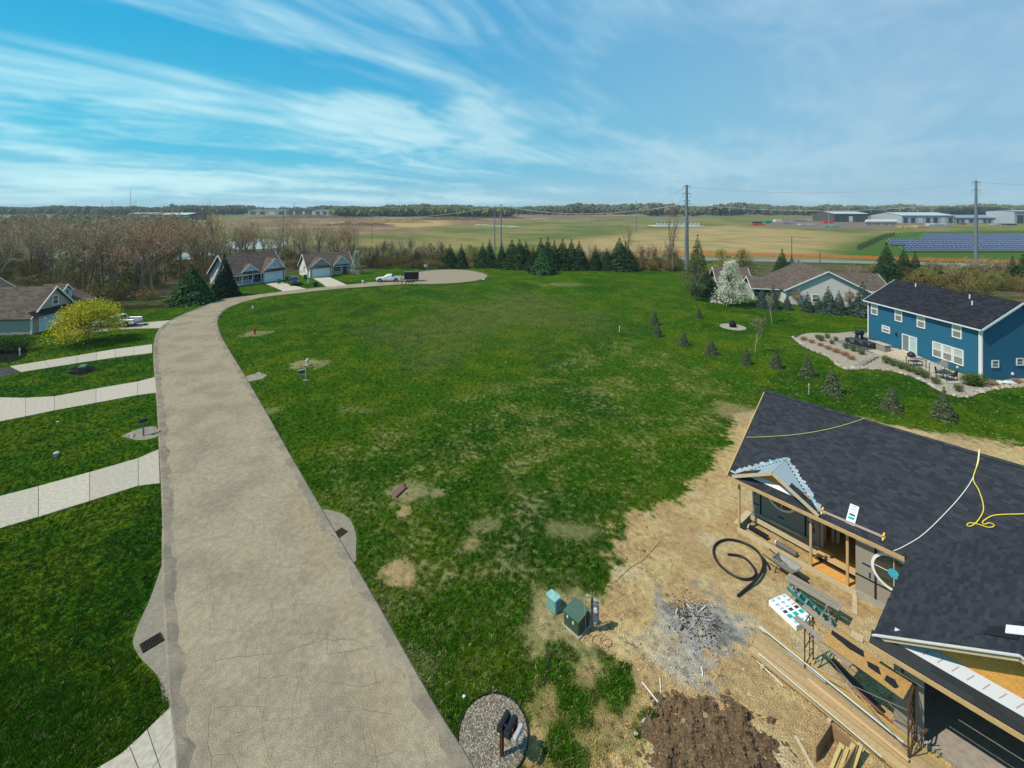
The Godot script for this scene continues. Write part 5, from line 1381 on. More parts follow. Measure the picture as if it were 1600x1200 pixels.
# ---------- things on the building site ----------
func stick(parent: Node, a: Vector3, b: Vector3, w: float, t: float, col: Color, called: String, m: Material = null) -> MeshInstance3D:
	var mb := MB.new(); mb.bar(a, b, w, t, col); return part(mb, called, m if m else M.wood, parent)
func pipe(parent: Node, pts: Array, r: float, col: Color, called: String, m: Material, sides := 8) -> MeshInstance3D:
	var mb := MB.new(); mb.tube(pts, [r], sides, col); return part(mb, called, m, parent)
func rel(pts: Array, o: Vector3) -> Array:
	var out := []
	for p in pts: out.append(p - o)
	return out
func make_clutter() -> void:
	rng.seed = 51
	var pine := Color(0.60, 0.42, 0.20); var pale := Color(0.62, 0.51, 0.33); var lvl := Color(0.50, 0.36, 0.19); var greyw := Color(0.36, 0.31, 0.25); var rust := Color(0.16, 0.085, 0.05); var black := Color(0.016, 0.016, 0.018)
	# coiled black drain pipe
	var pts := []
	for q in [[1137, 866, 0.06], [1160, 870, 0.06], [1176, 884, 0.06], [1181, 897, 0.06], [1173, 904, 0.06], [1158, 904, 0.06], [1138, 894, 0.06], [1122, 879, 0.06], [1115, 863, 0.06], [1119, 850, 0.06], [1136, 843, 0.07], [1160, 847, 0.09], [1180, 858, 0.12], [1191, 873, 0.16], [1192, 888, 0.19], [1183, 904, 0.19], [1168, 918, 0.1], [1153, 931, 0.06]]: pts.append(P(q[0], q[1], q[2]))
	var o: Vector3 = pts[0]
	var c := thing("drain_pipe", "coiled black corrugated drain pipe lying on bare sandy soil", "pipe", o * Vector3(1, 0, 1))
	var sp := spline(rel(pts, o * Vector3(1, 0, 1)), 0.045)
	var rad := []
	for i in sp.size(): rad.append(0.062 if i % 2 == 0 else 0.050)
	var cm := MB.new(); cm.tube(sp, rad, 9, black); part(cm, "coil", M.satin, c)
	var t2 := rel([P(1187, 866, 0.2), P(1196, 876, 0.12), P(1203, 889, 0.06)], o * Vector3(1, 0, 1)); var tm := MB.new(); tm.tube(spline(t2, 0.06), [0.05], 8, black); part(tm, "pipe_end", M.satin, c)
	# shingle bundles
	var pk := P(1235, 960) 
	var ax := (P(1249, 991) - P(1201, 946)).normalized()
	var yaw := atan2(ax.x, ax.z)
	for k in 3:
		var off := Basis(Vector3.UP, yaw).x * ((k - 1) * 0.335)
		for lay in 2:
			var b := thing("shingle_bundle", ["wrapped shingle bundle nearest the fire scar, lying in the white and teal stack", "middle wrapped shingle bundle of the white and teal stack", "wrapped shingle bundle beside the sawhorses, lying in the white and teal stack"][k] + (", upper layer" if lay == 1 else ", lower layer"), "shingles", pk + off + Vector3(0, lay * 0.125, 0), yaw + rng.randf_range(-0.015, 0.015), "stacked shingle bundles")
			printed_sheet(b, 0.325, 1.3, 0.12)
	# sawhorses with planks, green ladder
	var sh := SW(4.05, 0, 2.35)
	for k in 2:
		var s := thing("sawhorse", "steel folding sawhorse under the grey planks, " + ("beside the wheelbarrow" if k == 0 else "beside the shingle stack"), "sawhorse", SW(3.65 + k * 1.15, 0, 2.42), SITE_TURN, "sawhorses")
		stick(s, Vector3(0, 0.78, -0.35), Vector3(0, 0.78, 0.35), 0.07, 0.06, Color(0.30, 0.31, 0.32), "beam", M.galv)
		for q in [[-1, -1], [1, -1], [-1, 1], [1, 1]]: stick(s, Vector3(0, 0.76, q[1] * 0.28), Vector3(q[0] * 0.26, 0.0, q[1] * 0.36), 0.035, 0.035, Color(0.34, 0.35, 0.36), "leg", M.galv)
		for q in [-1, 1]: stick(s, Vector3(q * 0.15, 0.3, -0.3), Vector3(q * 0.15, 0.3, 0.3), 0.025, 0.025, Color(0.34, 0.35, 0.36), "stretcher", M.galv)
	for k in 2:
		var p := thing("scaffold_plank", "grey weathered plank across the two sawhorses, " + ("on the house side" if k == 0 else "on the fire-scar side"), "plank", SW(4.2, 0.81, 2.26 + k * 0.30), SITE_TURN)
		stick(p, Vector3(-1.0, 0.025, 0), Vector3(1.0, 0.025, 0), 0.24, 0.05, greyw, "board"); 
		for e in [-0.99, 0.99]: stick(p, Vector3(e, 0.025, -0.125), Vector3(e, 0.025, 0.125), 0.03, 0.054, Color(0.5, 0.44, 0.35), "end_cap")
	var ld := thing("step_ladder", "folded teal fibreglass ladder leaning under the sawhorse planks", "ladder", SW(4.3, 0, 2.75), SITE_TURN)
	for s in [-1, 1]:
		stick(ld, Vector3(-0.95, 0.75, s * 0.16), Vector3(0.75, 0.12, s * 0.22), 0.09, 0.035, Color(0.01, 0.20, 0.19), "rail", M.satin)
		stick(ld, Vector3(-0.95, 0.66, s * 0.14), Vector3(0.75, 0.05, s * 0.2), 0.06, 0.03, Color(0.01, 0.16, 0.16), "rear_rail", M.satin)
	for k in 6: stick(ld, Vector3(-0.8 + k * 0.28, 0.70 - k * 0.104, -0.18), Vector3(-0.8 + k * 0.28, 0.70 - k * 0.104, 0.18), 0.08, 0.025, Color(0.42, 0.43, 0.44), "step", M.galv)
	# wheelbarrow
	var wb := thing("wheelbarrow", "grey wheelbarrow with green wheel beside the porch", "wheelbarrow", SW(2.75, 0, 1.28), SITE_TURN - 0.12)
	var tr := MB.new()
	var bot := [Vector3(-0.28, 0.36, -0.2), Vector3(0.34, 0.42, -0.17), Vector3(0.34, 0.42, 0.17), Vector3(-0.28, 0.36, 0.2)]; var top := [Vector3(-0.5, 0.66, -0.32), Vector3(0.58, 0.70, -0.25), Vector3(0.58, 0.70, 0.25), Vector3(-0.5, 0.66, 0.32)]
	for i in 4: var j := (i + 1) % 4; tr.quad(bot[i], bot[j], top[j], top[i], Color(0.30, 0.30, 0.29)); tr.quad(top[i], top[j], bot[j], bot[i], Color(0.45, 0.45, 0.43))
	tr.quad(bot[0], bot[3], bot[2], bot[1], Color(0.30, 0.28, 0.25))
	for i in 4: tr.bar(top[i], top[(i + 1) % 4], 0.03, 0.03, Color(0.4, 0.4, 0.4))
	part(tr, "tray", M.galv, wb)
	for s in [-1, 1]:
		stick(wb, Vector3(0.85, 0.22, s * 0.06), Vector3(-0.95, 0.55, s * 0.32), 0.04, 0.04, Color(0.10, 0.08, 0.06), "handle")
		stick(wb, Vector3(-0.3, 0.36, s * 0.24), Vector3(-0.38, 0.0, s * 0.28), 0.03, 0.03, black, "leg", M.rust)
	var wh := MB.new(); wh.tube([Vector3(0.85, 0.2, -0.05), Vector3(0.85, 0.2, 0.05)], [0.2], 18, black); var whp := part(wh, "wheel", M.rubber, wb)
	var ri := MB.new(); ri.tube([Vector3(0.85, 0.2, -0.056), Vector3(0.85, 0.2, 0.056)], [0.135], 16, Color(0.01, 0.50, 0.09)); part(ri, "rim", M.satin, whp)
	# rolls on the porch
	for q in [[0.75, -0.55, 2.1, black, "black roll of underlay with white core on the porch ground"], [2.15, -0.42, 3.2, Color(0.13, 0.12, 0.11), "grey roll of felt on the porch ground"]]:
		var r := thing("felt_roll", q[4], "roll", SW(q[0], 0, q[1]), SITE_TURN - 0.08)
		var mb := MB.new(); mb.tube([Vector3(-0.5, 0.13, 0), Vector3(0.5, 0.13, 0)], [0.13], 14, q[3]); part(mb, "roll", M.rubber, r)
		var cr := MB.new(); cr.tube([Vector3(-0.515, 0.13, 0), Vector3(0.515, 0.13, 0)], [0.05], 10, Color(0.6, 0.55, 0.46)); part(cr, "core", M.plain, r)
		var lb := MB.new(); lb.tube([Vector3(-0.5, 0.13, 0), Vector3(-0.46, 0.13, 0)], [0.136], 14, Color(0.62, 0.62, 0.6)); part(lb, "band", M.plain, r)
	# conduit bundle in the entry
	var cb := thing("conduit_bundle", "bundle of dark conduit lying across the entry floor", "pipes", SW(4.2, 0.2, -0.75), SITE_TURN)
	for k in 7:
		stick(cb, Vector3(-0.85 + rng.randf() * 0.2, 0.025 + 0.035 * (k % 3), -0.13 + k * 0.04), Vector3(0.8 + rng.randf() * 0.2, 0.025 + 0.035 * (k % 3), -0.1 + k * 0.035), 0.03, 0.03, black, "conduit", M.satin)
	for k in 4: stick(cb, Vector3(-0.8 + k * 0.07, 0.14, -0.25), Vector3(-0.9 + k * 0.07, 0.14, 0.2), 0.03, 0.03, black, "cross_piece", M.satin)
	# scaffold: two rusty end frames, braces; on it two planks, a strand board and shingle scraps
	var fr := []
	for k in 2:
		var f := thing("scaffold", "rusty ladder-sided scaffold end frame by the " + ("shingle stack" if k == 0 else "garage opening"), "scaffold", SW(4.95 + k * 3.05, 0, 5.3 + k * 0.62), SITE_TURN)
		for s in [-0.45, 0.45]: pipe(f, [Vector3(0, 0, s), Vector3(0, 2.0, s)], 0.025, rust, "post", M.rust)
		for y in [0.35, 1.0, 1.62]: pipe(f, [Vector3(0, y, -0.45), Vector3(0, y, 0.45)], 0.018, rust, "rung", M.rust, 6)
		for y in 5: pipe(f, [Vector3(0, 0.45 + y * 0.3, -0.43), Vector3(0, 0.62 + y * 0.3, -0.05)], 0.014, rust, "strut", M.rust, 6)
		pipe(f, [Vector3(0, 0.4, -0.05), Vector3(0, 1.9, -0.05)], 0.016, rust, "middle_post", M.rust, 6)
		pipe(f, [Vector3(0, 1.96, -0.48), Vector3(0, 1.96, 0.48)], 0.022, rust, "header", M.rust, 6)
		if k == 0:
			for s in [-1, 1]: pipe(f, [Vector3(0, 0.4 if s < 0 else 1.7, 0.45), Vector3(3.05, 1.7 if s < 0 else 0.4, 1.0)], 0.012, Color(0.3, 0.27, 0.24), "brace", M.rust, 6)
			pipe(f, [Vector3(0, 1.5, -0.42), Vector3(3.05, 0.5, 0.2)], 0.012, Color(0.3, 0.27, 0.24), "brace", M.rust, 6)
		else:
			for s in 3: pipe(f, [Vector3(0.02, 0.05, -0.3 + s * 0.3), Vector3(0.35, 0.9 + s * 0.2, -0.35 + s * 0.25)], 0.014, rust, "loose_brace", M.rust, 6)
	for k in 2:
		var a := P(1243, 964, 1.99) if k == 0 else P(1256, 947, 1.99)
		var e := P(1330, 1040, 1.99) if k == 0 else P(1345, 1020, 1.99)
		var p := thing("scaffold_plank", "long grey scaffold plank running under the strand board, " + ("on the lumber side" if k == 0 else "on the house side"), "plank", a)
		stick(p, Vector3.ZERO, e - a, 0.23, 0.045, greyw, "board"); stick(p, (a - e).normalized() * 0.015, (e - a).normalized() * 0.01, 0.235, 0.05, Color(0.45, 0.4, 0.33), "end_cap")
	var oa := P(1298, 977, 2.05); var ob := P(1288, 1003, 2.05); var oc := P(1411, 1100, 2.05); var od := P(1423, 1062, 2.05)
	var xa := (od - oa).normalized(); var za := -xa.cross(Vector3.UP) * -1.0
	var ctr := (oa + ob + oc + od) * 0.25
	var os := thing("strand_board", "sheet of strand board laid as scaffold deck with shingle scraps on it", "board", ctr)
	os.basis = Basis(xa, Vector3.UP, xa.cross(Vector3.UP))
	var om := MB.new(); om.box(Vector3.ZERO, Vector3((od - oa).length(), 0.02, (ob - oa).length() * 0.95), Color(0.66, 0.70, 0.78)); part(om, "sheet", M.osb, os)
	for q in [[-0.55, -0.22, [[-0.55, -0.1], [0.4, -0.12], [0.5, 0.12], [0.1, 0.2], [-0.5, 0.1]], "long dark shingle scrap on the strand board deck"], [0.25, 0.05, [[-0.2, -0.08], [0.1, -0.16], [0.24, 0.1], [-0.1, 0.12]], "bent dark shingle scrap on the strand board deck"], [0.75, 0.12, [[-0.16, -0.13], [0.05, -0.17], [0.2, 0.0], [0.14, 0.16], [-0.14, 0.12]], "five-sided dark shingle scrap on the strand board deck"]]:
		var ss := MB.new(); var poly: Array = q[2]
		for i in range(1, poly.size() - 1):
			var A := Vector3(poly[0][0], 0, poly[0][1]); var B := Vector3(poly[i][0], 0, poly[i][1]); var C := Vector3(poly[i + 1][0], 0, poly[i + 1][1])
			ss.tri(A + Vector3(0, 0.012, 0), C + Vector3(0, 0.02, 0), B + Vector3(0, 0.015, 0), Color(0.035, 0.038, 0.046)); ss.tri(A, B, C, Color(0.03, 0.03, 0.03))
		for i in poly.size():
			var A := Vector3(poly[i][0], 0, poly[i][1]); var B := Vector3(poly[(i + 1) % poly.size()][0], 0, poly[(i + 1) % poly.size()][1])
			ss.quad(A, B, B + Vector3(0, 0.014, 0), A + Vector3(0, 0.014, 0), Color(0.03, 0.03, 0.035))
		var sc := part(ss, "shingle_scrap", M.shingle); sc.basis = os.basis; sc.position = ctr + os.basis * Vector3(q[0], 0.012, q[1]); tag(sc, q[3], "shingles")
	# lumber stack
	var la := P(1184, 1012); var lx := (P(1412, 1190) - la).normalized(); lx = Vector3(lx.x, 0, lx.z).normalized(); var lz := lx.cross(Vector3.UP)
	var ls := thing("lumber_stack", "long low stack of tan engineered planks between the fire scar and the scaffold", "lumber", la); ls.basis = Basis(lx, Vector3.UP, lz)
	for r in 3: stick(ls, Vector3(0.5 + r * 2.2, 0.05, -0.55), Vector3(0.5 + r * 2.2, 0.05, 0.75), 0.1, 0.1, pale, "bearer")
	for lay in 3:
		for k in 4:
			if lay == 2 and k == 3: continue
			var l := rng.randf_range(5.9, 6.5); var x0 := rng.randf_range(-0.12, 0.1)
			stick(ls, Vector3(x0, 0.13 + lay * 0.052, -0.40 + k * 0.29 + rng.randf_range(-0.008, 0.008) - lay * 0.02), Vector3(x0 + l, 0.13 + lay * 0.052, -0.40 + k * 0.29 + rng.randf_range(-0.02, 0.02) - lay * 0.02), 0.275, 0.047, J(lvl, 0.24), "plank")
	for k in 4: stick(ls, Vector3(0.02, 0.16 + 0.05 * k, -0.66 - 0.012 * k), Vector3(5.9, 0.13 + 0.05 * k, -0.62), 0.05, 0.045, J(Color(0.62, 0.42, 0.13), 0.1), "stud")
	var trim := [[P(1187, 979, 0.45), P(1412, 1160, 0.5), 0.045, Color(0.58, 0.62, 0.62), "length of pale steel trim along the lumber stack, house side"], [P(1176, 974, 0.1), P(1290, 1066, 0.4), 0.02, Color(0.5, 0.47, 0.42), "thin weathered batten beside the lumber stack"], [P(1185, 1021, 0.36), P(1378, 1183, 0.36), 0.016, Color(0.7, 0.68, 0.62), "thin white strip lying on top of the lumber stack"], [P(1182, 1032, 0.06), P(1224, 1072, 0.12), 0.02, Color(0.7, 0.68, 0.62), "short white strip on the ground at the lumber stack end"], [P(1262, 1060, 0.25), P(1420, 1188, 0.35), 0.1, Color(0.58, 0.40, 0.2), "pine board lying beside the lumber stack on the scaffold side"], [P(1300, 1030, 0.08), P(1378, 1112, 0.08), 0.28, black, "black gutter lengths lying under the scaffold"], [P(1330, 1070, 0.1), P(1405, 1140, 0.1), 0.06, Color(0.30, 0.10, 0.05), "reddish cord and pipe lying under the scaffold"]]
	for q in trim:
		var tt := thing("trim_length", q[4], "trim", q[0]); stick(tt, Vector3.ZERO, q[1] - q[0], q[2], 0.03, q[3], "strip", M.satin)
		stick(tt, Vector3(0, 0.012, 0), q[1] - q[0] + Vector3(0, 0.012, 0), q[2] * 0.4, 0.02, (q[3] as Color) * 0.8, "lip", M.satin)
	# crate of offcuts and loose boards at the bottom
	var cr := thing("offcut_bin", "low brown plywood bin of pine offcuts beside the lumber stack", "bin", P(1306, 1190), atan2(-(P(1312, 1145) - P(1278, 1200)).z, (P(1312, 1145) - P(1278, 1200)).x))
	stick(cr, Vector3(-0.55, 0.25, 0.35), Vector3(0.6, 0.25, 0.35), 0.03, 0.5, Color(0.36, 0.24, 0.13), "side"); stick(cr, Vector3(-0.55, 0.25, -0.35), Vector3(0.6, 0.25, -0.35), 0.03, 0.5, Color(0.36, 0.24, 0.13), "side")
	stick(cr, Vector3(0.6, 0.25, -0.35), Vector3(0.6, 0.25, 0.35), 0.03, 0.5, Color(0.36, 0.24, 0.13), "end")
	for k in 6:
		var b := thing("pine_offcut", "pine offcut standing in the plywood bin", "board", P(1302 + k * 7, 1200 - (k % 2) * 6, 0.08), atan2(-(P(1312, 1145) - P(1278, 1200)).z, (P(1312, 1145) - P(1278, 1200)).x), "offcuts in the bin")
		stick(b, Vector3(-0.45, 0.0, 0), Vector3(0.42 + rng.randf() * 0.12, 0.28 + rng.randf() * 0.2, rng.randf_range(-0.05, 0.05)), 0.14 if k % 2 else 0.09, 0.04, J(Color(0.62, 0.46, 0.2), 0.15), "board")
		stick(b, Vector3(-0.47, -0.01, 0), Vector3(-0.44, 0.01, 0), 0.145 if k % 2 else 0.095, 0.042, Color(0.5, 0.36, 0.18), "end_grain")
	for q in [[1243, 1150, 1278, 1214, 0.1, "pale board lying alone on the soil by the offcut bin"], [1335, 906, 1336, 960, 0.18, "short wide board leaning at the foot of the sheathed wall"], [1330, 990, 1349, 1000, 0.35, "scrap of pine sheet behind the scaffold"]]:
		var a := P(q[0], q[1], 0.03); var e := P(q[2], q[3], 0.03)
		var b := thing("loose_board", q[5], "board", a); stick(b, Vector3.ZERO, e - a, q[4], 0.035, pale, "board"); stick(b, (e - a) * 0.985, (e - a) * 1.003, q[4] * 1.01, 0.037, Color(0.5, 0.4, 0.26), "end_grain")
	# soil heap
	var so := P(1112, 1165); var sm := MB.new(); var nn := noise(91, 1.1, 4); var n2 := noise(92, 5.0, 3)
	var N := 76; var hs := []; var cs := []
	for j in N + 1:
		var row := PackedVector3Array(); var rcx := PackedColorArray()
		for i in N + 1:
			var x := (float(i) / N - 0.5) * 5.4; var z := (float(j) / N - 0.5) * 4.4
			var q := Vector2(x / 2.05, z / 1.45).length() + nn.get_noise_2d(x, z) * 0.55 + n2.get_noise_2d(x, z) * 0.22
			var k := smoothstep(1.12, 0.45, q)
			var y := k * (0.22 + nn.get_noise_2d(x * 1.7, z * 1.7) * 0.24) + absf(n2.get_noise_2d(x, z)) * 0.10 * smoothstep(1.15, 0.9, q) - 0.02
			row.append(so + Vector3(x, y, z)); rcx.append(J(Color(0.22, 0.145, 0.085).lerp(Color(0.33, 0.225, 0.13), clampf(0.5 + n2.get_noise_2d(x * 0.7 + 9, z * 0.7) * 1.2, 0, 1)), 0.18))
		hs.append(row); cs.append(rcx)
	for j in N:
		for i in N:
			if maxf(maxf(hs[j][i].y, hs[j][i + 1].y), maxf(hs[j + 1][i].y, hs[j + 1][i + 1].y)) < 0.005: continue
			sm.quad(hs[j][i], hs[j + 1][i], hs[j + 1][i + 1], hs[j][i + 1], cs[j][i])
	var heap := struct(sm, "soil_heap", M.ground)
	# stones, clods and scraps strewn over the bare soil
	var lumps := []
	for k in 3: var lm := MB.new(); lm.lump(Vector3.ZERO, Vector3(1, 0.7, 0.85), Color(1, 1, 1), k + 2, 0.3, 6, 4); lumps.append(lm.mesh())
	var strew := func(items: Array, called: String, label: String, cat: String) -> void:
		var node := MultiMeshInstance3D.new(); var mm := MultiMesh.new(); mm.transform_format = MultiMesh.TRANSFORM_3D; mm.use_colors = true; mm.mesh = lumps[items.size() % 3]; mm.instance_count = items.size()
		for i in items.size():
			mm.set_instance_transform(i, Transform3D(Basis(Vector3.UP, rng.randf() * TAU).scaled(Vector3.ONE * items[i][1]), items[i][0])); var cc: Color = items[i][2]
			mm.set_instance_color(i, Color(pow(cc.r, 0.4545), pow(cc.g, 0.4545), pow(cc.b, 0.4545)))
		node.multimesh = mm; node.material_override = M.stone; node.name = numbered(called); add_child(node); tag(node, label, cat, "", "stuff")
	var it := []
	for k in 9000:
		var z := -13.2 - 14.0 * pow(rng.randf(), 1.3); var x := rng.randf_range(2.0, 1.15 * -z)
		if sd("site", x, z, 2.0) < -0.2: continue
		it.append([Vector3(x, 0.004, z), rng.randf_range(0.006, 0.018) if rng.randf() < 0.94 else rng.randf_range(0.02, 0.05), J([Color(0.34, 0.24, 0.13), Color(0.45, 0.35, 0.22), Color(0.24, 0.16, 0.09), Color(0.55, 0.48, 0.36)][rng.randi() % 4], 0.2)])
	strew.call(it, "soil_crumbs", "crumbs of soil and grit on the bare building plot", "soil")
	it = []
	for k in 2600:
		var i := rng.randi_range(2, N - 2); var j := rng.randi_range(2, N - 2)
		if hs[j][i].y < 0.05: continue
		it.append([hs[j][i] + Vector3(0, 0.005, 0), rng.randf_range(0.012, 0.05), J(Color(0.22, 0.145, 0.085), 0.3)])
	strew.call(it, "soil_clods", "dark clods on the heap of topsoil", "soil")
	it = []
	for k in 700:
		var a := rng.randf() * TAU; var r := 1.35 * sqrt(rng.randf()) * (0.5 + rng.randf() * 0.6)
		it.append([P(1090, 972) + Vector3(cos(a) * r * 0.95, 0.01, sin(a) * r * 1.15), rng.randf_range(0.01, 0.04), [Color(0.02, 0.02, 0.02), Color(0.05, 0.05, 0.05), Color(0.45, 0.45, 0.44), Color(0.12, 0.10, 0.09), Color(0.3, 0.29, 0.28)][rng.randi() % 5]])
	strew.call(it, "ash_and_char", "ash and charred crumbs of the burnt rubbish pile", "ash")
	var rb := thing("burnt_rubbish", "charred sticks and scraps at the middle of the grey fire scar", "rubbish", P(1080, 962))
	for k in 26:
		var p := Vector3(rng.randf_range(-0.8, 0.9), 0.03 + rng.randf() * 0.05, rng.randf_range(-0.5, 0.7)); var d := Vector3(rng.randf_range(-1, 1), rng.randf_range(-0.1, 0.15), rng.randf_range(-1, 1)).normalized() * rng.randf_range(0.08, 0.22)
		stick(rb, p - d, p + d, rng.randf_range(0.02, 0.05), 0.02, [black, Color(0.04, 0.04, 0.04), Color(0.3, 0.22, 0.15), Color(0.5, 0.49, 0.47), Color(0.2, 0.19, 0.19)][k % 5], "charred_stick", M.plain)
	for q in [[1097, 992, 0.14, Color(0.50, 0.42, 0.30)], [1137, 1083, 0.085, Color(0.28, 0.16, 0.09)], [1069, 1138, 0.10, Color(0.36, 0.25, 0.13)], [1103, 1130, 0.11, Color(0.42, 0.32, 0.18)], [993, 1148, 0.08, Color(0.55, 0.47, 0.34)], [1162, 1047, 0.06, Color(0.55, 0.5, 0.4)], [1017, 1092, 0.06, Color(0.2, 0.1, 0.06)], [1055, 1083, 0.09, Color(0.26, 0.15, 0.085)]]:
		var lm := MB.new(); lm.lump(Vector3(0, q[2] * 0.45, 0), Vector3(q[2], q[2] * 0.7, q[2] * 0.8), q[3], int(q[0]), 0.28, 9, 6)
		var st := part(lm, "field_stone", M.stone); st.position = P(q[0], q[1]) + Vector3(0, 0.2 if q[1] > 1120 and q[0] > 1050 else 0.0, 0); tag(st, "%s stone %s" % [["small pale", "small brown", "tan rounded"][int(q[0]) % 3], "on the dark soil heap" if q[1] > 1120 and q[0] > 1050 else "lying on the bare building plot"], "stone", "stones on the building plot")
	for q in [[1003, 1066, 1028, 1097, "white plastic pipe lying aslant on the soil, longer of two"], [1031, 1060, 1033, 1104, "white plastic pipe lying on the soil beside the slanting one"], [1096, 1042, 1098, 1057, "short white pipe scrap below the fire scar"]]:
		var a := P(q[0], q[1], 0.03); var e := P(q[2], q[3], 0.03); var pp := thing("plastic_pipe", q[4], "pipe", a); pipe(pp, [Vector3.ZERO, (e - a) * 0.5 + Vector3(0.01, 0, 0), e - a], 0.022, Color(0.66, 0.63, 0.57), "pipe", M.satin); pipe(pp, [(e - a) * 0.96, (e - a) * 1.01], 0.028, Color(0.6, 0.57, 0.52), "collar", M.satin)
	var kn := thing("hand_tool", "white-bodied saw with orange handle lying by the soil heap", "tool", P(1011, 1116, 0.02)); var kd := P(1003, 1129, 0.02) - kn.position
	stick(kn, Vector3.ZERO, kd, 0.07, 0.02, Color(0.6, 0.62, 0.63), "blade", M.galv); stick(kn, -kd * 0.35, Vector3.ZERO, 0.06, 0.04, Color(0.5, 0.16, 0.03), "handle", M.satin); stick(kn, kd * 0.1, kd * 0.5, 0.03, 0.03, black, "grip", M.satin)
	# ---- utilities at the plot corner ----
	var tg := Color(0.045, 0.085, 0.055)
	var tx := thing("transformer_box", "dark green pad transformer beside the electric meter post", "transformer", P(901, 978), -0.82)
	var pad := MB.new(); pad.up(Vector3(0, -0.02, 0), Vector3(0.92, 0.08, 0.86), Color(0.40, 0.36, 0.28)); part(pad, "pad", M.concrete, tx)
	var bb := MB.new(); var y0 := 0.06; var q0 := [Vector3(-0.38, y0, -0.36), Vector3(0.38, y0, -0.36), Vector3(0.38, y0, 0.36), Vector3(-0.38, y0, 0.36)]; var q1 := [Vector3(-0.38, 0.72, -0.36), Vector3(0.38, 0.72, -0.36), Vector3(0.38, 0.62, 0.36), Vector3(-0.38, 0.62, 0.36)]
	for i in 4: bb.quad(q0[(i + 1) % 4], q0[i], q1[i], q1[(i + 1) % 4], tg)
	part(bb, "cabinet", M.paint, tx)
	var lidm := MB.new(); lidm.quad(q1[3] + Vector3(-0.03, 0.01, 0.03), q1[2] + Vector3(0.03, 0.01, 0.03), q1[1] + Vector3(0.03, 0.03, -0.03), q1[0] + Vector3(-0.03, 0.03, -0.03), tg * 1.5); lidm.bar(q1[3] + Vector3(-0.03, -0.01, 0.03), q1[2] + Vector3(0.03, -0.01, 0.03), 0.02, 0.05, tg * 1.4); part(lidm, "lid", M.paint, tx)
	for q in [[-0.2, 0.5], [0.1, 0.42]]: var lb := MB.new(); lb.box(Vector3(q[0], q[1], 0.364), Vector3(0.07, 0.12, 0.006), Color(0.62, 0.62, 0.6)); part(lb, "warning_label", M.plain, tx)
	var pt := thing("telecom_pedestal", "pale teal utility pedestal beside the green transformer", "pedestal", P(865, 952), -0.82)
	var pm := MB.new(); pm.cbox(Vector3(0, 0.29, 0), Vector3(0.54, 0.58, 0.36), 0.03, Color(0.16, 0.36, 0.34)); part(pm, "cabinet", M.paint, pt); var pl := MB.new(); pl.cbox(Vector3(0, 0.60, 0), Vector3(0.58, 0.06, 0.40), 0.025, Color(0.24, 0.48, 0.45)); part(pl, "lid", M.paint, pt)
	var ms := thing("meter_post", "grey electric meter box on a steel post with bent conduit", "meter", P(925, 986), -0.3)
	stick(ms, Vector3(0, 0, 0), Vector3(0, 1.35, 0), 0.09, 0.09, Color(0.10, 0.085, 0.075), "post", M.rust)
	pipe(ms, spline([Vector3(-0.27, 0, 0.05), Vector3(-0.27, 1.35, 0.05), Vector3(-0.2, 1.47, 0.05), Vector3(-0.08, 1.47, 0.05), Vector3(-0.02, 1.36, 0.05)], 0.06), 0.024, Color(0.45, 0.46, 0.46), "conduit", M.galv)
	var mbx := MB.new(); mbx.cbox(Vector3(0.16, 0.85, 0.0), Vector3(0.22, 0.75, 0.16), 0.02, Color(0.17, 0.21, 0.26)); part(mbx, "meter_box", M.galv, ms); var mtr := MB.new(); mtr.tube([Vector3(0.16, 1.0, 0.08), Vector3(0.16, 1.0, 0.17)], [0.085], 14, Color(0.5, 0.55, 0.58)); part(mtr, "meter", M.glass, ms)
	var tp := MB.new(); tp.cbox(Vector3(0.14, 1.3, 0), Vector3(0.14, 0.12, 0.12), 0.02, Color(0.4, 0.43, 0.45)); part(tp, "connector", M.galv, ms); var lw := MB.new(); lw.cbox(Vector3(0.14, 0.35, 0.02), Vector3(0.12, 0.18, 0.1), 0.02, Color(0.35, 0.36, 0.35)); part(lw, "junction_box", M.galv, ms)
	var wl := thing("wire_coil", "thin black wire coiled loosely on the ground below the meter", "wire", P(940, 1005)); var wpts := []
	for k in 40: var a := k * 0.55; wpts.append(Vector3(sin(a * 0.37) * 0.25 + cos(a) * 0.24, 0.012 + 0.008 * (k % 3), sin(a) * 0.22 + cos(a * 0.2) * 0.12))
	pipe(wl, spline(wpts, 0.06), 0.006, Color(0.07, 0.06, 0.055), "wire", M.rubber, 4)
	var gw := thing("ground_cable", "thin dark cable running over soil from the porch to the turf", "cable", P(963, 908)); pipe(gw, spline(rel([P(963, 908, 0.012), P(985, 887, 0.012), P(1005, 875, 0.012), P(1024, 855, 0.012), P(1032, 846, 0.012)], P(963, 908)), 0.1), 0.01, Color(0.06, 0.05, 0.045), "cable", M.rubber, 5); pipe(gw, [Vector3.ZERO, Vector3(-0.05, 0.015, 0.05)], 0.014, black, "cable_end", M.rubber, 5)
	var ss2 := thing("black_bar", "black plastic edging bar lying half in the grass below the transformer", "bar", P(861, 1022)); stick(ss2, Vector3(0, 0.02, 0), P(849, 1072) - P(861, 1022) + Vector3(0, 0.02, 0), 0.06, 0.04, black, "bar", M.satin); stick(ss2, Vector3(0.0, 0.03, 0), P(872, 1018) - P(861, 1022) + Vector3(0, 0.03, 0), 0.04, 0.04, black, "hook", M.satin)
	# ---- mailboxes on their ring of gravel ----
	var mo := P(771, 1148)
	var gb := MB.new(); var ringp := []
	for k in 48: var a := TAU * k / 48; ringp.append(mo + Vector3(cos(a) * 1.14, 0.03, sin(a) * 1.22))
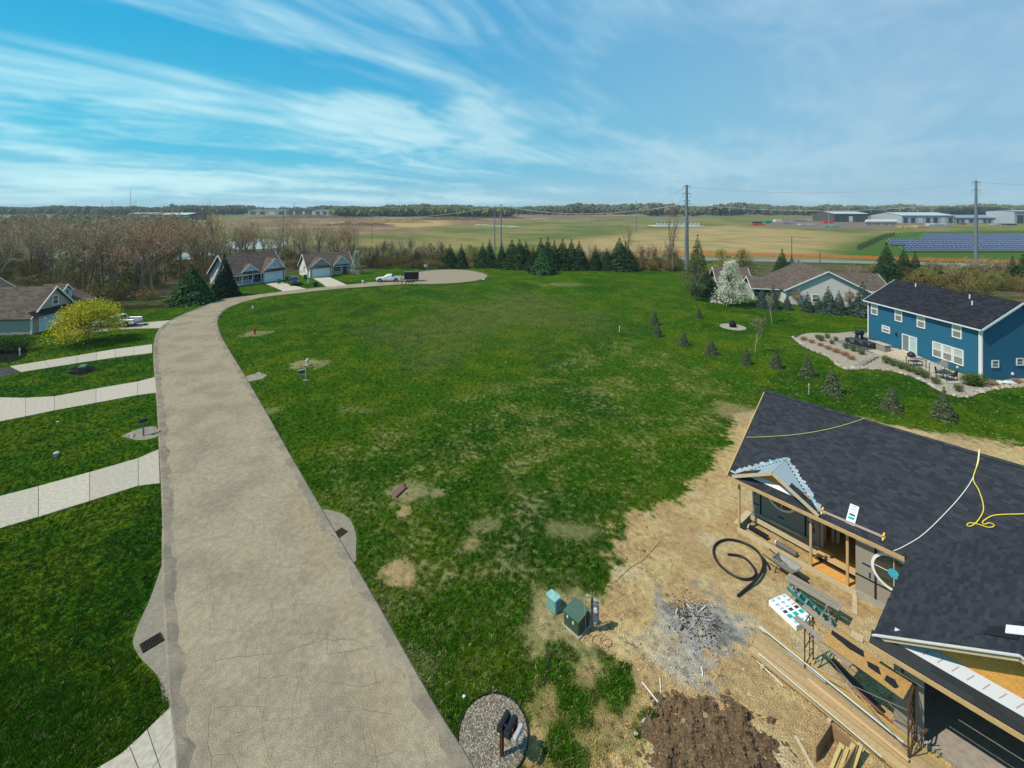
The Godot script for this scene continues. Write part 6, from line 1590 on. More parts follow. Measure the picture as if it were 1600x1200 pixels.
	flat_poly(gb, ringp, Color(0.30, 0.26, 0.20)); struct(gb, "gravel_bed", M.ground)
	var ed := thing("bed_edging", "black plastic edging round the gravel mailbox bed", "edging", mo); var em := MB.new()
	for k in range(-16, 12): var a := TAU * k / 48; var b := TAU * (k + 1) / 48; em.bar(Vector3(cos(a) * 1.17, 0.04, sin(a) * 1.25), Vector3(cos(b) * 1.17, 0.04, sin(b) * 1.25), 0.02, 0.07, black)
	part(em, "strip", M.satin, ed); var e2 := MB.new()
	for k in range(-27, -20): var a := TAU * k / 48; var b := TAU * (k + 1) / 48; e2.bar(Vector3(cos(a) * 1.17, 0.04, sin(a) * 1.25), Vector3(cos(b) * 1.17, 0.04, sin(b) * 1.25), 0.02, 0.07, black)
	part(e2, "strip", M.satin, ed)
	it = []
	for k in 4200: var a := rng.randf() * TAU; var r := sqrt(rng.randf()); it.append([mo + Vector3(cos(a) * r * 1.12, 0.035, sin(a) * r * 1.2), rng.randf_range(0.010, 0.026), J([Color(0.42, 0.37, 0.29), Color(0.30, 0.25, 0.19), Color(0.55, 0.51, 0.44), Color(0.36, 0.28, 0.16), Color(0.18, 0.16, 0.14)][rng.randi() % 5], 0.2)])
	strew.call(it, "gravel", "mixed brown and white gravel round the twin mailboxes", "gravel")
	mailbox("twin black mailboxes on a brown post in the gravel ring", P(784, 1182), 0.887 - PI / 2 + 0.15, 2, Color(0.012, 0.013, 0.018), Color(0.11, 0.045, 0.03))
	var wr := MB.new(); wr.lump(Vector3(0, 0.09, 0), Vector3(0.2, 0.14, 0.17), Color(0.50, 0.44, 0.34), 7, 0.3, 9, 6); var wrk := part(wr, "bed_stone", M.stone); wrk.position = P(789, 1146, 0.03); tag(wrk, "pale rough stone in the gravel beside the twin mailboxes", "stone")
func mailbox(label: String, at: Vector3, turn: float, n: int, col: Color, post: Color) -> void:
	var m := thing("mailbox", label, "mailbox", at, turn)
	stick(m, Vector3(0, -0.02, 0), Vector3(0, 1.02, 0), 0.1, 0.1, post, "post"); stick(m, Vector3(-0.1, 1.03, -0.12), Vector3(0.26 * n, 1.03, -0.12), 0.16, 0.04, post, "arm"); stick(m, Vector3(0, 0.7, 0), Vector3(0.3, 1.0, -0.05), 0.05, 0.05, post, "strut")
	for k in n:
		var mb := MB.new(); var x := 0.08 + k * 0.26
		var prof := [[-0.11, 0.0], [-0.11, 0.14], [-0.078, 0.215], [0.0, 0.245], [0.078, 0.215], [0.11, 0.14], [0.11, 0.0]]
		for i in prof.size() - 1:
			var a := Vector3(x + prof[i][0], 1.05 + prof[i][1], 0.26); var b := Vector3(x + prof[i + 1][0], 1.05 + prof[i + 1][1], 0.26); mb.quad(b, a, a - Vector3(0, 0, 0.52), b - Vector3(0, 0, 0.52), col)
			mb.tri(Vector3(x, 1.05, 0.26), b, a, col); mb.tri(Vector3(x, 1.05, -0.26), a - Vector3(0, 0, 0.52), b - Vector3(0, 0, 0.52), col)
		mb.box(Vector3(x, 1.05, 0), Vector3(0.22, 0.012, 0.52), col)
		var bx := part(mb, "box", M.satin, m)
		var dr := MB.new(); dr.cbox(Vector3(x, 1.15, 0.268), Vector3(0.19, 0.19, 0.014), 0.005, col * 1.6); part(dr, "door", M.satin, bx)
		var fl := MB.new(); fl.bar(Vector3(x + 0.116, 1.12, 0.1), Vector3(x + 0.116, 1.24, 0.1), 0.012, 0.03, Color(0.45, 0.05, 0.03)); part(fl, "flag", M.satin, bx)
	if n == 2:
		var tb := MB.new(); tb.cbox(Vector3(0.60, 1.12, 0.0), Vector3(0.13, 0.14, 0.48), 0.02, Color(0.34, 0.36, 0.38)); part(tb, "newspaper_tube", M.satin, m)
# ---------- vehicles ----------
func wheel(parent: Node, o: Vector3, r: float, w := 0.24) -> void:
	var t := MB.new(); t.tube([o - Vector3(0, 0, w * 0.5), o - Vector3(0, 0, w * 0.42), o + Vector3(0, 0, w * 0.42), o + Vector3(0, 0, w * 0.5)], [r * 0.9, r, r, r * 0.9], 18, Color(0.018, 0.018, 0.018)); var n := part(t, "wheel", M.rubber, parent)
	var m := MB.new(); m.tube([o - Vector3(0, 0, w * 0.52), o + Vector3(0, 0, w * 0.52)], [r * 0.58], 14, Color(0.34, 0.34, 0.35)); part(m, "rim", M.metal, n)
# body swept from side outlines: sections [x, y bottom, y top, half width at the bottom, half width at the top]
func hull(mb: MB, secs: Array, col: Color) -> void:
	var ring := func(s: Array) -> Array:
		var m: float = lerpf(s[1], s[2], 0.62)
		return [Vector3(s[0], s[1], s[3] * 0.94), Vector3(s[0], lerpf(s[1], s[2], 0.18), s[3]), Vector3(s[0], m, s[3] * 0.995), Vector3(s[0], lerpf(s[1], s[2], 0.93), s[4]), Vector3(s[0], s[2], s[4] * 0.92), Vector3(s[0], s[2], -s[4] * 0.92), Vector3(s[0], lerpf(s[1], s[2], 0.93), -s[4]), Vector3(s[0], m, -s[3] * 0.995), Vector3(s[0], lerpf(s[1], s[2], 0.18), -s[3]), Vector3(s[0], s[1], -s[3] * 0.94)]
	for i in secs.size() - 1:
		var a: Array = ring.call(secs[i]); var b: Array = ring.call(secs[i + 1])
		for k in a.size():
			var k2 := (k + 1) % a.size()
			mb.quad(a[k], b[k], b[k2], a[k2], col)
	for e in [0, secs.size() - 1]:
		var r: Array = ring.call(secs[e])
		for k in range(1, r.size() - 1):
			if e == 0: mb.tri(r[0], r[k], r[k + 1], col)
			else: mb.tri(r[0], r[k + 1], r[k], col)
func pickup(label: String, at: Vector3, turn: float, col: Color) -> Node3D:
	var t := thing("pickup_truck", label, "pickup truck", at, turn)
	var b := MB.new()
	hull(b, [[2.85, 0.5, 0.86, 0.84, 0.78], [2.7, 0.42, 1.0, 0.95, 0.88], [1.3, 0.42, 1.12, 0.97, 0.92], [1.2, 0.42, 1.14, 0.97, 0.93], [-0.75, 0.42, 1.12, 0.97, 0.94], [-0.8, 0.45, 0.80, 0.97, 0.95], [-2.8, 0.48, 0.80, 0.97, 0.95]], col); part(b, "body", M.car, t)
	for s in [-1, 1]: var sd2 := MB.new(); sd2.cbox(Vector3(-1.8, 0.98, s * 0.90), Vector3(2.0, 0.36, 0.12), 0.03, col); part(sd2, "bed_side", M.car, t)
	var tg := MB.new(); tg.cbox(Vector3(-2.8, 0.92, 0), Vector3(0.08, 0.5, 1.72), 0.02, col); part(tg, "tailgate", M.car, t)
	var bf := MB.new(); bf.box(Vector3(-1.8, 0.815, 0), Vector3(1.92, 0.02, 1.66), Color(0.02, 0.02, 0.02)); part(bf, "bed_liner", M.rubber, t)
	var c := MB.new(); hull(c, [[1.15, 1.08, 1.16, 0.88, 0.84], [0.45, 1.08, 1.70, 0.88, 0.70], [-0.45, 1.08, 1.74, 0.88, 0.70], [-0.72, 1.08, 1.68, 0.88, 0.72], [-0.80, 1.08, 1.15, 0.88, 0.84]], col); var cp := part(c, "cab", M.car, t)
	var gl := Color(0.012, 0.014, 0.017)
	var ws := MB.new(); ws.quad(Vector3(1.13, 1.17, 0.74), Vector3(1.13, 1.17, -0.74), Vector3(0.52, 1.655, -0.62), Vector3(0.52, 1.655, 0.62), gl); ws.v = PackedVector3Array(Array(ws.v).map(func(p): return p + Vector3(0.02, 0.015, 0))); part(ws, "windscreen", M.glass, cp)
	var rw := MB.new(); rw.quad(Vector3(-0.83, 1.2, -0.7), Vector3(-0.83, 1.2, 0.7), Vector3(-0.76, 1.62, 0.6), Vector3(-0.76, 1.62, -0.6), gl); part(rw, "rear_window", M.glass, cp)
	for s in [-1, 1]:
		for q in [[0.86, 0.42, 0.12, -0.02], [0.05, 0.0, -0.55, -0.62]]:
			var w := MB.new(); w.quad(Vector3(q[0], 1.2, s * 0.875), Vector3(q[3] if q[3] < -0.1 else 0.1, 1.2, s * 0.875), Vector3(q[2] if q[2] < 0 else 0.1, 1.6, s * 0.765), Vector3(q[1], 1.6, s * 0.765), gl); part(w, "side_window", M.glass, cp)
		var hl := MB.new(); hl.cbox(Vector3(2.72, 0.86, s * 0.72), Vector3(0.2, 0.16, 0.3), 0.03, Color(0.6, 0.6, 0.6)); part(hl, "headlight", M.glass, t)
		var tl := MB.new(); tl.cbox(Vector3(-2.8, 0.95, s * 0.90), Vector3(0.06, 0.3, 0.14), 0.02, Color(0.3, 0.02, 0.02)); part(tl, "tail_light", M.glass, t)
		var mr := MB.new(); mr.cbox(Vector3(0.82, 1.2, s * 1.05), Vector3(0.12, 0.2, 0.22), 0.03, Color(0.03, 0.03, 0.03)); part(mr, "mirror", M.satin, t)
		for x in [1.9, -1.75]:
			wheel(t, Vector3(x, 0.4, s * 0.86), 0.4); var ar := MB.new(); ar.lathe(Vector3.ZERO, [[0.0, 0.0], [0.47, 0.0], [0.47, 0.02], [0.0, 0.02]], 18, Color(0.01, 0.01, 0.01)); var ap := part(ar, "wheel_arch", M.rubber, t); ap.position = Vector3(x, 0.46, s * 0.965 - 0.01); ap.rotation.x = PI / 2
	var bp := MB.new(); bp.cbox(Vector3(2.86, 0.55, 0), Vector3(0.16, 0.22, 1.8), 0.04, Color(0.08, 0.08, 0.085)); bp.cbox(Vector3(2.84, 0.84, 0), Vector3(0.1, 0.26, 1.1), 0.03, Color(0.025, 0.025, 0.025)); part(bp, "front_bumper", M.satin, t)
	var rb := MB.new(); rb.cbox(Vector3(-2.92, 0.55, 0), Vector3(0.16, 0.2, 1.75), 0.04, Color(0.25, 0.25, 0.26)); part(rb, "rear_bumper", M.metal, t)
	return t
func make_vehicles() -> void:
	pickup("white pickup truck parked on the concrete drive behind the yellow tree", P(178, 512) + Vector3(0, 0.06, -0.6), PI + 0.12, Color(0.62, 0.63, 0.64))
	pickup("black pickup truck parked on the pale drive of the blue porch house", P(459, 444) + Vector3(0, 0.06, 0), -1.05, Color(0.012, 0.012, 0.014))
	var a := P(606, 441); var yaw := PI + 0.14
	pickup("white crew pickup with black trailer hitched, at the mouth of the turning circle", a + Vector3(0, 0.06, -0.8), yaw, Color(0.64, 0.65, 0.66))
	var t := thing("cargo_trailer", "black enclosed cargo trailer hitched behind the white pickup", "trailer", a + Vector3(0, 0.06, -0.8) + Basis(Vector3.UP, yaw) * Vector3(-5.3, 0, 0), yaw + 0.05)
	var b := MB.new(); b.cbox(Vector3(0, 1.35, 0), Vector3(3.4, 1.75, 1.85), 0.08, Color(0.014, 0.015, 0.018)); part(b, "body", M.car, t)
	var r := MB.new(); r.cbox(Vector3(0, 2.24, 0), Vector3(3.3, 0.06, 1.75), 0.03, Color(0.06, 0.06, 0.065)); part(r, "roof", M.satin, t)
	var e := MB.new(); e.box(Vector3(0, 0.45, 0), Vector3(3.4, 0.08, 1.85), Color(0.4, 0.4, 0.4)); part(e, "skirt", M.metal, t)
	for s in [-1, 1]:
		for x in [-0.2, -0.95]: wheel(t, Vector3(x, 0.36, s * 0.92), 0.34, 0.2)
		stick(t, Vector3(1.7, 0.5, s * 0.6), Vector3(2.45, 0.5, 0), 0.06, 0.08, Color(0.02, 0.02, 0.02), "drawbar", M.satin)
# ---------- poles, wires, works, fields ----------
func make_far() -> void:
	rng.seed = 77
	var steel := Color(0.23, 0.27, 0.29); var wood := Color(0.16, 0.12, 0.09)
	var heads := {}
	var pylon := func(px: float, z: float, top: float, r: float, label: String, col: Color, arms: int, key: String) -> void:
		var o := D(px, z); var h := EYE + (HOR - top) * z / F
		var t := thing("transmission_pole", label, "pole", o)
		var mb := MB.new(); mb.tube([Vector3(0, -0.2, 0), Vector3(0, h * 0.5, 0), Vector3(0, h, 0)], [r, r * 0.8, r * 0.55], 12, col); part(mb, "shaft", M.galv, t)
		for k in arms:
			var y := h - 0.35 - k * h * 0.085
			var am := MB.new(); am.bar(Vector3(-h * 0.045, y, 0), Vector3(h * 0.045, y, 0), r * 0.2, r * 0.22, col * 0.9); part(am, "crossarm", M.galv, t)
			for s in [-1, 1]: var ins := MB.new(); ins.tube([Vector3(s * h * 0.044, y - 0.05, 0), Vector3(s * h * 0.044, y - 0.6 - r, 0)], [0.05], 6, Color(0.3, 0.3, 0.32)); part(ins, "insulator", M.satin, t)
		heads[key] = [o + Vector3(0, h - 0.5, 0), o + Vector3(0, h * 0.88, 0), o + Vector3(0, h * 0.78, 0)]
	pylon.call(1073, 128, 289, 0.62, "tall grey steel pylon rising behind the olive hedgerow", steel, 3, "a")
	pylon.call(1525, 120, 282, 0.46, "tall grey steel pylon in front of the solar panels", steel, 2, "b")
	pylon.call(783, 165, 319, 0.34, "steel pole with crossarm behind the evergreen row", Color(0.26, 0.28, 0.32), 1, "c")
	pylon.call(773, 168, 321, 0.24, "slim bare pole close beside the crossarm pole", Color(0.22, 0.24, 0.26), 0, "d")
	pylon.call(994, 330, 314, 0.4, "steel pole with crossarm beside the substation", Color(0.25, 0.27, 0.3), 1, "e")
	pylon.call(923, 300, 318, 0.2, "slim pole in the green field beyond the evergreens", Color(0.3, 0.3, 0.3), 1, "f")
	pylon.call(1295, 480, 312, 0.22, "thin tall mast in the works yard", Color(0.5, 0.5, 0.5), 0, "g")
	pylon.call(1237, 150, 369, 0.16, "wooden utility pole behind the ranch house", wood, 0, "h")
	pylon.call(1281, 140, 392, 0.14, "short wooden post behind the ranch roof", wood, 0, "i")
	pylon.call(581, 220, 336, 0.16, "thin utility pole at the edge of the earth field", Color(0.2, 0.2, 0.2), 1, "j")
	pylon.call(443, 150, 322, 0.14, "thin utility pole in the wood behind the blue porch house", Color(0.2, 0.2, 0.2), 1, "k")
	pylon.call(160, 420, 318, 0.2, "distant pole beyond the wood, beside the radio mast", Color(0.2, 0.2, 0.2), 1, "l")
	var wire := func(p: Vector3, q: Vector3, sag: float, label: String) -> void:
		var pts := []
		for k in 25: var f := k / 24.0; pts.append(p.lerp(q, f) - Vector3(0, sag * 4.0 * f * (1 - f), 0) - p)
		var t := MB.new(); t.tube(pts, [0.05], 4, Color(0.5, 0.53, 0.48)); var o := part(t, "power_line", M.satin); o.position = p; tag(o, label, "wire")
	wire.call(heads.a[0], heads.b[0], 2.2, "upper power line strung between the two tall steel pylons")
	wire.call(heads.a[2] , heads.b[2], 2.4, "lower power line strung between the two tall steel pylons")
	wire.call(heads.b[0], heads.b[0] + Vector3(90, -1, 0), 1.0, "upper power line running on from the pylon by the solar panels")
	wire.call(heads.a[0], heads.e[0], 2.5, "power line from the tall pylon to the substation pole")
	wire.call(heads.a[2], heads.c[0], 3.0, "power line from the tall pylon to the crossarm pole behind the evergreens")
	wire.call(heads.c[0], heads.j[0], 2.0, "power line from the crossarm pole to the pole in the earth field")
	# county road and orange fence
	var hr := MB.new(); var ra := P(960, 405.5); var rb := P(1320, 411); var rc := P(1900, 428)
	for q in [[P(940, 402), P(1320, 409)], [P(1320, 409), P(1900, 423.0)]]:
		var d: Vector3 = (q[1] - q[0]).normalized(); var n := d.cross(Vector3.UP) * 4.2
		hr.quad(q[0] + n + Vector3(0, 0.04, 0), q[1] + n + Vector3(0, 0.04, 0), q[1] - n + Vector3(0, 0.04, 0), q[0] - n + Vector3(0, 0.04, 0), Color(0.42, 0.41, 0.40))
	struct(hr, "county_road", M.asphalt)
	var fpts := [P(1000, 398.5), P(1110, 401.5), P(1240, 404), P(1320, 406), P(1420, 409.5), P(1530, 413), P(1700, 419)]
	var fe := thing("orange_barrier_fence", "orange plastic barrier fence along the far side of the county road", "fence", fpts[0])
	for i in fpts.size() - 1:
		var a: Vector3 = fpts[i] - fpts[0] + Vector3(0, 0, -6.5); var b: Vector3 = fpts[i + 1] - fpts[0] + Vector3(0, 0, -6.5)
		var fm := MB.new(); var L := (b - a).length()
		for k in 5: fm.bar(a + Vector3(0, 0.15 + k * 0.22, 0), b + Vector3(0, 0.15 + k * 0.22, 0), 0.02, 0.13, J(Color(0.62, 0.17, 0.03), 0.1))
		part(fm, "mesh", M.plain, fe)
		for k in int(L / 6.0) + 1: stick(fe, a.lerp(b, k * 6.0 / L), a.lerp(b, k * 6.0 / L) + Vector3(0, 1.25, 0), 0.06, 0.06, Color(0.15, 0.12, 0.09), "stake")
	# solar panels: rows of tilted tables
	var pn := MB.new(); pn.box(Vector3(0, 0, 0), Vector3(1.7, 0.05, 3.3), Color(0.012, 0.02, 0.085)); var pmesh := pn.mesh()
	var fr := MB.new()
	for s in [-1, 1]: fr.box(Vector3(s * 0.86, 0.0, 0), Vector3(0.05, 0.08, 3.4), Color(0.36, 0.38, 0.42)); fr.box(Vector3(0, 0, s * 1.67), Vector3(1.67, 0.08, 0.05), Color(0.36, 0.38, 0.42))
	fr.box(Vector3(0, 0.03, 0), Vector3(1.67, 0.03, 0.05), Color(0.5, 0.52, 0.55))
	var fmesh := fr.mesh()
	var rows := [[1410, 178, 0], [1420, 187, 0], [1424, 197, 0], [1389, 209, 0], [1392, 222, 0], [1440, 236, 0], [1443, 252, 0], [1446, 270, 0]]
	for i in rows.size():
		var q: Array = rows[i]; var z: float = q[1]
		var x0 := D(q[0], z).x; var x1 := D(1640, z).x; var n := mini(int((x1 - x0) / 1.78), 62)
		var row := thing("solar_row", "row of tilted blue solar panels, %s of the field beyond the county road" % ["first", "second", "third", "fourth", "fifth", "sixth", "seventh", "last"][i], "solar panels", Vector3(x0, 0, -z))
		stick(row, Vector3(0, 1.2, 0), Vector3(n * 1.78, 1.2, 0), 0.12, 0.12, Color(0.4, 0.4, 0.42), "torque_tube", M.galv)
		for k in n:
			var p := MeshInstance3D.new(); p.mesh = pmesh; p.material_override = M.panel; p.name = "panel"; p.position = Vector3(k * 1.78 + 0.9, 1.42, 0); p.rotation.x = 0.42; row.add_child(p, true)
			var f := MeshInstance3D.new(); f.mesh = fmesh; f.material_override = M.satin; f.name = "panel_frame"; p.add_child(f, true)
			if k % 4 == 0: stick(row, Vector3(k * 1.78 + 0.9, 0, 0), Vector3(k * 1.78 + 0.9, 1.2, 0), 0.1, 0.1, Color(0.35, 0.35, 0.36), "pile", M.galv)
	var sfn := thing("dark_mesh_fence", "dark mesh fence at the corner of the solar field", "fence", P(1340, 391))
	var sf0 := P(1340, 391); var sfp := [P(1340, 391), P(1362, 381), P(1378, 373), P(1398, 368.5)]
	for i in 3:
		var mb := MB.new(); var a: Vector3 = sfp[i] - sf0; var b: Vector3 = sfp[i + 1] - sf0
		for k in 8: mb.bar(a + Vector3(0, 0.2 + k * 0.28, 0), b + Vector3(0, 0.2 + k * 0.28, 0), 0.02, 0.16, Color(0.05, 0.06, 0.045))
		part(mb, "mesh", M.plain, sfn)
		for k in 4: stick(sfn, a.lerp(b, k / 3.0), a.lerp(b, k / 3.0) + Vector3(0, 2.4, 0), 0.1, 0.1, Color(0.04, 0.04, 0.04), "post", M.plain)
	# works buildings
	var shed := func(px0: float, px1: float, z: float, top: float, dep: float, wallc: Color, roofc: Color, label: String, bays: int, rise: float) -> void:
		var a := D(px0, z); var w := D(px1, z).x - a.x; var h := EYE + (HOR - top) * z / F
		var t := thing("works_building", label, "building", a)
		var he := h - rise
		var wm := MB.new(); wm.box(Vector3(w * 0.5, he * 0.5, -dep * 0.5), Vector3(w, he, dep), wallc)
		wm.tri(Vector3(0, he, 0.0), Vector3(0, h - 0.1, -dep * 0.5), Vector3(0, he, -dep), wallc); wm.tri(Vector3(w, he, 0.0), Vector3(w, he, -dep), Vector3(w, h - 0.1, -dep * 0.5), wallc); part(wm, "wall", M.siding, t)
		for s in [0, 1]:
			var rm := MB.new(); var e0 := Vector3(-0.5, he - 0.1, 0.8) if s == 0 else Vector3(w + 0.5, he - 0.1, -dep - 0.8); var e1 := Vector3(w + 0.5, he - 0.1, 0.8) if s == 0 else Vector3(-0.5, he - 0.1, -dep - 0.8)
			rm.quad(e0, e1, Vector3(e1.x, h, -dep * 0.5), Vector3(e0.x, h, -dep * 0.5), roofc); rm.quad(e0 - Vector3(0, 0.4, 0), e1 - Vector3(0, 0.4, 0), e1, e0, roofc * 0.8); part(rm, "roof", M.galv, t)
		for k in bays:
			var x := w * (k + 0.5) / bays; var d := MB.new(); d.box(Vector3(x, he * 0.36, 0.06), Vector3(w / bays * 0.55, he * 0.66, 0.1), Color(0.05, 0.06, 0.07) if k % 3 != 2 else Color(0.5, 0.52, 0.53)); part(d, "bay_door", M.satin, t)
	shed.call(1303, 1356, 560, 330.5, 40.0, Color(0.10, 0.09, 0.085), Color(0.62, 0.64, 0.62), "open-fronted works shed with pale roof in the storage yard", 5, 2.6)
	shed.call(1409, 1491, 520, 332, 45.0, Color(0.42, 0.45, 0.46), Color(0.60, 0.66, 0.66), "broad pale steel warehouse with low gable roof", 7, 3.2)
	shed.call(1493, 1592, 520, 336, 30.0, Color(0.30, 0.36, 0.40), Color(0.30, 0.36, 0.42), "long low blue-grey works office with a row of dark windows", 14, 3.0)
	shed.call(1585, 1640, 500, 328.5, 30.0, Color(0.40, 0.45, 0.50), Color(0.42, 0.46, 0.50), "tall grey works block at the end of the office row", 3, 1.0)
	shed.call(388, 447, 1150, 328, 60.0, Color(0.42, 0.40, 0.36), Color(0.55, 0.54, 0.50), "long tan factory hall beyond the earth field", 4, 0.8)
	shed.call(447, 492, 1170, 327, 60.0, Color(0.09, 0.11, 0.13), Color(0.10, 0.12, 0.14), "dark unfinished steel hall between the tan factory halls", 9, 0.6)
	shed.call(491, 513, 1150, 328, 50.0, Color(0.50, 0.48, 0.44), Color(0.58, 0.57, 0.53), "short tan factory hall beside the dark steel hall", 2, 0.8)
	shed.call(243, 293, 640, 332.5, 40.0, Color(0.07, 0.11, 0.16), Color(0.66, 0.69, 0.71), "low blue factory with bright white roof below the water tower", 6, 2.4)
	shed.call(200, 244, 700, 332, 30.0, Color(0.30, 0.32, 0.33), Color(0.42, 0.44, 0.45), "low grey factory beside the white-roofed one", 4, 1.6)
	shed.call(40, 84, 250, 374, 10.0, Color(0.62, 0.62, 0.60), Color(0.18, 0.17, 0.16), "white house with two dark garage doors seen through the wood", 3, 2.0)
	# water tower and mast
	var wt := thing("water_tower", "blue-topped water tower on a single stem above the white-roofed factory", "water tower", D(268, 900)); var wm2 := MB.new(); wm2.lathe(Vector3.ZERO, [[2.2, -0.2], [1.1, 4], [1.0, 18], [2.2, 20], [4.6, 22.5], [4.6, 24.0], [2.6, 26], [0.0, 26.8]], 16, Color(0.14, 0.26, 0.34)); part(wm2, "tank_and_stem", M.paint, wt)
	pipe(wt, [Vector3(0, 26.5, 0), Vector3(0, 31, 0)], 0.25, Color(0.2, 0.2, 0.2), "antenna", M.galv, 5)
	var rmst := thing("radio_mast", "thin lattice radio mast rising beyond the wood", "mast", D(204, 900))
	for k in 3: var a := TAU * k / 3; pipe(rmst, [Vector3(cos(a) * 0.6, 0, sin(a) * 0.6), Vector3(cos(a) * 0.15, 54, sin(a) * 0.15)], 0.13, Color(0.32, 0.32, 0.34), "leg", M.galv, 4)
	var lat := MB.new()
	for k in 36: lat.bar(Vector3(0.5 if k % 2 else -0.5, k * 1.5, 0) * Vector3(1.0 - k / 50.0, 1, 1), Vector3(-0.5 if k % 2 else 0.5, k * 1.5 + 1.5, 0) * Vector3(1.0 - k / 50.0, 1, 1), 0.08, 0.08, Color(0.32, 0.32, 0.34))
	part(lat, "lattice", M.galv, rmst)
	# cranes by the dark hall
	for q in [[440, 1150, 321, 0.35, "slim crane boom standing by the tan factory hall"], [461, 1160, 316.5, 0.3, "slim crane boom raised over the dark steel hall"]]:
		var h: float = EYE + (HOR - q[2]) * q[1] / F; var cr := thing("crane", q[4], "crane", D(q[0], q[1])); pipe(cr, [Vector3(-h * 0.35, 0, 0), Vector3(0, h, 0)], 0.6, Color(0.2, 0.2, 0.2), "boom", M.paint, 5); var cb := MB.new(); cb.cbox(Vector3(-h * 0.35, 1.6, 0), Vector3(6, 3.2, 3), 0.3, Color(0.3, 0.2, 0.1)); part(cb, "cab", M.paint, cr)
	# storage yard goods
	var goods := thing("storage_tank", "long white cylindrical tank lying in the storage yard", "tank", D(1352, 470)); var gm := MB.new(); gm.tube([Vector3(0, 3.2, 0), Vector3(1.2, 3.2, 0), Vector3(32, 3.2, 0), Vector3(33, 3.2, 0)], [0.8, 2.2, 2.2, 0.8], 16, Color(0.64, 0.65, 0.64)); part(gm, "vessel", M.paint, goods)
	for x in [5, 14, 23, 30]: var sm := MB.new(); sm.up(Vector3(x, 0, 0), Vector3(1.0, 1.4, 3.6), Color(0.3, 0.3, 0.3)); part(sm, "saddle", M.concrete, goods)
	var yard := [[1176, 1196, 352.5, 0.5, Color(0.55, 0.09, 0.03), "stack of orange pipe at the yard corner"], [1178, 1192, 349.5, 0.6, Color(0.03, 0.035, 0.045), "stack of black pipe behind the orange pipe"], [1196, 1206, 349, 0.8, Color(0.01, 0.25, 0.14), "green tarpaulined stack in the storage yard"], [1211, 1222, 346.5, 0.7, Color(0.6, 0.6, 0.58), "white stack in the storage yard"], [1288, 1303, 349, 0.75, Color(0.50, 0.05, 0.025), "red stack below the thin mast"], [1290, 1312, 355.5, 0.5, Color(0.16, 0.32, 0.26), "pale green stack at the front of the yard"], [1408, 1430, 357, 0.55, Color(0.52, 0.38, 0.10), "yellow drums at the front of the yard"], [1432, 1452, 356.5, 0.55, Color(0.52, 0.36, 0.10), "second lot of yellow drums at the front of the yard"], [1452, 1480, 353, 0.6, Color(0.40, 0.48, 0.46), "pale machinery in front of the steel warehouse"], [1225, 1240, 350, 0.5, Color(0.30, 0.28, 0.26), "grey pallets in the storage yard"], [1243, 1262, 346, 0.45, Color(0.20, 0.2, 0.19), "dark pallets in the storage yard"], [1262, 1280, 345, 0.4, Color(0.45, 0.47, 0.46), "pale pallets in the storage yard"], [1250, 1275, 352.5, 0.4, Color(0.42, 0.40, 0.38), "grey castings in the storage yard"], [1502, 1511, 351, 0.4, Color(0.25, 0.05, 0.04), "dark red car parked at the works office"], [1572, 1590, 352, 0.4, Color(0.06, 0.06, 0.08), "dark cars parked at the works office"], [1553, 1562, 352, 0.4, Color(0.3, 0.3, 0.32), "grey car parked at the works office"]]
	for q in yard:
		var z: float = F * EYE / (q[2] - HOR); var a := D(q[0], z); var w := D(q[1], z).x - a.x
		var g := thing("yard_goods", q[5], "goods", a); var n := maxi(3, int(w / 2.6)); var hh: float = q[3] * 4.0
		for k in n:
			var mb := MB.new(); var ww := w / n
			if k % 2 == 0: mb.tube([Vector3(ww * (k + 0.5), hh * 0.3, 0.2), Vector3(ww * (k + 0.5), hh * 0.3, -5.0)], [hh * 0.3], 10, J(q[4], 0.2))
			mb.cbox(Vector3(ww * (k + 0.5), hh * 0.5 * rng.randf_range(0.8, 1.1), -2.5), Vector3(ww * 0.86, hh, 4.5), 0.15, J(q[4], 0.25)); part(mb, "stack", M.paint, g)
	# substation
	var su := thing("substation", "pale gravelled substation of steel frames beside the tall pylon", "substation", P(1055, 353)); var z0 := P(1055, 353).z
	var pad := MB.new(); pad.box(Vector3(0, 0.15, 0), Vector3(46, 0.3, 26), Color(0.62, 0.62, 0.62)); part(pad, "pad", M.concrete, su)
	for k in 12:
		var x := -20.0 + k * 3.6; var hh := rng.randf_range(5, 9)
		for zz in [-8.0, 0.0]: stick(su, Vector3(x, 0.3, zz), Vector3(x, hh, zz), 0.3, 0.3, Color(0.35, 0.37, 0.4), "frame_leg", M.galv)
		stick(su, Vector3(x, hh, -8), Vector3(x, hh, 0), 0.3, 0.3, Color(0.35, 0.37, 0.4), "frame_beam", M.galv)
		var bx := MB.new(); bx.cbox(Vector3(x + 1.5, 1.5, 4), Vector3(2.0, 2.4, 2.0), 0.2, Color(0.45, 0.48, 0.5)); part(bx, "cabinet", M.paint, su)
	stick(su, Vector3(-22, 7.5, -8), Vector3(22, 7.5, -8), 0.3, 0.4, Color(0.4, 0.42, 0.45), "bus_beam", M.galv)
	# pale bales strung over the field
	for k in 13:
		var p := P(744 + k * 5.3 + rng.randf_range(-1, 1), 352.8 + k * 0.31); var bl := MB.new(); bl.cbox(Vector3(0, 0.8, 0), Vector3(rng.randf_range(1.6, 3.2), 1.6, 1.6), 0.3, Color(0.62, 0.60, 0.54)); bl.cbox(Vector3(0.2, 1.65, 0), Vector3(1.2, 0.2, 1.2), 0.08, Color(0.5, 0.49, 0.44))
		var o := part(bl, "wrapped_bale", M.paint); o.position = p; tag(o, "white wrapped bale in the line across the green field", "bale", "bales in the field")
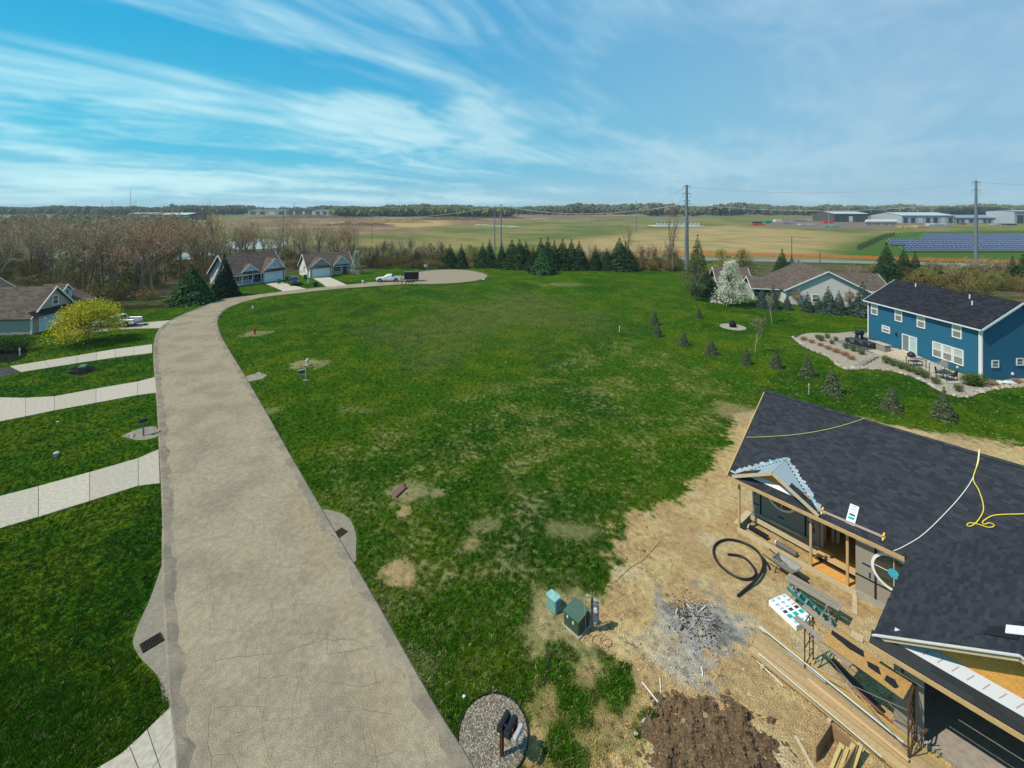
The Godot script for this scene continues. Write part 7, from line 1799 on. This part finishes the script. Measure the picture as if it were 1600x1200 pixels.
	# earth banks on the stripped field
	for q in [[620, 348, 46, 4.5, Color(0.52, 0.36, 0.16), "bank of yellow sand on the stripped field"], [700, 344, 60, 5.0, Color(0.30, 0.19, 0.11), "long bank of brown earth on the stripped field"], [480, 341, 110, 6.0, Color(0.27, 0.20, 0.13), "broad grey-brown spoil bank before the factory halls"], [770, 341, 60, 3.5, Color(0.20, 0.115, 0.075), "dark red-brown earth bank on the stripped field"], [560, 352, 40, 3.0, Color(0.26, 0.18, 0.11), "low brown earth bank behind the pale house"]]:
		var mb := MB.new(); var nn := noise(int(q[0]), 0.06, 4); var o := P(q[0], q[1]); var NX := 44; var NZ := 12; var g := []
		for j in NZ + 1:
			var row := PackedVector3Array()
			for i in NX + 1:
				var u := float(i) / NX * 2 - 1; var w := float(j) / NZ * 2 - 1
				var k := maxf(0.0, 1.0 - u * u) * maxf(0.0, 1.0 - w * w)
				row.append(Vector3(u * q[2], -0.3 + (q[3] + 0.3) * k * (0.7 + nn.get_noise_2d(i * 2.5 + q[0], j * 4.0) * 0.9), w * 14.0))
			g.append(row)
		for j in NZ:
			for i in NX: mb.quad(g[j][i], g[j + 1][i], g[j + 1][i + 1], g[j][i + 1], J(q[4], 0.14))
		var bk := struct(mb, "earth_bank", M.ground); bk.position = o; tag(bk, q[5], "")
	# pond glimpsed through the wood
	for q in [[[60, 398], [110, 392], [180, 392], [150, 402], [90, 405]], [[185, 400], [240, 396], [330, 396], [300, 405], [220, 408]], [[345, 382], [400, 374], [445, 378], [430, 388], [370, 390]]]:
		var w := MB.new(); flat_poly(w, spline(smooth_poly(q, 0.05), 3.0), Color(0.30, 0.29, 0.25)); struct(w, "pond", M.water)
# ---------- lawns: small things ----------
func make_lawn_things() -> void:
	rng.seed = 88
	var white := Color(0.66, 0.66, 0.63); var black := Color(0.015, 0.015, 0.017)
	# gravel spits and mulch beds
	var beds := [[[[190, 682], [212, 672], [232, 667], [244, 668], [246, 682], [230, 687], [212, 688]], Color(0.58, 0.51, 0.41), "gravel_bed"], [[[386, 597], [384, 589], [402, 584], [416, 586], [410, 592]], Color(0.62, 0.55, 0.45), "gravel_bed"], [[[104, 584], [112, 575], [130, 571], [150, 575], [146, 581], [125, 587]], Color(0.035, 0.028, 0.024), "mulch_bed"], [[[4, 545], [30, 540], [42, 547], [38, 558], [15, 566], [-20, 565]], Color(0.03, 0.026, 0.022), "mulch_bed"], [[[180, 478], [250, 476], [340, 468], [362, 464], [352, 471], [270, 480], [200, 484]], Color(0.08, 0.05, 0.035), "mulch_bed"]]
	for q in beds: var mb := MB.new(); flat_poly(mb, spline(smooth_poly(q[0], 0.02), 0.25), q[1]); struct(mb, q[2], M.ground)
	var st := MB.new()
	for k in 5: st.lump(Vector3(rng.randf_range(-0.3, 0.3), 0.07, rng.randf_range(-0.15, 0.15)), Vector3(0.16, 0.1, 0.13), J(Color(0.46, 0.42, 0.36), 0.2), k + 11, 0.3, 8, 5)
	for q in [[205, 681, "pale stones at the tip of the gravel bed by the green mailbox"], [405, 585, "grey stones at the tip of the gravel strip on the lot edge"], [752, 437, "pale boulders at the rim of the turning circle"], [1118, 473, "pale boulders beside the thin green tree"], [682, 470, "low pale stones on the far turf"]]:
		if q[0] == 682: continue
		var o := part(st.mesh() if false else st, "edge_stones", M.stone) if q[0] == 205 else (get_node("edge_stones") as MeshInstance3D).duplicate()
		if q[0] != 205: o.name = numbered("edge_stones"); add_child(o)
		o.position = P(q[0], q[1]); o.scale = Vector3.ONE * (1.0 if q[1] > 560 else 2.6); tag(o, q[2], "stones")
	mailbox("black and green mailbox on a grey post in the gravel bed across the lane", P(224, 681), 0.887 - PI / 2 + PI, 1, Color(0.01, 0.03, 0.025), Color(0.25, 0.26, 0.25))
	# yard signs
	for q in [[228, 512, 0.75, 0.55, "small black and white yard sign on green stake by the far driveway", Color(0.02, 0.02, 0.02), 0.4], [472, 595, 1.25, 0.7, "leaning white sale sign frame with dark panel near the dry ring", Color(0.07, 0.08, 0.09), 0.35], [665, 421, 1.6, 1.0, "small white road sign at the far rim of the turning circle", Color(0.62, 0.62, 0.6), 0.1]]:
		var s := thing("yard_sign", q[4], "sign", P(q[0], q[1]), q[6])
		var h: float = q[2]; var w: float = q[3]
		stick(s, Vector3(w * 0.5, 0, 0), Vector3(w * 0.42, h, 0), 0.07, 0.07, white, "post", M.satin); stick(s, Vector3(w * 0.45, h * 0.93, 0), Vector3(-w * 0.55, h * 0.86, 0), 0.05, 0.06, white, "arm", M.satin)
		var p := MB.new(); p.cbox(Vector3(-w * 0.05, h * 0.62, 0.01), Vector3(w * 0.8, h * 0.42, 0.03), 0.01, q[5]); part(p, "panel", M.satin, s)
		var lt := MB.new(); lt.box(Vector3(-w * 0.05, h * 0.52, 0.028), Vector3(w * 0.8, h * 0.12, 0.004), Color(0.05, 0.3, 0.15) if q[0] < 300 else Color(0.4, 0.4, 0.4)); part(lt, "panel_band", M.plain, s)
		stick(s, Vector3(w * 0.5 - 0.25, 0.02, 0), Vector3(w * 0.5 + 0.25, 0.02, 0), 0.12, 0.04, white, "foot", M.satin)
	# hydrants, caps and posts
	var hyd := func(px: float, py: float, label: String, col: Color, h: float) -> void:
		var t := thing("fire_hydrant", label, "hydrant", P(px, py)); var k := h / 0.8
		var b := MB.new(); b.lathe(Vector3.ZERO, [[0.16 * k, -0.02], [0.16 * k, 0.05 * k], [0.1 * k, 0.07 * k], [0.1 * k, 0.5 * k], [0.14 * k, 0.52 * k], [0.13 * k, 0.6 * k], [0.08 * k, 0.72 * k], [0.0, 0.8 * k]], 14, col); part(b, "barrel", M.paint, t)
		for s in [-1, 1]: pipe(t, [Vector3(0, 0.42 * k, 0), Vector3(s * 0.2 * k, 0.42 * k, 0)], 0.06 * k, col, "outlet", M.paint)
	hyd.call(398, 522, "red fire hydrant in a dry ring of turf by the lane bend", Color(0.30, 0.03, 0.02), 0.9)
	hyd.call(480, 571, "white capped hydrant bonnet in a dry ring of turf", Color(0.60, 0.62, 0.62), 0.85)
	var caps := [[88, 713, 0.16, 0.3, Color(0.42, 0.46, 0.46), "grey-green vent cap standing on the lawn between two driveways"], [90, 660, 0.08, 0.08, white, "small white marker on the lawn between two driveways"], [395, 483, 0.16, 0.5, white, "short white marker post on the inside of the lane bend"], [567, 444, 0.28, 0.9, Color(0.62, 0.6, 0.52), "pale marker post on the lawn of the pale house"], [968, 519, 0.07, 0.9, white, "white survey stake at the far corner of the vacant lot"], [1264, 616, 0.07, 1.0, Color(0.4, 0.36, 0.28), "weathered survey stake behind the unfinished roof"], [185, 502, 0.09, 0.5, white, "white garden light on the lawn beyond the yellow tree"], [725, 1092, 0.05, 0.12, white, "tiny white flag in the turf by the mailbox ring"], [31, 556, 0.08, 0.9, white, "white garden post beside the round shrub"], [349, 464, 0.15, 0.9, Color(0.5, 0.4, 0.33), "small tan post under the dark spruce"], [367, 462, 0.15, 0.8, white, "white lantern post at the edge of the porch house lawn"], [628, 445, 0.12, 0.8, black, "short black post at the mouth of the turning circle"], [634, 445, 0.12, 0.9, black, "taller black post at the mouth of the turning circle"], [482, 443, 0.2, 0.9, Color(0.5, 0.52, 0.48), "pale garden ornament on the lawn between the two far houses"]]
	for q in caps:
		var t := thing("marker_post", q[5], "marker", P(q[0], q[1])); var r: float = q[2]; var h: float = q[3]
		var b := MB.new(); b.lathe(Vector3.ZERO, [[r * 0.75, -0.03], [r * 0.75, h * 0.7]], 12, q[4]); part(b, "stem", M.paint, t)
		var c := MB.new(); c.lathe(Vector3.ZERO, [[r, h * 0.68], [r, h * 0.9], [r * 0.6, h], [0.0, h * 1.02]], 12, (q[4] as Color) * 1.05); part(c, "cap", M.paint, t)
	var gp := thing("utility_pedestal", "low dark green utility box in the black mulch oval", "pedestal", P(130, 580), 0.3); var gm := MB.new(); gm.cbox(Vector3(0, 0.28, 0), Vector3(0.8, 0.56, 0.6), 0.05, Color(0.03, 0.085, 0.055)); part(gm, "cabinet", M.paint, gp); var gl := MB.new(); gl.cbox(Vector3(0, 0.6, 0), Vector3(0.6, 0.12, 0.5), 0.05, Color(0.10, 0.22, 0.16)); part(gl, "lid", M.paint, gp)
	for k in 4: var r := MB.new(); r.lump(Vector3(0, 0.1, 0), Vector3(0.24, 0.16, 0.2), Color(0.06, 0.07, 0.06), k + 30, 0.3, 8, 5); var ro := part(r, "bed_rock", M.stone); ro.position = P(109 + k * 6, 583 - k * 0.8); tag(ro, "dark rock in the mulch oval beside the green utility box", "rock", "rocks in the mulch oval")
	var cb := thing("cluster_mailbox", "brown cluster mailbox beside the mouth of the turning circle", "mailbox", P(641, 446), 0.2); stick(cb, Vector3(-0.35, 0, 0), Vector3(-0.35, 0.7, 0), 0.1, 0.1, Color(0.15, 0.1, 0.07), "post"); stick(cb, Vector3(0.35, 0, 0), Vector3(0.35, 0.7, 0), 0.1, 0.1, Color(0.15, 0.1, 0.07), "post")
	for k in 3: var bx := MB.new(); bx.cbox(Vector3(-0.6 + k * 0.6, 1.0, 0), Vector3(0.54, 0.6, 0.6), 0.06, Color(0.12, 0.09, 0.07)); part(bx, "box", M.satin, cb)
	# bins by the far garages
	for q in [[436, 443, "green wheeled bin beside the blue porch house garage", Color(0.01, 0.14, 0.09)], [477, 436, "green wheeled bin at the white side wall of the pale house", Color(0.01, 0.16, 0.09)], [493, 448, "dark wheeled bin at the foot of the pale house drive", Color(0.02, 0.02, 0.02)]]:
		var t := thing("wheeled_bin", q[2], "bin", P(q[0], q[1]), 0.6); var b := MB.new(); hull(b, [[-0.35, 0.1, 1.0, 0.32, 0.38], [0.35, 0.05, 1.0, 0.30, 0.38]], q[3]); part(b, "body", M.satin, t); var l := MB.new(); l.cbox(Vector3(0, 1.04, 0), Vector3(0.82, 0.08, 0.8), 0.03, q[3]); part(l, "lid", M.satin, t)
		for s in [-1, 1]: wheel(t, Vector3(-0.32, 0.12, s * 0.3), 0.12, 0.06)
	# tilted marker slab in the bare patch
	var ms := thing("tilted_slab", "maroon-edged pinkish slab tilted over the bare patch in the vacant lot", "slab", P(623, 770), atan2(-(P(634, 756) - P(617, 772)).z, (P(634, 756) - P(617, 772)).x))
	var mm := MB.new(); mm.cbox(Vector3(0, 0.16, 0), Vector3(0.95, 0.05, 0.36), 0.015, Color(0.28, 0.19, 0.16), Basis(Vector3.RIGHT, 0.5)); part(mm, "face", M.stucco, ms); stick(ms, Vector3(-0.48, 0.06, 0.18), Vector3(0.48, 0.06, 0.18), 0.04, 0.10, Color(0.17, 0.015, 0.02), "edge", M.satin); stick(ms, Vector3(0.48, 0.07, 0.2), Vector3(0.52, 0.24, 0.02), 0.05, 0.1, Color(0.10, 0.02, 0.06), "end", M.satin)
	# fire pit on its gravel disc
	var fp := P(1145, 511); var disc := MB.new(); var dp := []
	for k in 40: var a := TAU * k / 40; dp.append(fp + Vector3(cos(a) * 1.75, 0.03, sin(a) * 1.9))
	flat_poly(disc, dp, Color(0.80, 0.70, 0.55)); struct(disc, "gravel_disc", M.ground)
	var pit := thing("fire_pit", "black iron fire pit with domed spark screen on a pale gravel disc", "fire pit", fp); var pm := MB.new(); pm.lathe(Vector3.ZERO, [[0.45, 0.0], [0.5, 0.4], [0.42, 0.42]], 18, black); part(pm, "bowl", M.rust, pit); var dm := MB.new(); dm.lathe(Vector3.ZERO, [[0.44, 0.42], [0.4, 0.7], [0.25, 0.92], [0.04, 1.0], [0.04, 1.1], [0.0, 1.1]], 18, Color(0.03, 0.03, 0.035)); part(dm, "spark_screen", M.rust, pit)
	# patio of the blue house: bed, stones, shrubs, steps, furniture
	var bed := MB.new(); flat_poly(bed, spline(smooth_poly([[1241, 529], [1262, 521], [1300, 521], [1356, 520], [1357, 530], [1400, 545], [1450, 562], [1532, 593], [1600, 588], [1660, 585], [1660, 602], [1560, 608], [1530, 615], [1500, 621], [1470, 612], [1440, 595], [1400, 582], [1350, 577], [1320, 577], [1298, 560], [1262, 545]], 0.03), 0.3), Color(0.78, 0.68, 0.53)); struct(bed, "stone_bed", M.ground)
	var pat := MB.new(); flat_poly(pat, smooth_poly([[1353, 547], [1382, 541], [1440, 560], [1480, 577], [1530, 594], [1520, 600], [1480, 600], [1440, 585], [1400, 567]], 0.07), Color(0.46, 0.41, 0.33)); struct(pat, "patio", M.concrete)
	var ptd := MB.new(); flat_poly(ptd, smooth_poly([[1306, 535], [1330, 527], [1357, 531], [1385, 546], [1362, 552]], 0.06), Color(0.20, 0.20, 0.21)); struct(ptd, "paver_pad", M.concrete)
	var edge := [[1241, 529], [1262, 545], [1298, 560], [1320, 577], [1350, 577], [1400, 582], [1440, 595], [1470, 612], [1500, 621], [1530, 615], [1560, 608], [1640, 602]]
	var ew := []
	for q in edge: ew.append(P(q[0], q[1]))
	var es := spline(ew, 0.26)
	for i in es.size():
		for r in 2:
			if (i + r) % 2 == 0 and i % 4 != 0: continue
			var mb := MB.new(); var s := rng.randf_range(0.13, 0.24); mb.lump(Vector3(0, s * 0.35, 0), Vector3(s, s * 0.6, s * 0.8), J([Color(0.50, 0.44, 0.36), Color(0.56, 0.51, 0.43), Color(0.44, 0.34, 0.27)][rng.randi() % 3], 0.2), i * 2 + r, 0.3, 7, 5, rng.randf() * 3.0)
			var o := part(mb, "border_stone", M.stone); o.position = es[i] + Vector3(rng.randf_range(-0.1, 0.1), 0.03, -r * 0.32 + rng.randf_range(-0.08, 0.08)); tag(o, "rough tan stone in the border of the blue house's planting bed", "stone", "border stones of the planting bed")
	var shr := shrub(300, 0.75, 0.8, 700, 0.08, [Color(0.06, 0.10, 0.02), Color(0.10, 0.14, 0.03)], "small rounded green shrub in the stone bed of the blue house", "small_shrub", "green shrubs in the stone bed")
	var redb := shrub(301, 0.5, 0.9, 600, 0.08, [Color(0.27, 0.12, 0.07), Color(0.30, 0.17, 0.10)], "low rust-coloured shrub in the stone bed of the blue house", "small_shrub", "rust shrubs in the stone bed")
	var first := true
	for q in [[1278, 530, 0.9], [1283, 533, 1.1], [1293, 529, 0.9], [1306, 533, 0.8], [1300, 538, 0.8], [1322, 545, 1.0], [1333, 549, 1.1], [1346, 554, 1.1], [1385, 568, 1.2], [1396, 572, 1.2], [1409, 577, 1.2], [1421, 581, 1.2], [1434, 586, 1.3], [1445, 591, 1.2], [1512, 602, 1.6], [1520, 603, 1.6], [1531, 603, 1.6], [1498, 612, 1.0], [1462, 600, 1.0]]:
		if first: move(shr, P(q[0], q[1]), 0, q[2]); first = false
		else: copy(shr, P(q[0], q[1]), rng.randf() * TAU, q[2])
	first = true
	for q in [[1256, 532], [1268, 536], [1282, 541], [1294, 546], [1306, 551], [1320, 556], [1330, 562], [1550, 602], [1590, 600]]:
		if first: move(redb, P(q[0], q[1]), 0, 1.0); first = false
		else: copy(redb, P(q[0], q[1]), rng.randf() * TAU, rng.randf_range(0.8, 1.1))
	var stp := thing("timber_steps", "grey timber steps climbing through the stone bed to the patio", "steps", P(1336, 573)); var sd0 := P(1365, 557) - P(1336, 573)
	for k in 5: stick(stp, sd0 * (k / 5.0) + Vector3(-0.7, 0.06 + k * 0.02, 0.5), sd0 * (k / 5.0) + Vector3(1.0, 0.06 + k * 0.02, -0.2), 0.34, 0.12, J(Color(0.33, 0.30, 0.25), 0.1), "tread")
	var rl := thing("stair_rail", "black iron rail at the head of the patio steps", "railing", P(1416, 570)); stick(rl, Vector3.ZERO, Vector3(0, 0.95, 0), 0.05, 0.05, black, "post", M.rust); stick(rl, Vector3(1.1, 0, 1.2), Vector3(1.1, 0.9, 1.2), 0.05, 0.05, black, "post", M.rust); stick(rl, Vector3(0, 0.95, 0), Vector3(1.1, 0.9, 1.2), 0.05, 0.05, black, "handrail", M.rust)
	var stoop := thing("door_stoop", "tan concrete stoop below the sliding patio door", "steps", Vector3(46.6, 0, -53.4), -1.5425); var so := MB.new(); so.cbox(Vector3(0, 0.12, 0), Vector3(3.4, 0.24, 1.6), 0.03, Color(0.55, 0.46, 0.33)); part(so, "landing", M.concrete, stoop); var s2 := MB.new(); s2.cbox(Vector3(0, 0.06, 1.0), Vector3(3.4, 0.12, 0.5), 0.03, Color(0.52, 0.44, 0.32)); part(s2, "tread", M.concrete, stoop)
	var kw := thing("masonry_counter", "low grey stone counter at the blue house wall by the long dining table", "counter", P(1375, 547), -1.5); var km := MB.new(); km.cbox(Vector3(0, 0.42, 0), Vector3(2.1, 0.84, 0.8), 0.03, Color(0.36, 0.31, 0.27)); part(km, "base", M.stone, kw); var kt := MB.new(); kt.cbox(Vector3(0, 0.87, 0), Vector3(2.25, 0.08, 0.92), 0.02, Color(0.48, 0.42, 0.35)); part(kt, "top", M.concrete, kw)
	table("long dark dining table on the grey paver pad", P(1345, 542), -1.1, 2.9, 1.0)
	for k in 6: chair("dark slatted chair drawn up to the long dining table", P(1345, 542) + Basis(Vector3.UP, -1.1) * Vector3(-0.95 + (k % 3) * 0.95, 0, 0.85 if k < 3 else -0.85), -1.1 + (PI if k < 3 else 0.0), Color(0.02, 0.023, 0.03), "chairs at the long dining table")
	table("black square table on the patio in front of the triple window", P(1477, 594), 0.3, 1.2, 1.0)
	chair("dark chair beside the square patio table, back to the house", P(1467, 590), 0.6, Color(0.03, 0.03, 0.035), ""); chair("dark chair beside the square patio table, facing the house", P(1489, 595), 3.4, Color(0.03, 0.03, 0.035), "")
	chair("pale wicker armchair under the triple window", P(1473, 580), 2.8, Color(0.34, 0.32, 0.31), "", 1.25)
	table("low dark table beside the patio steps", P(1430, 572), 0.2, 1.3, 0.7, 0.5)
	var gr := thing("grill", "black kettle grill standing behind the long dining table", "grill", P(1343, 531), 0.3); var gm2 := MB.new(); gm2.cbox(Vector3(0, 0.85, 0), Vector3(1.0, 0.3, 0.6), 0.06, black); part(gm2, "firebox", M.satin, gr); var lid := MB.new(); lid.tube([Vector3(-0.45, 1.05, 0), Vector3(0.45, 1.05, 0)], [0.28], 14, Color(0.10, 0.11, 0.12)); part(lid, "lid", M.metal, gr)
	for s in [-1, 1]: stick(gr, Vector3(s * 0.42, 0, 0), Vector3(s * 0.42, 0.75, 0), 0.05, 0.5, black, "leg", M.satin); stick(gr, Vector3(s * 0.5, 0.95, 0), Vector3(s * 0.85, 0.95, 0), 0.5, 0.04, black, "side_shelf", M.satin)
	var pot := thing("planter", "round navy planter at the corner of the sliding door", "planter", P(1424, 560)); var pb := MB.new(); pb.lathe(Vector3.ZERO, [[0.2, 0.0], [0.38, 0.3], [0.4, 0.5], [0.3, 0.62], [0.26, 0.62], [0.0, 0.55]], 16, Color(0.01, 0.012, 0.07)); part(pb, "pot", M.satin, pot); var pbb := MB.new(); pbb.lump(Vector3(0, 0.66, 0), Vector3(0.22, 0.14, 0.22), Color(0.04, 0.05, 0.03), 3, 0.3); part(pbb, "plant", M.leaf, pot)
	for q in [[1452, 585, "slim black garden lamp at the edge of the patio"], [1496, 594, "slim black garden post beside the square patio table"]]:
		var t := thing("garden_lamp", q[2], "lamp", P(q[0], q[1])); pipe(t, [Vector3.ZERO, Vector3(0, 1.2, 0)], 0.03, black, "post", M.satin); var hd := MB.new(); hd.lathe(Vector3.ZERO, [[0.05, 1.18], [0.11, 1.25], [0.09, 1.4], [0.0, 1.45]], 10, Color(0.5, 0.52, 0.52)); part(hd, "head", M.satin, t)
	var bags := thing("stone_bags", "heap of pale plastic stone bags along the blue gable wall", "bags", P(1566, 600))
	for k in 5: var bm := MB.new(); bm.lump(Vector3(-1.2 + k * 0.55, 0.12 + 0.06 * (k % 2), rng.randf_range(-0.2, 0.2)), Vector3(0.42, 0.15, 0.3), J(Color(0.52, 0.54, 0.56), 0.1), k + 60, 0.2, 9, 6); part(bm, "bag", M.satin, bags)
func table(label: String, at: Vector3, turn: float, l: float, w: float, h := 0.74) -> void:
	var t := thing("patio_table", label, "table", at + Vector3(0, 0.06, 0), turn); var c := Color(0.025, 0.03, 0.042)
	for k in 5: stick(t, Vector3(-l * 0.5, h, -w * 0.4 + k * w * 0.2), Vector3(l * 0.5, h, -w * 0.4 + k * w * 0.2), w * 0.19, 0.035, c, "top_slat", M.satin)
	for q in [[-1, -1], [1, -1], [-1, 1], [1, 1]]: stick(t, Vector3(q[0] * l * 0.44, 0, q[1] * w * 0.42), Vector3(q[0] * l * 0.44, h - 0.02, q[1] * w * 0.42), 0.06, 0.06, c, "leg", M.satin)
func chair(label: String, at: Vector3, turn: float, c: Color, group := "", k := 1.0) -> void:
	var t := thing("patio_chair", label, "chair", at + Vector3(0, 0.06, 0), turn, group); t.scale = Vector3.ONE * k
	for q in [[-1, -1], [1, -1], [-1, 1], [1, 1]]: stick(t, Vector3(q[0] * 0.22, 0, q[1] * 0.22), Vector3(q[0] * 0.22, 0.44, q[1] * 0.22), 0.04, 0.04, c, "leg", M.satin)
	var s := MB.new(); s.cbox(Vector3(0, 0.45, 0), Vector3(0.5, 0.06, 0.5), 0.02, c); part(s, "seat", M.satin, t)
	var b := MB.new(); b.cbox(Vector3(0, 0.75, -0.25), Vector3(0.5, 0.5, 0.05), 0.02, c, Basis(Vector3.RIGHT, -0.15)); part(b, "backrest", M.satin, t)
	for q in [-1, 1]: stick(t, Vector3(q * 0.26, 0.65, -0.25), Vector3(q * 0.26, 0.65, 0.2), 0.05, 0.04, c, "armrest", M.satin)
func _ready() -> void:
	rng.seed = 1
	make_view()
	make_materials()
	make_ground()
	make_road()
	make_drives()
	make_far_woods()
	make_houses()
	make_building_site()
	make_far()
	make_plants()
	make_vehicles()
	make_clutter()
	make_lawn_things()
	make_grass()
